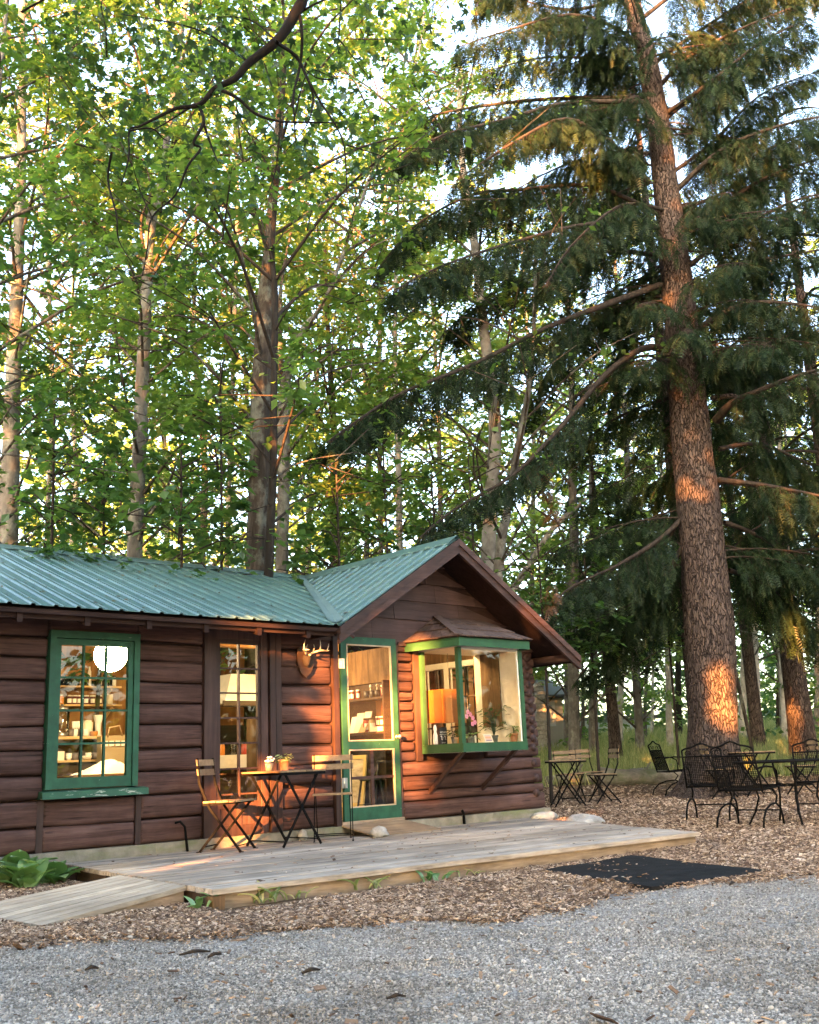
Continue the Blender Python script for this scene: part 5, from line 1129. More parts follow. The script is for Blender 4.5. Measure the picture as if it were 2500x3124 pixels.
# ---- hemlocks: drooping flat sprays along every twig
def hem_branch(mb, soup, pts, r0, wid, rs, dens=1., start=.15, droop=.5, tone=0., live=None, sz=1.):
    ps = smooth_path(pts, 4); n = len(ps); mb.tube(ps, [max(.006, r0*(1-.85*i/(n-1))) for i in range(n)], 6, False, True, .15, 5.)
    L = sum((ps[i+1]-ps[i]).length for i in range(n-1)); nt = max(4, int(L*11*dens)); C_, D_, U_, S_, T_ = [], [], [], [], []
    for i in range(nt):
        t = start+(1-start)*(i+rs.random())/nt
        if live and not live(t, rs): continue
        p = path_interp(ps, t); d = (path_interp(ps, min(1, t+.03))-path_interp(ps, max(0, t-.03)))
        if d.length < 1e-5: continue
        d.normalize(); side = d.cross(Vector((0, 0, 1))); side = side.normalized() if side.length > .1 else Vector((1, 0, 0))
        s_ = 1 if i % 2 else -1; tl = wid*(1.0-.72*t)*rs.uniform(.55, 1.15)
        dr = (side*s_*rs.uniform(.7, 1)+d*rs.uniform(.25, .8)+Vector((0, 0, rs.uniform(-1.5, .1)))).normalized()
        q = p.copy(); steps = max(2, int(tl/.095)); tw = [q.copy()]
        for k in range(steps):
            dr = (dr+Vector((0, 0, -droop*.26*(.5+k/steps)))).normalized(); q = q+dr*(tl/steps); tw.append(q.copy())
            for e in (-1, 1):
                sd_ = dr.cross(Vector((0, 0, 1))); sd_ = sd_.normalized() if sd_.length > .1 else side
                dd = (dr*.75+sd_*e*rs.uniform(.45, 1.0)+Vector((0, 0, rs.uniform(-.55, -.05)))).normalized()
                C_.append(q); D_.append(dd); U_.append((rs.gauss(0, .35), rs.gauss(0, .35), 1)); S_.append(sz*rs.uniform(.13, .24)); T_.append(min(1, max(0, rs.gauss(.45+tone, .2))))
        C_.append(q); D_.append(dr); U_.append((rs.gauss(0, .3), rs.gauss(0, .3), 1)); S_.append(sz*rs.uniform(.2, .32)); T_.append(min(1, max(0, rs.gauss(.5+tone, .2))))
        mb.tube(tw[::2] if len(tw) > 3 else tw, [.006]+[.003]*(len(tw[::2] if len(tw) > 3 else tw)-1), 3, False)
    if C_:
        C_ = np.array([tuple(c) for c in C_]); M = frames(np.array([tuple(d) for d in D_]), np.array(U_))*np.array(S_)[:, None, None]; ok = in_view(C_, .22)
        if ok.any(): soup.add(*place(SV, ST, M[ok], C_[ok], np.array(T_)[ok]))
def off_trunk(tp, z): # point on the trunk axis at height z
    for a, b in zip(tp, tp[1:]):
        if a.z <= z <= b.z: return a.lerp(b, (z-a.z)/(b.z-a.z))
    return tp[-1]
hb = at_g(2165, 2432); HS = float((np.array(hb)-CAM) @ HF)
HEM = thing('hemlock_tree', 'huge old hemlock with reddish furrowed trunk and drooping dark boughs', 'tree', tuple(hb))
hp = [(1502, 1690, 118), (1503, 1600, 100), (1500, 1450, 98), (1492, 1300, 102), (1479, 1150, 91), (1465, 1010, 86), (1449, 850, 76), (1436, 700, 68), (1421, 550, 62), (1403, 400, 52), (1385, 250, 44), (1362, 120, 40), (1338, 30, 36)]
tp = [av(x, y, HS) for x, y, w in hp]; px2m = lambda p: (np.array(p)-CAM) @ _f / FPX
rad = [w*K*.5*float(px2m(p)) for (x, y, w), p in zip(hp, tp)]
tp[0].z = hb.z-.15; tp += [tp[-1]+Vector((-.4, .1, 3)), tp[-1]+Vector((-.6, .2, 8))]; rad += [.12, .03]
trunk_mesh(tp, rad, 96, HEM, 'bark_hemlock', .06, 13., 1.1)
mb = MB(); hs = Soup(); rs = random.Random(5)
def bpx(lst, ds): return [av(x, y, HS+d) for (x, y), d in zip(lst, ds)]
spread = lambda n, a: [a*i/(n-1) for i in range(n)]
HBR = [  # picture course of the big boughs, run toward (-) or away (+), radius, twig length
 ([(1405, 737), (1355, 733), (1275, 788), (1180, 900), (1080, 1000), (960, 1070), (880, 1135)], -2.5, .075, .75),
 ([(1390, 600), (1300, 632), (1150, 690), (1000, 765), (850, 825), (760, 880), (690, 930)], -3.2, .07, .95),
 ([(1368, 385), (1320, 340), (1280, 293), (1190, 250), (1080, 300), (960, 380)], -2., .07, .9),
 ([(1390, 208), (1250, 205), (1100, 212), (943, 235), (860, 260)], 1.2, .06, .9), ([(1385, 215), (1200, 216), (1060, 252), (930, 285), (850, 330)], -2., .055, .9),
 ([(1395, 455), (1250, 392), (1090, 400), (1000, 408), (880, 470), (800, 560)], -1.5, .05, .95), ([(1400, 480), (1250, 470), (1080, 510), (930, 560), (830, 610)], -3., .05, .9),
 ([(1410, 540), (1260, 530), (1120, 580), (1000, 640), (950, 700)], 1.5, .05, .9), ([(1415, 620), (1310, 640), (1220, 700), (1150, 790), (1110, 880)], 1.6, .04, .8),
 ([(1438, 1090), (1385, 1138), (1300, 1190), (1190, 1245), (1130, 1330)], -1.5, .05, .8), ([(1438, 1150), (1380, 1240), (1290, 1290), (1190, 1330)], 1.2, .045, .8), ([(1440, 830), (1370, 850), (1280, 890), (1200, 960)], 1.4, .04, .75),
 ([(1450, 1060), (1400, 1150), (1360, 1250), (1300, 1360), (1230, 1420)], 1.8, .04, .9),
 ([(1508, 885), (1540, 850), (1600, 822), (1680, 790), (1760, 770)], -1.6, .085, .9), ([(1512, 1010), (1600, 1020), (1700, 1038), (1800, 1060)], -1.2, .06, .85), ([(1468, 695), (1530, 655), (1590, 637), (1680, 640), (1780, 660)], -1., .07, .9),
 ([(1464, 610), (1535, 562), (1640, 540), (1760, 520)], 1., .06, .9), ([(1482, 772), (1570, 740), (1690, 695), (1790, 660)], 1.5, .055, .9), ([(1515, 945), (1600, 935), (1700, 975), (1790, 1010)], 1., .05, .9),
 ([(1440, 480), (1520, 430), (1620, 370), (1740, 330)], -.8, .06, .9), ([(1425, 400), (1500, 330), (1580, 285), (1700, 250), (1800, 240)], -1.5, .06, .95), ([(1400, 250), (1480, 190), (1580, 130), (1700, 90)], 1., .05, .95),
 ([(1390, 180), (1450, 120), (1560, 60), (1680, 10)], -1., .05, .95), ([(1370, 120), (1300, 60), (1200, 30), (1080, 60), (960, 100)], -1.2, .05, .95), ([(1380, 170), (1280, 130), (1150, 120), (1020, 150)], 1.5, .05, .95),
 ([(1350, 40), (1250, -40), (1120, -60), (1000, 10)], -1., .05, .9), ([(1350, 40), (1450, -30), (1560, -40), (1680, -20)], 0., .05, .9), ([(1415, 330), (1300, 320), (1180, 350), (1050, 420)], 2.5, .045, .95),
 ([(1525, 1100), (1600, 1130), (1690, 1200), (1780, 1260)], 1.5, .05, .95), ([(1535, 1200), (1610, 1230), (1690, 1300), (1770, 1380)], 2., .045, .95), ([(1430, 560), (1360, 590), (1330, 680), (1300, 760)], 2., .035, .7),
 ([(1420, 360), (1500, 300), (1600, 200), (1720, 150)], 1.8, .05, 1.), ([(1400, 240), (1500, 170), (1600, 90), (1700, 40)], -2., .05, 1.), ([(1430, 440), (1530, 400), (1640, 300), (1760, 280)], 2.2, .05, 1.), ([(1380, 130), (1480, 60), (1600, -10), (1740, -30)], 1.5, .05, 1.), ([(1450, 560), (1560, 480), (1680, 420), (1790, 400)], -1.8, .05, 1.),
 ([(1420, 450), (1350, 430), (1290, 440), (1200, 520), (1150, 600)], -2.2, .04, .8), ([(1300, 0), (1200, 20), (1100, 0), (1000, -30)], 2., .04, .9)]
for i, (c, dd, r0, wd) in enumerate(HBR):
    lv = None
    if i == 0: lv = lambda t, r: t > .42
    elif i == 1: lv = lambda t, r: t > .25
    elif i in (13, 14, 15): lv = lambda t, r: t > .3
    hem_branch(mb, hs, bpx(c, spread(len(c), dd)), r0, wd*1.25, rs, 3.0, .18, 1.25, 0, lv)
# smaller boughs all round the stem
for i in range(78):
    z = rs.uniform(3.8, 7) if i < 18 else rs.uniform(6.5, 15); p = off_trunk(tp, z); a = rs.uniform(0, 6.283); L = rs.uniform(1.6, 3.6)*(1.1-.03*z); d = Vector((math.cos(a), math.sin(a), .12)); q = [p+d*L*t+Vector((0, 0, -.55*L*t*t*.6)) for t in (0, .3, .6, .85, 1)]
    if (np.array(q[-1])-CAM) @ HF < HS-1.2 and z < 7: continue
    hem_branch(mb, hs, q, .022, .8, rs, 1.5, .15, .95)
mb.build('branch', 'twig_dark', HEM, True); hs.build('foliage', 'needle', HEM)
dd_ = MB(); ds_ = Soup()   # a few dead rusty sprays
for (x, y) in ((1150, 1040), (1165, 1090), (1160, 1275), (1140, 1000)): 
    p = av(x, y, HS-1.4); hem_branch(dd_, ds_, [p+Vector((.1, 0, .5)), p+Vector((0, 0, .2)), p], .006, .32, rs, 2.0, 0, .8, sz=.8)
ds_.build('dead_foliage', 'needle_dead', HEM)
for x, y, L in ((1500, 838, .45), (1440, 1095, .5)):   # broken stubs
    p = av(x, y, HS); MB().tube([p, p+Vector((L*.7, -L*.5, .05)), p+Vector((L, -L*.7, .02))], [.06, .045, .03], 8).build('broken_stub', 'bark_hemlock', HEM)
def hemlock(label, base, h, r0, zlo, spreadr, nbr, seed, lean=(0, 0), bark='bark_hemlock', tone=0., mat='needle'):
    rs = random.Random(seed); b = Vector((base[0], base[1], gz(*base)-.1)); t = thing('hemlock_tree', label, 'tree', tuple(b), 'hemlocks')
    tp2 = [b+Vector((lean[0]*k, lean[1]*k, h*k)) for k in (0, .15, .3, .5, .75, 1)]; trunk_mesh(tp2, [r0*1.15, r0, r0*.9, r0*.7, r0*.4, .02], 20, t, bark, .04, 8., .3)
    m = MB(); s_ = Soup()
    for i in range(nbr):
        z = b.z+zlo+(h-zlo)*((i+rs.random())/nbr)**1.05; p = off_trunk(tp2, z); a = i*2.4+rs.uniform(-.4, .4); L = spreadr*(1-.8*((z-b.z)/h)**1.3)*rs.uniform(.7, 1.15); d = Vector((math.cos(a), math.sin(a), .1))
        hem_branch(m, s_, [p+d*L*q+Vector((0, 0, -.5*L*q*q)) for q in (0, .3, .6, .85, 1)], .035, .95, rs, .75, .2, .9, tone, None, 1.25)
    m.build('branch', 'twig_dark', t, True); s_.build('foliage', mat, t); return t
q = av(1690, 1560, HS+6); hemlock('smaller hemlock with a sunlit trunk at the right edge of the picture', (q.x, q.y), 12.5, .27, 4.2, 3.8, 36, 31)
q = av(1590, 1500, HS+11); hemlock('dense dark hemlock standing behind the big trunk to its right', (q.x, q.y), 13, .17, 4.6, 3.8, 30, 32)
q = av(1470, 1500, HS+5); hemlock('tall hemlock directly behind the big trunk, only its top showing', (q.x, q.y), 19, .2, 8.5, 4.2, 34, 35)
q = av(1290, 1500, HS+8); hemlock('young hemlock whose dark boughs hang left of the big trunk', (q.x, q.y), 9, .14, 3.5, 2.7, 28, 33)
q = av(1800, 1450, HS+2.5); hemlock('tall hemlock standing just outside the right edge', (q.x, q.y), 15, .2, 4.2, 4.4, 38, 34)

# ---- broadleaf trees
CLEARS = []
def clear_mask(P, keep):
    Q = P-CAM; d = Q @ _f; u = (1250+FPX*(Q @ RGT)/d)/K; v = (1562-FPX*(Q @ UPV)/d)/K; s_ = Q @ HF; bad = np.zeros(len(P), bool)
    for ys, xs, ws, st in CLEARS: bad |= (s_ < st+.3) & (v > ys[0]) & (v < ys[-1]+30) & (np.abs(u-np.interp(v, ys, xs)) < np.interp(v, ys, ws)) & (keep < .88)
    bad |= (u > 900) & (s_ < 18.6) & (v < 1230) & (keep < .93); bad |= (u > 660) & (u <= 900) & (v > 300) & (v < 1010) & (s_ < 15.6) & (keep < .9)
    return ~bad
def leaf_spray(soup, c, rx, n, rs_, size, tone, tilt=.35, flat=.16, tmpl=(LV, LT)):
    rng = np.random.default_rng(rs_.randrange(1 << 30)); rr = rx*np.sqrt(rng.random(n)); a = rng.random(n)*6.2832
    nrm = np.array([rs_.gauss(0, .22), rs_.gauss(0, .22), 1.]); 
    m_ = max(2, n//9); tw = rng.integers(0, m_, n); r0 = rx*.55*np.sqrt(rng.random(m_)); a0 = rng.random(m_)*6.2832; ta = a0+rng.normal(0, .7, m_); tl = rx*rng.uniform(.3, .75, m_); tz = rng.normal(0, flat*rx*1.2, m_); tt = rng.random(n)
    a = ta[tw]+rng.choice((-1, 1), n)*rng.uniform(.4, 1.1, n); bx, by = r0[tw]*np.cos(a0[tw])+tt*tl[tw]*np.cos(ta[tw]), r0[tw]*np.sin(a0[tw])+tt*tl[tw]*np.sin(ta[tw]); rr = np.hypot(bx, by)
    X = np.stack([bx, by, tz[tw]+rng.normal(0, .03, n)-.16*rr*rr/rx-.12*tt*tl[tw]], 1); X[:, 2] -= X[:, 0]*nrm[0]+X[:, 1]*nrm[1]
    P = X+np.array(c); ok = in_view(P, .2); ok &= clear_mask(P, rng.random(n))
    if not ok.any(): return
    D = np.stack([np.cos(a)+rng.normal(0, .3, n), np.sin(a)+rng.normal(0, .3, n), rng.normal(-.3, .3, n)], 1); U = np.stack([rng.normal(0, tilt, n), rng.normal(0, tilt, n), np.ones(n)], 1)
    M = frames(D, U)*(size*np.clip(rng.lognormal(-.05, .32, n), .45, 1.7))[:, None, None]
    soup.add(*place(tmpl[0], tmpl[1], M[ok], P[ok], np.clip(rng.normal(tone, .16, n), 0, 1)[ok]))
BL = 'broadleaf trees behind the cabin'
def cl(f, px): CLEARS.append((np.array([q[1] for q in px][::-1], float), np.array([q[0] for q in px][::-1], float), np.array([q[2] for q in px][::-1], float)*.5+3, f))
def broadleaf(label, px, s, ztop, zlo, crown, ncl, seed, bark='bark_grey', lmat='leaf_beech', tone=.5, size=.102, nleaf=230, name='maple_tree', n=18, limb=.022, furrow=.05, group=BL, branches=()):
    rs_ = random.Random(seed); P = [av(x, y, s) for x, y, w in px]; rd = [w*K*.5*float(px2m(p)) for (x, y, w), p in zip(px, P)]
    d = (P[0]-P[1]).normalized() if len(P) > 1 else Vector((0, 0, -1)); g = gz(P[0].x, P[0].y); kk = (P[0].z-g)/max(.3, -d.z); b = P[0]+d*kk*.6; b = Vector((b.x, b.y, gz(b.x, b.y)-.1))
    t = thing(name, label, 'tree', tuple(b), group); path = [b]+P; rd = [rd[0]*1.12]+rd
    up = (path[-1]-path[-2]).normalized(); up = (up+Vector((0, 0, 1))).normalized()
    while path[-1].z < ztop-.5: path.append(path[-1]+up*min(2.5, ztop-path[-1].z)+Vector((rs_.gauss(0, .12), rs_.gauss(0, .12), 0))); rd.append(max(.015, rd[-1]*.72))
    trunk_mesh(path, rd, n, t, bark, furrow, 7., .25)
    m = MB(); so_ = Soup()
    for c, r0 in branches: m.tube(smooth_path([av(x, y, s+dz) for x, y, dz in c], 4), [r0*(1-.7*i/(4*(len(c)-1))) for i in range(4*(len(c)-1)+1)], 6, False)
    for i in range(ncl):
        f = (i+rs_.random())/ncl; z = zlo+(ztop+.8-zlo)*f; a = i*2.399+rs_.uniform(-.5, .5); h = (z-zlo)/(ztop-zlo); R_ = crown*(.55+.75*math.sin(math.pi*min(1, h*.8+.12)))*math.sqrt(rs_.uniform(.08, 1))
        p = off_trunk(path, max(path[0].z+.8, z-.45*R_-.3)); c = Vector((p.x+R_*math.cos(a), p.y+R_*math.sin(a), z+rs_.uniform(-.2, .2)))
        if not in_view(np.array([tuple(c)]), .35)[0]: continue
        mid = p.lerp(c, .5)+Vector((rs_.gauss(0, .12), rs_.gauss(0, .12), .12*R_)); m.tube(smooth_path([p, mid, c], 3), [limb*(1-.75*q/6)*(.5+.35*R_) for q in range(7)], 5, False)
        leaf_spray(so_, c, rs_.uniform(.5, .95), int(nleaf*rs_.uniform(.7, 1.3)), rs_, size, tone)
        for _ in range(2): e = c+Vector((rs_.gauss(0, .7), rs_.gauss(0, .7), rs_.gauss(-.05, .3))); leaf_spray(so_, e, rs_.uniform(.35, .7), int(nleaf*.4), rs_, size, tone); m.tube([c.lerp(p, .3), e], [.012, .006], 4, False)
    if m.v: m.build('branch', 'bark_rough' if bark != 'bark_dark' else 'twig_dark', t, True)
    so_.build('crown', lmat, t); return t
for _px, _s in (([(16, 1150, 44), (24, 900, 34), (34, 640, 27), (43, 420, 22)], 16.5), ([(283, 1185, 34), (291, 1000, 30), (300, 800, 28), (309, 600, 24), (318, 470, 21)], 15.5), ([(543, 1205, 50), (545, 1050, 46), (549, 900, 43), (553, 750, 40), (560, 610, 34), (564, 550, 24)], 14.5), ([(566, 1205, 20), (575, 1000, 16), (577, 800, 15), (579, 620, 14)], 14.1), ([(594, 1195, 27), (598, 1000, 25), (598, 840, 24)], 18.5), ([(842, 1155, 15), (840, 1050, 14), (838, 930, 13)], 21), ([(1028, 1205, 32), (1035, 1050, 30), (1042, 880, 27)], 19.5), ([(1050, 1200, 22), (1068, 1080, 18), (1088, 960, 16), (1112, 830, 12)], 18.2), ([(1082, 1232, 12), (1120, 1170, 12), (1165, 1112, 10), (1228, 1058, 8)][::1], 21)): cl(_s, _px)
broadleaf('grey barked maple at the left edge above the roof', [(16, 1150, 44), (24, 900, 34), (34, 640, 27), (43, 420, 22), (47, 200, 17)], 16.5, 16, 3.6, 2.6, 41, 101, tone=.4, lmat='leaf_maple', nleaf=230)
broadleaf('slender pale trunked maple rising above the left roof, lichen on its bark', [(283, 1185, 34), (291, 1000, 30), (300, 800, 28), (309, 600, 24), (318, 470, 21), (337, 390, 16)], 15.5, 15, 4.2, 2.5, 37, 102, 'bark_grey', 'leaf_beech', .45, branches=[([(287, 1150, 0), (310, 1095, -.3), (345, 1040, -.6), (370, 980, -.9), (395, 900, -1.1)], .035), ([(275, 1165, 0), (262, 1090, .3), (240, 1010, .5), (215, 950, .8)], .03), ([(312, 560, 0), (296, 470, -.4), (318, 400, -.5), (300, 330, -.6)], .03), ([(316, 580, 0), (350, 500, -.5), (410, 440, -.8)], .025)])
broadleaf('thick rough barked maple with a brown broken top behind the roof', [(543, 1205, 50), (545, 1050, 46), (549, 900, 43), (553, 750, 40), (560, 610, 34), (564, 550, 24)], 14.5, 12.2, 5.2, 2.2, 23, 103, 'bark_rough', 'leaf_beech', .5, furrow=.09, n=28)
broadleaf('thin dark trunk pressed against the thick rough maple', [(566, 1205, 20), (575, 1000, 16), (577, 800, 15), (579, 620, 14), (574, 500, 10)], 14.1, 13.5, 4.8, 2.2, 23, 104, 'bark_dark', 'leaf_beech', .55, branches=[([(577, 560, 0), (560, 500, -.2), (540, 420, -.3)], .025), ([(578, 700, 0), (600, 660, -.2), (640, 600, -.3)], .02)])
broadleaf('forked light grey maple just right of the thick rough trunk', [(594, 1195, 27), (598, 1000, 25), (598, 840, 24), (612, 760, 18), (640, 690, 13), (690, 620, 9)], 18.5, 15.5, 3.6, 2.8, 33, 105, 'bark_grey', 'leaf_beech', .5, branches=[([(598, 850, 0), (590, 720, .2), (592, 600, .3), (615, 480, .4)], .07), ([(520, 880, .5), (515, 780, .6), (480, 700, .8)], .05)])
broadleaf('very slim pale trunk above the middle of the roof', [(842, 1155, 15), (840, 1050, 14), (838, 930, 13), (832, 760, 10)], 21, 14, 3., 2.6, 26, 106, 'bark_pale', 'leaf_beech', .55)
broadleaf('pale flaking trunk rising behind the gable peak', [(1028, 1205, 32), (1035, 1050, 30), (1042, 880, 27), (1020, 700, 22), (1000, 520, 18)], 19.5, 15, 3.4, 2.8, 31, 107, 'bark_pale', 'leaf_beech', .55)
broadleaf('leaning grey stem right of the gable peak', [(1050, 1200, 22), (1068, 1080, 18), (1088, 960, 16), (1112, 830, 12), (1122, 760, 9)], 18.2, 10.5, 4.2, 2.2, 20, 108, 'bark_grey', 'leaf_beech', .5)
broadleaf('dark stump-like trunk among the leaves above the roof middle', [(706, 1130, 22), (707, 1040, 20), (705, 930, 15)], 23, 13, 2.4, 3., 30, 109, 'bark_dark', 'leaf_beech', .5)
broadleaf('slim brown trunk left of the thick rough maple', [(425, 1185, 15), (432, 1000, 14), (415, 800, 12), (408, 690, 9)], 22, 15, 2.2, 3., 35, 110, 'bark_rough', 'leaf_maple', .5)
broadleaf('slim trunk between the left edge maple and the pale maple', [(150, 1180, 12), (160, 1000, 11), (150, 800, 9)], 23, 16, 2.4, 3.2, 40, 111, 'bark_grey', 'leaf_beech', .5)
broadleaf('straight grey trunk between the rough maple and the gable', [(772, 1170, 12), (776, 1000, 11), (770, 820, 9)], 26, 16, 2.2, 3.4, 40, 112, 'bark_grey', 'leaf_far_glare', .6)
broadleaf('grey trunk right of the gable behind the hemlock boughs', [(1206, 1300, 22), (1210, 1150, 20), (1205, 1000, 17)], 25, 15, 2., 3.2, 36, 113, 'bark_grey', 'leaf_far_glare', .62)
broadleaf('slender trunk close left of the hemlock trunk in the background', [(1330, 1250, 16), (1325, 1100, 15), (1318, 900, 12)], 29, 16, 2., 3.4, 35, 114, 'bark_grey', 'leaf_far_glare', .65)
broadleaf('far maple behind the upper left canopy', [(352, 1150, 12), (345, 900, 10), (350, 700, 8)], 27, 18, 3., 3.6, 41, 115, 'bark_grey', 'leaf_far_glare', .6)
broadleaf('far maple seen between the rough trunk and the slim pale trunk', [(650, 1150, 12), (655, 950, 10), (668, 800, 8)], 29, 18, 3., 3.6, 41, 116, 'bark_grey', 'leaf_far_glare', .65)
broadleaf('far maple behind the gable peak and its flaking trunk', [(930, 1150, 12), (925, 950, 10), (920, 800, 8)], 28, 17, 2.4, 3.6, 41, 117, 'bark_grey', 'leaf_far_glare', .65)
broadleaf('far maple behind the leaning grey stem', [(1120, 1200, 10), (1125, 950, 9), (1115, 800, 8)], 32, 18, 2., 3.8, 38, 118, 'bark_grey', 'leaf_far_glare', .7)
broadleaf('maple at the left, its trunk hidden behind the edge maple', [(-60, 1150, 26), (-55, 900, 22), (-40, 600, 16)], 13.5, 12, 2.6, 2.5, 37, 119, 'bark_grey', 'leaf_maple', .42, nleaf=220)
broadleaf('far maple right of the big hemlock', [(1640, 1300, 12), (1642, 1100, 11), (1640, 900, 9)], 34, 18, 3., 3.8, 36, 120, 'bark_grey', 'leaf_far_glare', .6)
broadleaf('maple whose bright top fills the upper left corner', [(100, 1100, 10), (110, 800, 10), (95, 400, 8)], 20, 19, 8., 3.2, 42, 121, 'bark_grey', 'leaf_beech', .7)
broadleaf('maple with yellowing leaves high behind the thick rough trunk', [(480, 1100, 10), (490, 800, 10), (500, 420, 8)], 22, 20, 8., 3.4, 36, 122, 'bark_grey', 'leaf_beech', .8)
broadleaf('maple with yellow leaves high behind the hemlock boughs', [(800, 1000, 10), (800, 700, 10), (810, 420, 8)], 24, 21, 8., 3.6, 35, 123, 'bark_grey', 'leaf_far_glare', .85)
# leaning dead pole
p0, p1, p2, p3 = av(1070, 1260, 21), av(1110, 1195, 21), av(1165, 1112, 21), av(1235, 1050, 21.5)
pl = thing('dead_pole', 'bare dead pole leaning to the right beside the gable', 'tree', (p0.x, p0.y, gz(p0.x, p0.y)))
b = p0+(p0-p1)*2.0; MB().tube(smooth_path([b, p0, p1, p2, p3], 4), [.075]*4+[.07]*5+[.06]*5+[.04]*3, 9, True, True, .1).build('trunk', 'bark_pale', pl); MB().tube([p2, p2+Vector((.1, -.1, .35))], [.02, .008], 5).build('branch', 'bark_pale', pl)
# saplings right behind the cabin
for i, (x, y, s, h, lb) in enumerate(((90, 1080, 12.5, 2.6, 'leafy sapling behind the roof at the far left'), (200, 1120, 13, 2., 'low leafy sapling behind the roof left of the pale maple'), (365, 1120, 13, 2.2, 'leafy sapling behind the roof right of the pale maple'), (450, 1010, 13.5, 3.4, 'tall dark sapling left of the thick rough maple'),
        (700, 1120, 15, 2.2, 'leafy sapling behind the roof right of the thick rough maple'), (800, 1050, 16, 3., 'tall leafy sapling above the middle of the roof'), (905, 1120, 16.5, 2.0, 'low leafy sapling left of the gable peak'), (985, 1100, 17, 2.4, 'leafy sapling directly behind the gable peak'), (1130, 1230, 18, 1.8, 'leafy sapling right of the gable behind the rake'), (1230, 1250, 20, 1.6, 'leafy sapling between the gable and the hemlock trunk'), (1390, 1200, 23, 2.2, 'pale leafy sapling just left of the hemlock trunk'))):
    rs_ = random.Random(300+i); c = av(x, y, s); b = Vector((c.x, c.y, gz(c.x, c.y)-.05)); t = thing('sapling', lb, 'sapling', tuple(b), 'saplings behind the cabin'); m = MB(); so_ = Soup()
    top = Vector((c.x+.1, c.y, c.z+h*.5)); m.tube(smooth_path([b, b.lerp(top, .5)+Vector((.1, .05, 0)), top], 4), [.035*(1-.08*q) for q in range(9)], 6, False)
    for j in range(int(9+h*5)):
        z = max(b.z+1.0, c.z+rs_.uniform(-.75, .55)*h); a = j*2.4; R_ = rs_.uniform(.2, 1.25); p = b.lerp(top, min(1, max(0, (z-.25-b.z)/(top.z-b.z)))); e = Vector((p.x+R_*math.cos(a), p.y+R_*math.sin(a), z)); m.tube([p, p.lerp(e, .5)+Vector((0, 0, .1)), e], [.014, .01, .005], 4, False)
        leaf_spray(so_, e, rs_.uniform(.4, .75), int(rs_.uniform(38, 70)), rs_, .125, .45 if i % 3 else .3)
    m.build('stem', 'twig_dark', t, True); so_.build('foliage', ('leaf_maple', 'leaf_beech')[i % 2], t)
# far slim trunks under the hemlocks, right of the cabin
k3 = lambda x, y: ((1600+x*.5217)/K, (1900+y*.5217)/K)
FAR = [(255, 46, 31, 'bark_grey', 'stout grey trunk just right of the far little house', 0), (345, 22, 34, 'bark_grey', 'thin grey trunk second right of the far little house', 4), (405, 56, 29, 'bark_grey', 'broad grey trunk third right of the far little house', 0), (498, 18, 36, 'bark_white', 'very thin pale trunk left of the leaning sunlit one', -6), (556, 40, 32, 'bark_white', 'pale trunk leaning left, its foot sunlit', -22),
       (706, 24, 35, 'bark_grey', 'thin trunk midway between the far house and the hemlock', -14), (748, 18, 37, 'bark_white', 'thin white trunk beside the midway thin trunk', -8), (850, 40, 31, 'bark_white', 'bright white birch-like trunk left of the hemlock', 12), (905, 40, 36, 'bark_dark', 'dark trunk right of the bright white one', 6), (965, 18, 38, 'bark_white', 'thin pale trunk touching the left side of the hemlock trunk', 2),
       (1278, 48, 33, 'bark_white', 'white trunk touching the right side of the hemlock trunk', -10), (1362, 56, 30, 'bark_white', 'broad pale trunk second right of the hemlock trunk', 14), (1488, 30, 36, 'bark_dark', 'dark trunk between two pale trunks at the right', 0), (1535, 52, 31, 'bark_white', 'pale trunk left of the sunlit hemlock at the right edge', 30), (1590, 34, 28, 'bark_grey', 'grey trunk in front of the sunlit hemlock at the right edge', 22), (1715, 40, 33, 'bark_grey', 'grey trunk at the very right edge behind the iron chair', 0)]
for i, (x, w, s, bk, lb, ln) in enumerate(FAR):
    rs_ = random.Random(400+i); X, Y = k3(x, 640); a = av(X, Y, s); X2, Y2 = k3(x-ln*.6, 330); c = av(X2, Y2, s); r = w*.5217*.5*float(px2m(a)); b = a+(a-c).normalized()*.1; b = Vector((a.x, a.y, gz(a.x, a.y)-.1)); t = thing('slim_tree', lb, 'tree', tuple(b), 'slim trunks under the hemlocks')
    up = (c-a).normalized(); path = [b, a, c, c+up*2.5+Vector((rs_.gauss(0, .1), 0, 0)), c+up*6+Vector((rs_.gauss(0, .3), 0, 0)), c+up*10]; trunk_mesh(path, [r*1.15, r, r*.88, r*.75, r*.5, r*.2], 12, t, bk, .05, 7., .2)
    m = MB(); so_ = Soup()
    for j in range(26):
        z = b.z+rs_.uniform(3.0, 13); p = off_trunk(path, z-.5); aa = rs_.uniform(0, 6.28); R_ = rs_.uniform(.6, 2.8); e = Vector((p.x+R_*math.cos(aa), p.y+R_*math.sin(aa), z)); m.tube([p, e], [.03, .01], 4, False); leaf_spray(so_, e, rs_.uniform(.6, 1.1), 40, rs_, .17, .6)
    m.build('branch', 'bark_grey', t, True); so_.build('crown', 'leaf_far_glare' if i % 3 else 'leaf_beech', t)
for (xa, ya, xb, yb, s, w, lb) in ((1240, 300, 1330, 720, 24, 22, 'dark bare sapling leaning against the right of the hemlock trunk'), (345, 560, 322, 740, 23, 12, 'thin bent sapling rising from the grass by the far house')):
    A = av(*k3(xa, ya), s); Bq = av(*k3(xb, yb), s); t = thing('bare_sapling', lb, 'sapling', tuple(Bq)); r = w*.5217*.5*float(px2m(A)); MB().tube(smooth_path([Vector((Bq.x, Bq.y, gz(Bq.x, Bq.y)-.05)), Bq, A, A+(A-Bq)*.8+Vector((.1, 0, 0))], 4), [r]*9+[r*.8, r*.6, r*.4, r*.3], 7, False).build('stem', 'bark_rough', t)
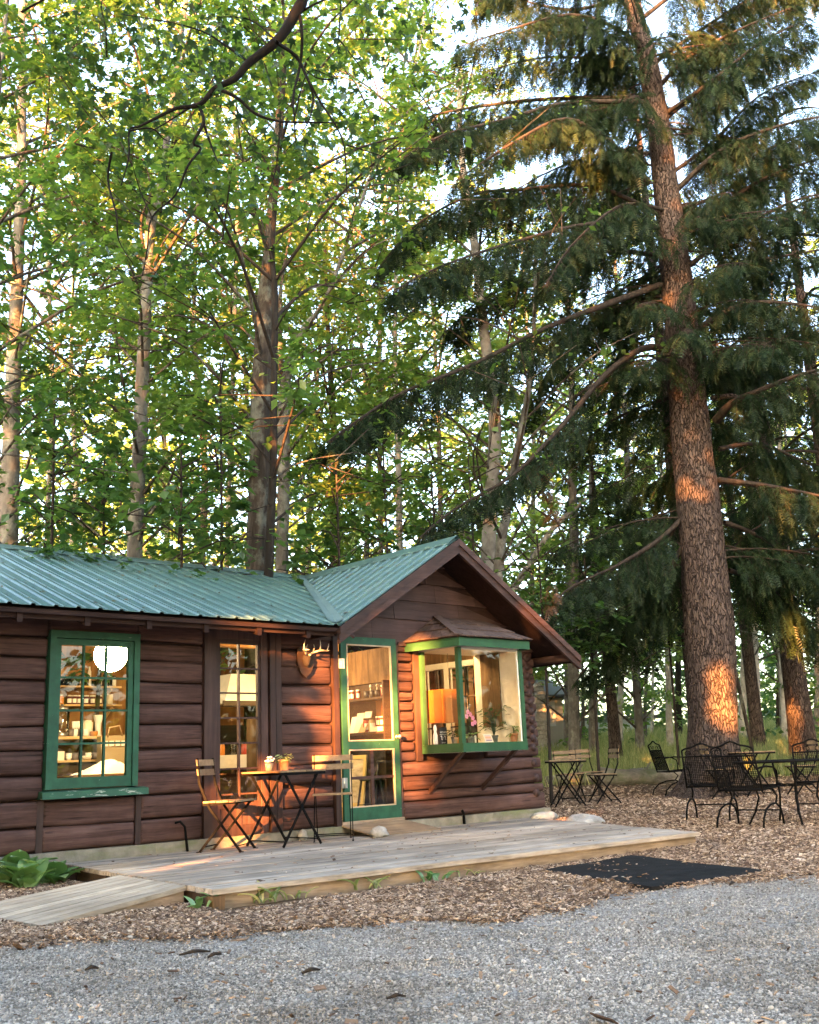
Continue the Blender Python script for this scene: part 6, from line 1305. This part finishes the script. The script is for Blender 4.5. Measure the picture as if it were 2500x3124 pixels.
# woodland beyond: one mass of leaves and dim stems
rs_ = random.Random(77); so_ = Soup(); 
for i in range(720):
    s = rs_.uniform(36, 62); x = rs_.uniform(-200, 1950); p = av(x, 1400, s); z = gz(p.x, p.y)+rs_.uniform(.5, 1)**.7*rs_.choice((4, 9, 15, 19, 23))*rs_.uniform(.5, 1)
    if z < gz(p.x, p.y)+4 and (x > 1100 or rs_.random() < .4) and rs_.random() < .85: continue
    leaf_spray(so_, (p.x, p.y, z), rs_.uniform(1.2, 2.4), 80, rs_, .34, rs_.uniform(.45, .8), .5, .3)
o = so_.build('woodland', 'leaf_far_glare'); tag(o, 'far green woodland seen between the trunks', 'woodland', None, 'stuff')
# understory greenery between the far trunks
so_ = Soup()
for i in range(190):
    s = rs_.uniform(30, 46); x = rs_.uniform(560, 1850); p = av(x, 1500, s); leaf_spray(so_, (p.x, p.y, gz(p.x, p.y)+rs_.choice((.3, .5, .8, 1.3, 1.8, 3.4))*rs_.uniform(.7, 1.2)), rs_.uniform(.5, 1.2), 46, rs_, .17, rs_.uniform(.2, .6), .5, .3)
o = so_.build('undergrowth', 'leaf_beech'); tag(o, 'low green undergrowth beneath the far trunks', 'undergrowth', None, 'stuff')

so_ = Soup()
for i in range(640):
    x = rs_.uniform(-80, 1850); s = rs_.uniform(40, 60) if x > 1050 else rs_.uniform(22, 40); p = av(x, 1500, s); leaf_spray(so_, (p.x, p.y, gz(p.x, p.y)+5.5*rs_.random()**1.3+.2), rs_.uniform(.8, 1.7), 60, rs_, .26 if x > 1050 else .17, rs_.uniform(.1, .5) if x > 1050 else rs_.uniform(.3, .8), .5, .35)
o = so_.build('thicket', 'leaf_maple'); tag(o, 'dim green thicket far behind the pale trunks', 'thicket', None, 'stuff')

# ---- near maple limb over the yard, trunk standing left of the picture
c6_ = lambda x, y: (x*.7246/K, y*.7246/K)
MS = 8.2; NM = thing('maple_tree', 'near maple whose dark limb and leaves hang across the upper left', 'tree', (-9.4, -1.6, gz(-9.4, -1.6)))
ent = av(*c6_(1262, -60), MS)
trunk_mesh([(-9.4, -1.6, -.4), (-9.35, -1.6, 1.5), (-9.3, -1.65, 3.5), (-9.1, -1.7, 6), (-8.8, -1.8, 9), (-8.6, -1.9, 13)], [.36, .3, .28, .25, .18, .06], 20, NM, 'bark_rough', .07, 7., .3)
m = MB(); lim = [(Vector((-9.15, -1.7, 5.4))), Vector((-7.4, -1.9, 6.9)), Vector((-5.6, -2.3, 7.2)), ent+Vector((-.55, .15, .55)), ent]
lim += [av(*c6_(x, y), MS) for x, y in ((1240, 60), (1165, 172), (1050, 262), (990, 330), (905, 372), (840, 440), (745, 455), (670, 490), (590, 530), (545, 550), (543, 660), (510, 780))]
n_ = (len(lim)-1)*4+1; m.tube(smooth_path(lim, 4), list(np.interp(np.linspace(0, 1, n_), [0, .3, .5, .72, 1], [.09, .05, .030, .015, .005])), 8, False)
TW = [([(1258, 30), (1272, 150), (1265, 270), (1236, 400), (1240, 500), (1245, 600)], .018), ([(1168, 180), (1250, 240), (1300, 340), (1350, 430), (1410, 520), (1450, 620), (1462, 820)], .018), ([(912, 370), (1000, 412), (1080, 480), (1180, 510), (1300, 514), (1430, 516)], .018), ([(838, 445), (858, 512), (815, 600), (845, 625), (790, 700), (740, 820), (640, 915), (620, 1050), (600, 1160)], .016), ([(857, 515), (885, 600), (922, 692)], .014), ([(800, 452), (690, 522), (620, 560)], .010), ([(1300, 340), (1320, 420), (1290, 530), (1200, 640)], .010), ([(1400, 335), (1330, 325), (1265, 270)], .009), ([(640, 915), (590, 800), (560, 700)], .008),
      ([(545, 550), (640, 540), (700, 590), (800, 610)], .009), ([(1180, 510), (1175, 600), (1160, 720), (1120, 840)], .010), ([(1050, 262), (950, 190), (850, 130), (700, 90), (520, 60)], .012), ([(1165, 172), (1050, 80), (900, 70)], .010), ([(1250, 60), (1360, 0), (1480, -30)], .014), ([(470, 640), (455, 760), (490, 900), (500, 1010), (560, 1110)], .012), ([(1240, 500), (1300, 300), (1420, 330), (1500, 290)], .007), ([(90, 50), (180, 0), (300, -50), (600, -120)], .012), ([(450, 240), (445, 120), (430, 0), (520, -100)], .008), ([(1460, 610), (1560, 640), (1680, 680)], .008)]
tips = []
for c, r0 in TW:
    P = [av(*c6_(x, y), MS+.25*mnoise.noise(Vector((x*.01, y*.01, 0)))) for x, y in c]; sp = smooth_path(P, 4); m.tube(sp, [r0*(1-.7*i/(len(sp)-1)) for i in range(len(sp))], 6, False); tips += sp
m.build('branch', 'limb_black', NM, True)
so_ = Soup(); rs_ = random.Random(9); C_, D_, U_, S_ = [], [], [], []
def leaf_bunch(c, n, sp_, sz):
    for _ in range(n): C_.append((c[0]+rs_.gauss(0, sp_), c[1]+rs_.gauss(0, sp_), c[2]+rs_.gauss(-.05, sp_*.6))); a = rs_.uniform(0, 6.28); D_.append((math.cos(a), math.sin(a), rs_.uniform(-1.3, -.1))); U_.append((rs_.gauss(0, .5), rs_.gauss(0, .5), 1)); S_.append(sz*rs_.uniform(.6, 1.25))
for p in tips[::2]:
    if rs_.random() < .55: leaf_bunch(Vector(p)+Vector(HF)*.3+Vector((0, 0, .06)), rs_.randrange(2, 7), .2, .10)
for x, y, n, sp_ in ((260, 190, 9, .12), (320, 150, 7, .1), (300, 240, 5, .08), (540, 30, 30, .3), (640, 60, 26, .25), (760, 190, 30, .3), (850, 150, 26, .28), (950, 250, 26, .3), (720, 290, 24, .3), (820, 330, 24, .28), (930, 150, 22, .25), (1080, 200, 16, .25), (1000, 60, 20, .25), (480, 60, 14, .2), (1420, 300, 16, .25), (1350, 120, 14, .25), (1520, 560, 24, .25), (1600, 640, 22, .25), (1480, 480, 16, .25), (1050, 420, 18, .25), (1250, 560, 16, .25), (640, 420, 18, .28), (500, 500, 16, .25), (420, 420, 12, .25), (560, 640, 16, .25), (700, 680, 18, .25), (860, 760, 16, .25), (1000, 640, 14, .25), (1500, 800, 14, .2), (1580, 880, 12, .2), (350, 330, 14, .25), (230, 430, 12, .25)):
    leaf_bunch(av(*c6_(x, y), MS+rs_.uniform(.1, 1.0)), int(n*1.3), sp_, .105)
for x, y in ((1500, 60), (1560, 120), (1640, 130), (1700, 40), (1760, 170), (1860, 20), (1900, 90), (1980, 40)):
    leaf_bunch(av(*c6_(x, y), MS+.3), 14, .22, .10)
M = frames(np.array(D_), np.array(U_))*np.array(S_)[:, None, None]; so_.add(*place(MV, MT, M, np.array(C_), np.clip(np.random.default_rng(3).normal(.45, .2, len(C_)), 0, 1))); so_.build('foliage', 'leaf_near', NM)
# ------------------------------------------------------------------ unseen trees added toward the sun to shade the yard, crowns cut open for sun patches
E1 = Vector((math.sin(SUN_A), -math.cos(SUN_A), 0)); E2 = SUN.cross(E1); E2 = E2 if E2.z > 0 else -E2
suv = lambda p: (Vector(p).dot(E1), Vector(p).dot(E2))
GAPS = []
def gap(p, ru, rv): u, v = suv(p); GAPS.append((u, v, ru, rv))
gap((-1.28, 0, .10), .24, .36); gap((-1.0, 0, .38), .16, .3); gap((-.13, 0, 1.2), .15, .66); gap((-.30, 0, .62), .10, .22); gap((1.19, -.22, 1.62), .25, .36); gap((1.0, 0, 1.05), .18, .98); gap((-.75, 0, 1.98), .11, .10); gap((.75, 0, 2.62), .12, .12)
gap((4.2, .0, -.2), .34, .10); gap((-2.62, 0, .14), .10, .20); gap((-2.9, -1.6, -.13), .25, .05)
tc = off_trunk(tp, 1.35); gap(tc+Vector((.24, -.1, 0)), .28, .66); tc = off_trunk(tp, 5.5); gap(tc+Vector((.25, -.1, 0)), .03, .12); tc = off_trunk(tp, 4.9); gap(tc+Vector((-.2, 0, 0)), .06, .03)
gp = av(1352, 1600, 25); gp.z = gz(gp.x, gp.y)+.2; gap(gp, .55, .16); q = av(1690, 1500, HS+6); gap(q, .4, 1.0); gap(q+Vector((0, 0, 2)), .4, .5)
hq = av(*k3(180, 540), 33); gap(hq, .45, .35)
def in_gap(u, v, e=0.): return any(((u-a)/(ru+e))**2+((v-b)/(rv+e))**2 < 1 for a, b, ru, rv in GAPS)
rs_ = random.Random(55); SHADE = [(-8.5, 19), (-5.2, 23), (-2.2, 18), (2.3, 24), (5.6, 20), (8.4, 25), (11.2, 21), (14.4, 26)]
trees = []
for i, (u0, ds) in enumerate(SHADE):
    b = E1*u0+Vector((SUN.x, SUN.y, 0)).normalized()*ds; b.z = gz(b.x, b.y)-.1
    t = thing('maple_tree', f'unseen shade maple added behind the camera, {["first", "second", "third", "fourth", "fifth", "sixth", "seventh", "eighth"][i]} from the left', 'tree', tuple(b), 'trees behind the camera')
    trunk_mesh([b, b+Vector((0, 0, 3)), b+Vector((.2, .1, 9)), b+Vector((.1, .3, 19))], [.3, .26, .2, .05], 12, t, 'bark_rough', .06, 6., .2); trees.append((t, u0, ds, Soup(), MB(), b))
TVv = LV*np.array([1.5, 1, 1]); C_ = [[] for _ in trees]
for i in range(76500):
    u, v = (rs_.uniform(-10.5, 16), rs_.uniform(-2.8, 17)) if i < 54000 else (rs_.uniform(-6, 6), rs_.uniform(-2.8, 6)) if i < 74000 else (rs_.uniform(1.3, 3.0), rs_.uniform(1.0, 4.2))
    lim = 13.5 if u > -2.5 else 10
    if v > lim and rs_.random() < (v-lim)/4.5: continue
    if mnoise.noise(Vector((u*.7, v*.7, 4))) > .34 and v > lim-2: continue
    if in_gap(u, v, .13+rs_.gauss(0, .03)): continue
    k = min(range(len(trees)), key=lambda j: abs(trees[j][1]-u)+rs_.uniform(0, .8)); t, u0, ds, so_, mbb, b = trees[k]
    w = 2.2*(1-abs(u-u0)/4); dd = ds+rs_.uniform(-w, w); p = E1*u+E2*v+SUN*dd
    if p.z < gz(p.x, p.y)+.1: continue
    C_[k].append(tuple(p))
for k, (t, u0, ds, so_, mbb, b) in enumerate(trees):
    A = np.array(C_[k]); rng = np.random.default_rng(k); n = len(A); D = rng.normal(0, 1, (n, 3)); U = rng.normal(0, 1, (n, 3))+np.array(SUN)*1.2
    so_.add(*place(TVv, LT, frames(D, U)*rng.uniform(.24, .44, n)[:, None, None], A, np.clip(rng.normal(.5, .2, n), 0, 1))); so_.build('crown', 'leaf_maple', t)
    for j in range(14): e = Vector(A[rng.integers(n)]); mbb.tube([(b.x, b.y, b.z+1+max(0, e.z*.55)), e], [.05, .015], 5, False)
    mbb.build('branch', 'bark_rough', t, True)

# wooded bank across the drive, mirrored in the panes
rng = np.random.default_rng(91); n = 20000; aa = rng.uniform(R(-104), R(20), n); dd = rng.uniform(20, 31, n); zz = rng.random(n)**.9*14+.2
P = np.stack([1.+dd*np.cos(aa), -2.+dd*np.sin(aa), zz], 1); ok = ~in_view(P, .12); ok &= np.array([mnoise.noise(Vector(p)*.28)+(6-p[2])*.03 > -.12 for p in P]); P = P[ok]; P[:, 2] += [gz(x, y) for x, y in P[:, :2]]
n = len(P); so_ = Soup(); so_.add(*place(TVv, LT, frames(rng.normal(0, 1, (n, 3)), rng.normal(0, 1, (n, 3))+np.array((0, 0, .8)))*rng.uniform(.4, .8, n)[:, None, None], P, np.clip(rng.normal(.4, .2, n), 0, 1)))
tag(so_.build('woodland', 'leaf_maple'), 'wooded bank across the drive behind the camera', 'woodland', None, 'stuff')

# ------------------------------------------------------------------ far house, shed, fallen logs
h0 = av(*k3(122, 655), 32); h1 = av(*k3(236, 655), 32); ux = (h1-h0); ux.z = 0; wdt = ux.length; ux.normalize(); uy = Vector((-ux.y, ux.x, 0)); hz = gz(h0.x, h0.y)
FH = thing('small_house', 'little far house with a pale wall, white window and stacked stone chimney', 'house', (h0.x, h0.y, hz-.1))
def hbox(a0, a1, b0, b1, z0, z1): q = [h0+ux*a+uy*b for a, b in ((a0, b0), (a1, b0), (a1, b1), (a0, b1))]; return [(v.x, v.y, z0) for v in q]+[(v.x, v.y, z1) for v in q]
zt = av(*k3(180, 440), 32).z
MB().hexa(hbox(-1.2, wdt, 0, 3, hz-.2, zt)).build('wall', 'siding_pale', FH)
MB().hexa([*hbox(-1.5, wdt+.25, -.35, 3.3, zt, zt+.08)]).build('eave', 'far_roof', FH)
q = hbox(-1.5, wdt+.25, -.35, 3.3, zt+.081, zt+.082); r_ = hbox(-1.0, wdt-.5, 1.4, 1.6, zt+.9, zt+.9); MB().hexa(q[:4]+r_[4:]).build('roof', 'far_roof', FH)
za, zb = av(*k3(160, 600), 32).z, av(*k3(160, 470), 32).z
w0 = float((av(*k3(128, 540), 32)-h0).dot(ux)); w1 = float((av(*k3(182, 540), 32)-h0).dot(ux))
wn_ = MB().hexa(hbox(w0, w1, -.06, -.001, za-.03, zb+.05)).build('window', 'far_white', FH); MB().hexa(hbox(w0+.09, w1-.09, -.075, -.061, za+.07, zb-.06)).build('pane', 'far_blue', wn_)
for i in range(8): z = hz+.2+i*(zt-hz-.2)/8; MB().hexa(hbox(w1+.03, wdt-.02, -.022-.004*(i % 2), -.001, z, z+(zt-hz-.2)/8-.02)).build('siding_board', 'siding_pale', FH)
ca, cb = float((av(*k3(70, 500), 31.2)-h0).dot(ux)), float((av(*k3(126, 500), 31.2)-h0).dot(ux)); z = hz-.2; i = 0; ztop = av(*k3(100, 362), 31.2).z
while z < ztop:
    j = random.uniform(-.05, .05); MB().hexa(hbox(ca+j, cb+j*.6, -.75, -.10, z, z+.11)).build('chimney_stone', 'rock', FH); z += .125
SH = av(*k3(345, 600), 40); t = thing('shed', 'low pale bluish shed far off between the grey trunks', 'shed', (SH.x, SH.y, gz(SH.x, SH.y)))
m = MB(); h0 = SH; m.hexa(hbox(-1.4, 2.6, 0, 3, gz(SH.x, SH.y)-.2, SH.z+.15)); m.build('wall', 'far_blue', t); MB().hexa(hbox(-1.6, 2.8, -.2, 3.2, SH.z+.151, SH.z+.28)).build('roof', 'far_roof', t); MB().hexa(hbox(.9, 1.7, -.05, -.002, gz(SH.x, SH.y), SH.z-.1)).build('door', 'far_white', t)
def fallen(a, b, r0, r1, label, seed):
    A = av(*a); B = av(*b); A.z = gz(A.x, A.y); B.z = gz(B.x, B.y); A.z += r0*.8; B.z += r1*.8; pts = [A.lerp(B, i/6)+Vector((0, 0, .05*mnoise.noise(Vector((seed, i, 0))))) for i in range(7)]
    t = thing('fallen_log', label, 'log', tuple(A)); MB().tube(pts, list(np.linspace(r0, r1, 7)), 12, True, True, .22, 3.).build('trunk', 'bark_log', t); MB().tube([pts[3], pts[3]+Vector((.1, -.2, .3))], [.04, .015], 6).build('broken_branch', 'bark_log', t)
S3 = lambda x, y: (1600+x*.5217, 1900+y*.5217)
fallen((1262, 1640, 22.0), (1440, 1640, 21.6), .19, .15, 'long grey fallen log lying along the edge of the grass', 1); fallen((1334, 1635, 22.5), (1418, 1630, 24.2), .15, .11, 'shorter fallen log propped behind the long one', 2)
fallen((1147, 1640, 22.6), (1268, 1640, 22.3), .10, .14, 'weathered fallen log behind the bistro table', 3)

# ------------------------------------------------------------------ grass, weeds, hosta
rng = np.random.default_rng(21); n = 48000
s = rng.uniform(17.5, 42, n)**1.0; xx = rng.uniform(1080, 1800, n); P = []
base = np.array([pray(1250, 1562)])*0
dirs = np.stack([_f+RGT*(u*K-1250)/FPX-UPV*(2300-1562)/FPX for u in xx]); dirs /= (dirs @ HF)[:, None]; XY = CAM+dirs*s[:, None]
Z = np.array([gz(x, y) for x, y in XY[:, :2]]); ok = np.array([zone(x, y)[1] > rs_.random()*.9+.1 or .67*x+.74*y > 11.3 for x, y in XY[:, :2]]) & (np.linalg.norm(XY[:, :2]-np.array([hb.x, hb.y]), axis=1) > .7)
XY = XY[ok]; Z = Z[ok]; n = len(XY); hgt = rng.uniform(.16, .46, n)*(1+.35*np.array([mnoise.noise(Vector((x*.6, y*.6, 0))) for x, y in XY[:, :2]]))
GV = np.array([(-.5, 0, 0), (.5, 0, 0), (.3, .55, .08), (-.3, .55, .08), (0, 1, .3)]); GT = [(0, 1, 2), (0, 2, 3), (3, 2, 4)]
D = np.stack([rng.normal(0, .22, n), rng.normal(0, .22, n), np.ones(n)], 1); U = np.stack([rng.normal(0, 1, n), rng.normal(0, 1, n), np.zeros(n)], 1); Fm = frames(D, U)
wd = rng.uniform(.012, .028, n); Fm[:, :, 0] *= wd[:, None]; Fm[:, :, 1] *= hgt[:, None]; Fm[:, :, 2] *= hgt[:, None]
so_ = Soup(); T_ = np.stack([XY[:, 0], XY[:, 1], Z], 1); so_.add(*place(GV, GT, Fm, T_, np.clip(rng.normal(.5, .25, n), 0, 1))); tag(so_.build('meadow_grass', 'grass'), 'tall uncut meadow grass behind the hemlock trunk', 'grass', None, 'stuff')
def strap_leaf(n=7, w=.3):
    V = []; T = []
    for i in range(n+1):
        t = i/n; ww = w*math.sin(math.pi*min(1, .08+t*.92))**.8; z = .35*t-.75*t*t; V += [(-ww, t, z+.06), (0, t, z), (ww, t, z+.06)]
    for i in range(n): a = 3*i; T += [(a, a+1, a+4), (a, a+4, a+3), (a+1, a+2, a+5), (a+1, a+5, a+4)]
    return np.array(V), T
HV, HT = strap_leaf()
def rosette(name, label, cat, pos, n, L, mat, seed, group=None, w=1., up=(.3, 1.2)):
    rr = random.Random(seed); t = thing(name, label, cat, pos, group)
    for i in range(n):
        a = i*2.4+rr.uniform(-.3, .3); l = L*rr.uniform(.6, 1.1); D = np.array([[math.cos(a), math.sin(a), rr.uniform(*up)]]); M = frames(D, np.array([[0, 0, 1.]]))*l; M[:, :, 0] *= w
        V_, F_, R_ = place(HV, HT, M, np.array([pos])+np.array([[rr.gauss(0, .05), rr.gauss(0, .05), .01]]), np.array([rr.random()])); tri_mesh('leaf', V_, F_, mat, R_, t, True)
for i, (x, y, n, L, lb) in enumerate(((-3.44, -.42, 20, .27, 'hosta clump with broad green leaves at the cabin corner, nearest the deck'), (-3.74, -.60, 20, .30, 'hosta clump with broad green leaves at the left edge'), (-3.62, -.22, 18, .36, 'taller leafy clump against the foundation at the left'))): rosette('hosta_plant', lb, 'plant', (x, y, gz(x, y)), n, L, 'hosta', 60+i, 'hostas by the cabin', 1.05, (.6, 2.4))
fx = lambda s_: (-3.5+5.0*s_, -3.13-.325*s_)
for i, (s_, off, n, L, lb) in enumerate(((-.02, .02, 9, .16, 'weed tuft at the left corner post of the deck'), (.07, -.06, 9, .17, 'grassy weed in front of the deck near its left corner'), (.11, -.05, 7, .13, 'small weed second from the left along the deck front'), (.24, -.05, 8, .17, 'upright weed along the deck front left of the middle'), (.35, -.05, 8, .14, 'leafy weed along the middle of the deck front'), (.43, -.05, 6, .09, 'tiny weed along the deck front right of the middle'))):
    x, y = fx(s_); rosette('weed', lb, 'weed', (x, y+off, gz(x, y)), n, L, 'hosta' if i in (0, 4) else 'grass', 80+i, 'weeds along the deck', .35 if i not in (0, 4) else .6, (.6, 2.2))
# sticks and bits on the gravel
for i, (u, v, L, r, a, lb) in enumerate(((595, 2918, .24, .012, .3, 'dark curled bark strip on the gravel at the left'), (655, 2926, .14, .012, -.2, 'second dark bark strip beside the curled one on the gravel'), (745, 2934, .12, .010, .1, 'pale wood splinter on the gravel right of the bark strips'), (2235, 2704, .22, .012, -.35, 'dark stick on the gravel right of the rubber mat'), (280, 2967, .10, .012, .2, 'small dark bark scrap on the gravel at the lower left'), (1210, 3056, .12, .01, .4, 'dark leaf scrap on the gravel at the bottom middle'), (950, 2975, .16, .012, 0., 'dark wood fragment at the edge of the gravel'), (2030, 2705, .2, .008, .1, 'thin twig lying at the corner of the rubber mat'))):
    p = at_g(u, v); z = p.z+.014; L *= .62; r *= .8; m = MB(); m.tube([(p.x-L*.5, p.y+L*a*.5, z), (p.x-L*.1, p.y-.01, z+.012), (p.x+L*.2, p.y+.012, z+.006), (p.x+L*.5, p.y-L*a*.5, z)], [r*.5, r, r*.9, r*.4], 6)
    tag(m.build('stick', 'bark_pale' if 'pale' in lb else 'twig_dark', None), lb, 'stick')

# ------------------------------------------------------------------ wood chips and gravel
ZX = np.arange(-9, 17, .08); ZY = np.arange(-11, 11, .08); ZG = np.array([[zone(x, y) for x in ZX] for y in ZY], np.float32)
def zone_at(x, y):
    i = np.clip(((y-ZY[0])/.08+.5).astype(int), 0, len(ZY)-1); j = np.clip(((x-ZX[0])/.08+.5).astype(int), 0, len(ZX)-1); return ZG[i, j]
def on_wood(x, y):
    t = (y+3.3)/3.3
    return ((t > -.02) & (t < 1.2) & (x > -3.58+.36*t) & (x < 1.5+1.45*t)) | ((y > -.05) & (x > -7.3) & (x < 3.25)) | ((x > -4.6) & (x < -3.3) & (y > -2.90+.12*(x+4.6)) & (y < -1.45))
def on_mat(x, y):
    c = np.stack([(MC[(i+1) % 4][0]-MC[i][0])*(y-MC[i][1])-(MC[(i+1) % 4][1]-MC[i][1])*(x-MC[i][0]) for i in range(4)]); return (c > 0).all(0) | (c < 0).all(0)
def sample(n, u0, u1, v0, v1, seed, want, litter):
    r = np.random.default_rng(seed); out = []; m = 0
    while m < n:
        u = r.uniform(u0, u1, 300000); v = v0+(v1-v0)*r.random(300000)**.75; k = _f+RGT*((u-1250)/FPX)[:, None]-UPV*((v-1562)/FPX)[:, None]; k = k[k[:, 2] < -.004]
        p = CAM+k*((-.25-CAM[2])/k[:, 2])[:, None]; p = p[(np.linalg.norm(p-CAM, axis=1) < 24)]; x, y = p[:, 0], p[:, 1]; z = zone_at(x, y)
        ok = ~on_wood(x, y) & (r.random(len(p)) < want(z[:, 0], z[:, 1], z[:, 2])) & (~on_mat(x, y) | (r.random(len(p)) < litter)); out.append(p[ok][:, :2]); m += ok.sum()
    return np.concatenate(out)[:n]
def lay(name, XY, seed, size, mat, label, cat, prim):
    r = np.random.default_rng(seed); n = len(XY); d = np.linalg.norm(XY-CAM[:2], axis=1); lod = np.clip(d/9, .8, 2.0)
    if prim == 'stone':
        base = size*r.lognormal(0, .35, n)*lod*.8; S = np.stack([base*r.uniform(.8, 1.3, n), base*r.uniform(.7, 1.1, n), base*r.uniform(.45, .8, n)], 1); RT = r.uniform(-3.14, 3.14, (n, 3)); RT[:, :2] *= .25; up = S[:, 2]*.5
    else:
        L = size*r.lognormal(0, .45, n)*np.sqrt(lod); S = np.stack([L, L*r.uniform(.22, .5, n), r.uniform(.003, .007, n)*lod], 1); RT = np.stack([r.normal(0, .28, n), r.normal(0, .28, n), r.uniform(-3.14, 3.14, n)], 1); up = .004+r.random(n)*.022
    Z = np.array([gz(x, y)+.012*mnoise.noise(Vector((x*3, y*3, 1))) for x, y in XY])+up
    return scatter_object(name, np.column_stack([XY, Z]), RT, S, prim, mat, label, cat)
XY = sample(150000, -300, 2800, 2392, 3300, 1, lambda g, tf, lt: np.maximum(.0007, (1-g)**1.2)*(1-.9*tf)*(1-lt), .022)
lay('wood_chips', XY, 2, .023, 'wood_chip', 'brown wood chip mulch covering the ground round the deck', 'mulch', 'chip')
XY = sample(220000, -300, 2800, 2600, 3350, 3, lambda g, tf, lt: np.maximum(.01, g), 0.)
lay('gravel', XY, 4, .0066, 'gravel_stone', 'grey crushed gravel covering the foreground', 'gravel', 'stone')
r = np.random.default_rng(71); tq, sq = r.random(260), r.random(260); XY = np.stack([(-3.5+.36*tq)*(1-sq)+(1.45+1.4*tq)*sq, (-3.1*(1-sq)-3.4*sq)*(1-tq)-.06*tq], 1); n = len(XY); L = .016*r.lognormal(0, .5, n)
scatter_object('deck_litter', np.column_stack([XY, np.full(n, ZD+.008)]), np.stack([r.normal(0, .15, n), r.normal(0, .15, n), r.uniform(-3, 3, n)], 1), np.stack([L, L*r.uniform(.2, .6, n), np.full(n, .004)], 1), 'chip', 'wood_chip', 'stray chips and leaf bits lying on the grey deck', 'litter')
# fallen leaves and needles lying on the metal roof
r = np.random.default_rng(44); P = []; U_ = []
for i in range(420):
    if r.random() < .72: x = r.uniform(-4.6, -.3); y = EY+(RY-EY)*r.random()**.8; x = min(x, valx(y)-.15); P.append((x, y, zl(y)+.036)); U_.append((0, -SL, 1))
    else: y = r.uniform(EY, 2.3); x = r.uniform(valx(y)+.1, WX-.12) if valx(y)+.1 < WX-.12 else WX-.1; P.append((x, y, zw(x)+.036)); U_.append((-SW, 0, 1))
P = np.array(P); U_ = np.array(U_, float)+r.normal(0, .12, (len(P), 3)); D = np.cross(U_, r.normal(0, 1, (len(P), 3))); so_ = Soup(); so_.add(*place(LV, LT, frames(D, U_)*r.uniform(.02, .06, len(P))[:, None, None], P, r.random(len(P))))
tag(so_.build('leaf_litter', 'litter_leaf'), 'dry leaves and needles lying on the green metal roof', 'leaf litter', None, 'stuff')
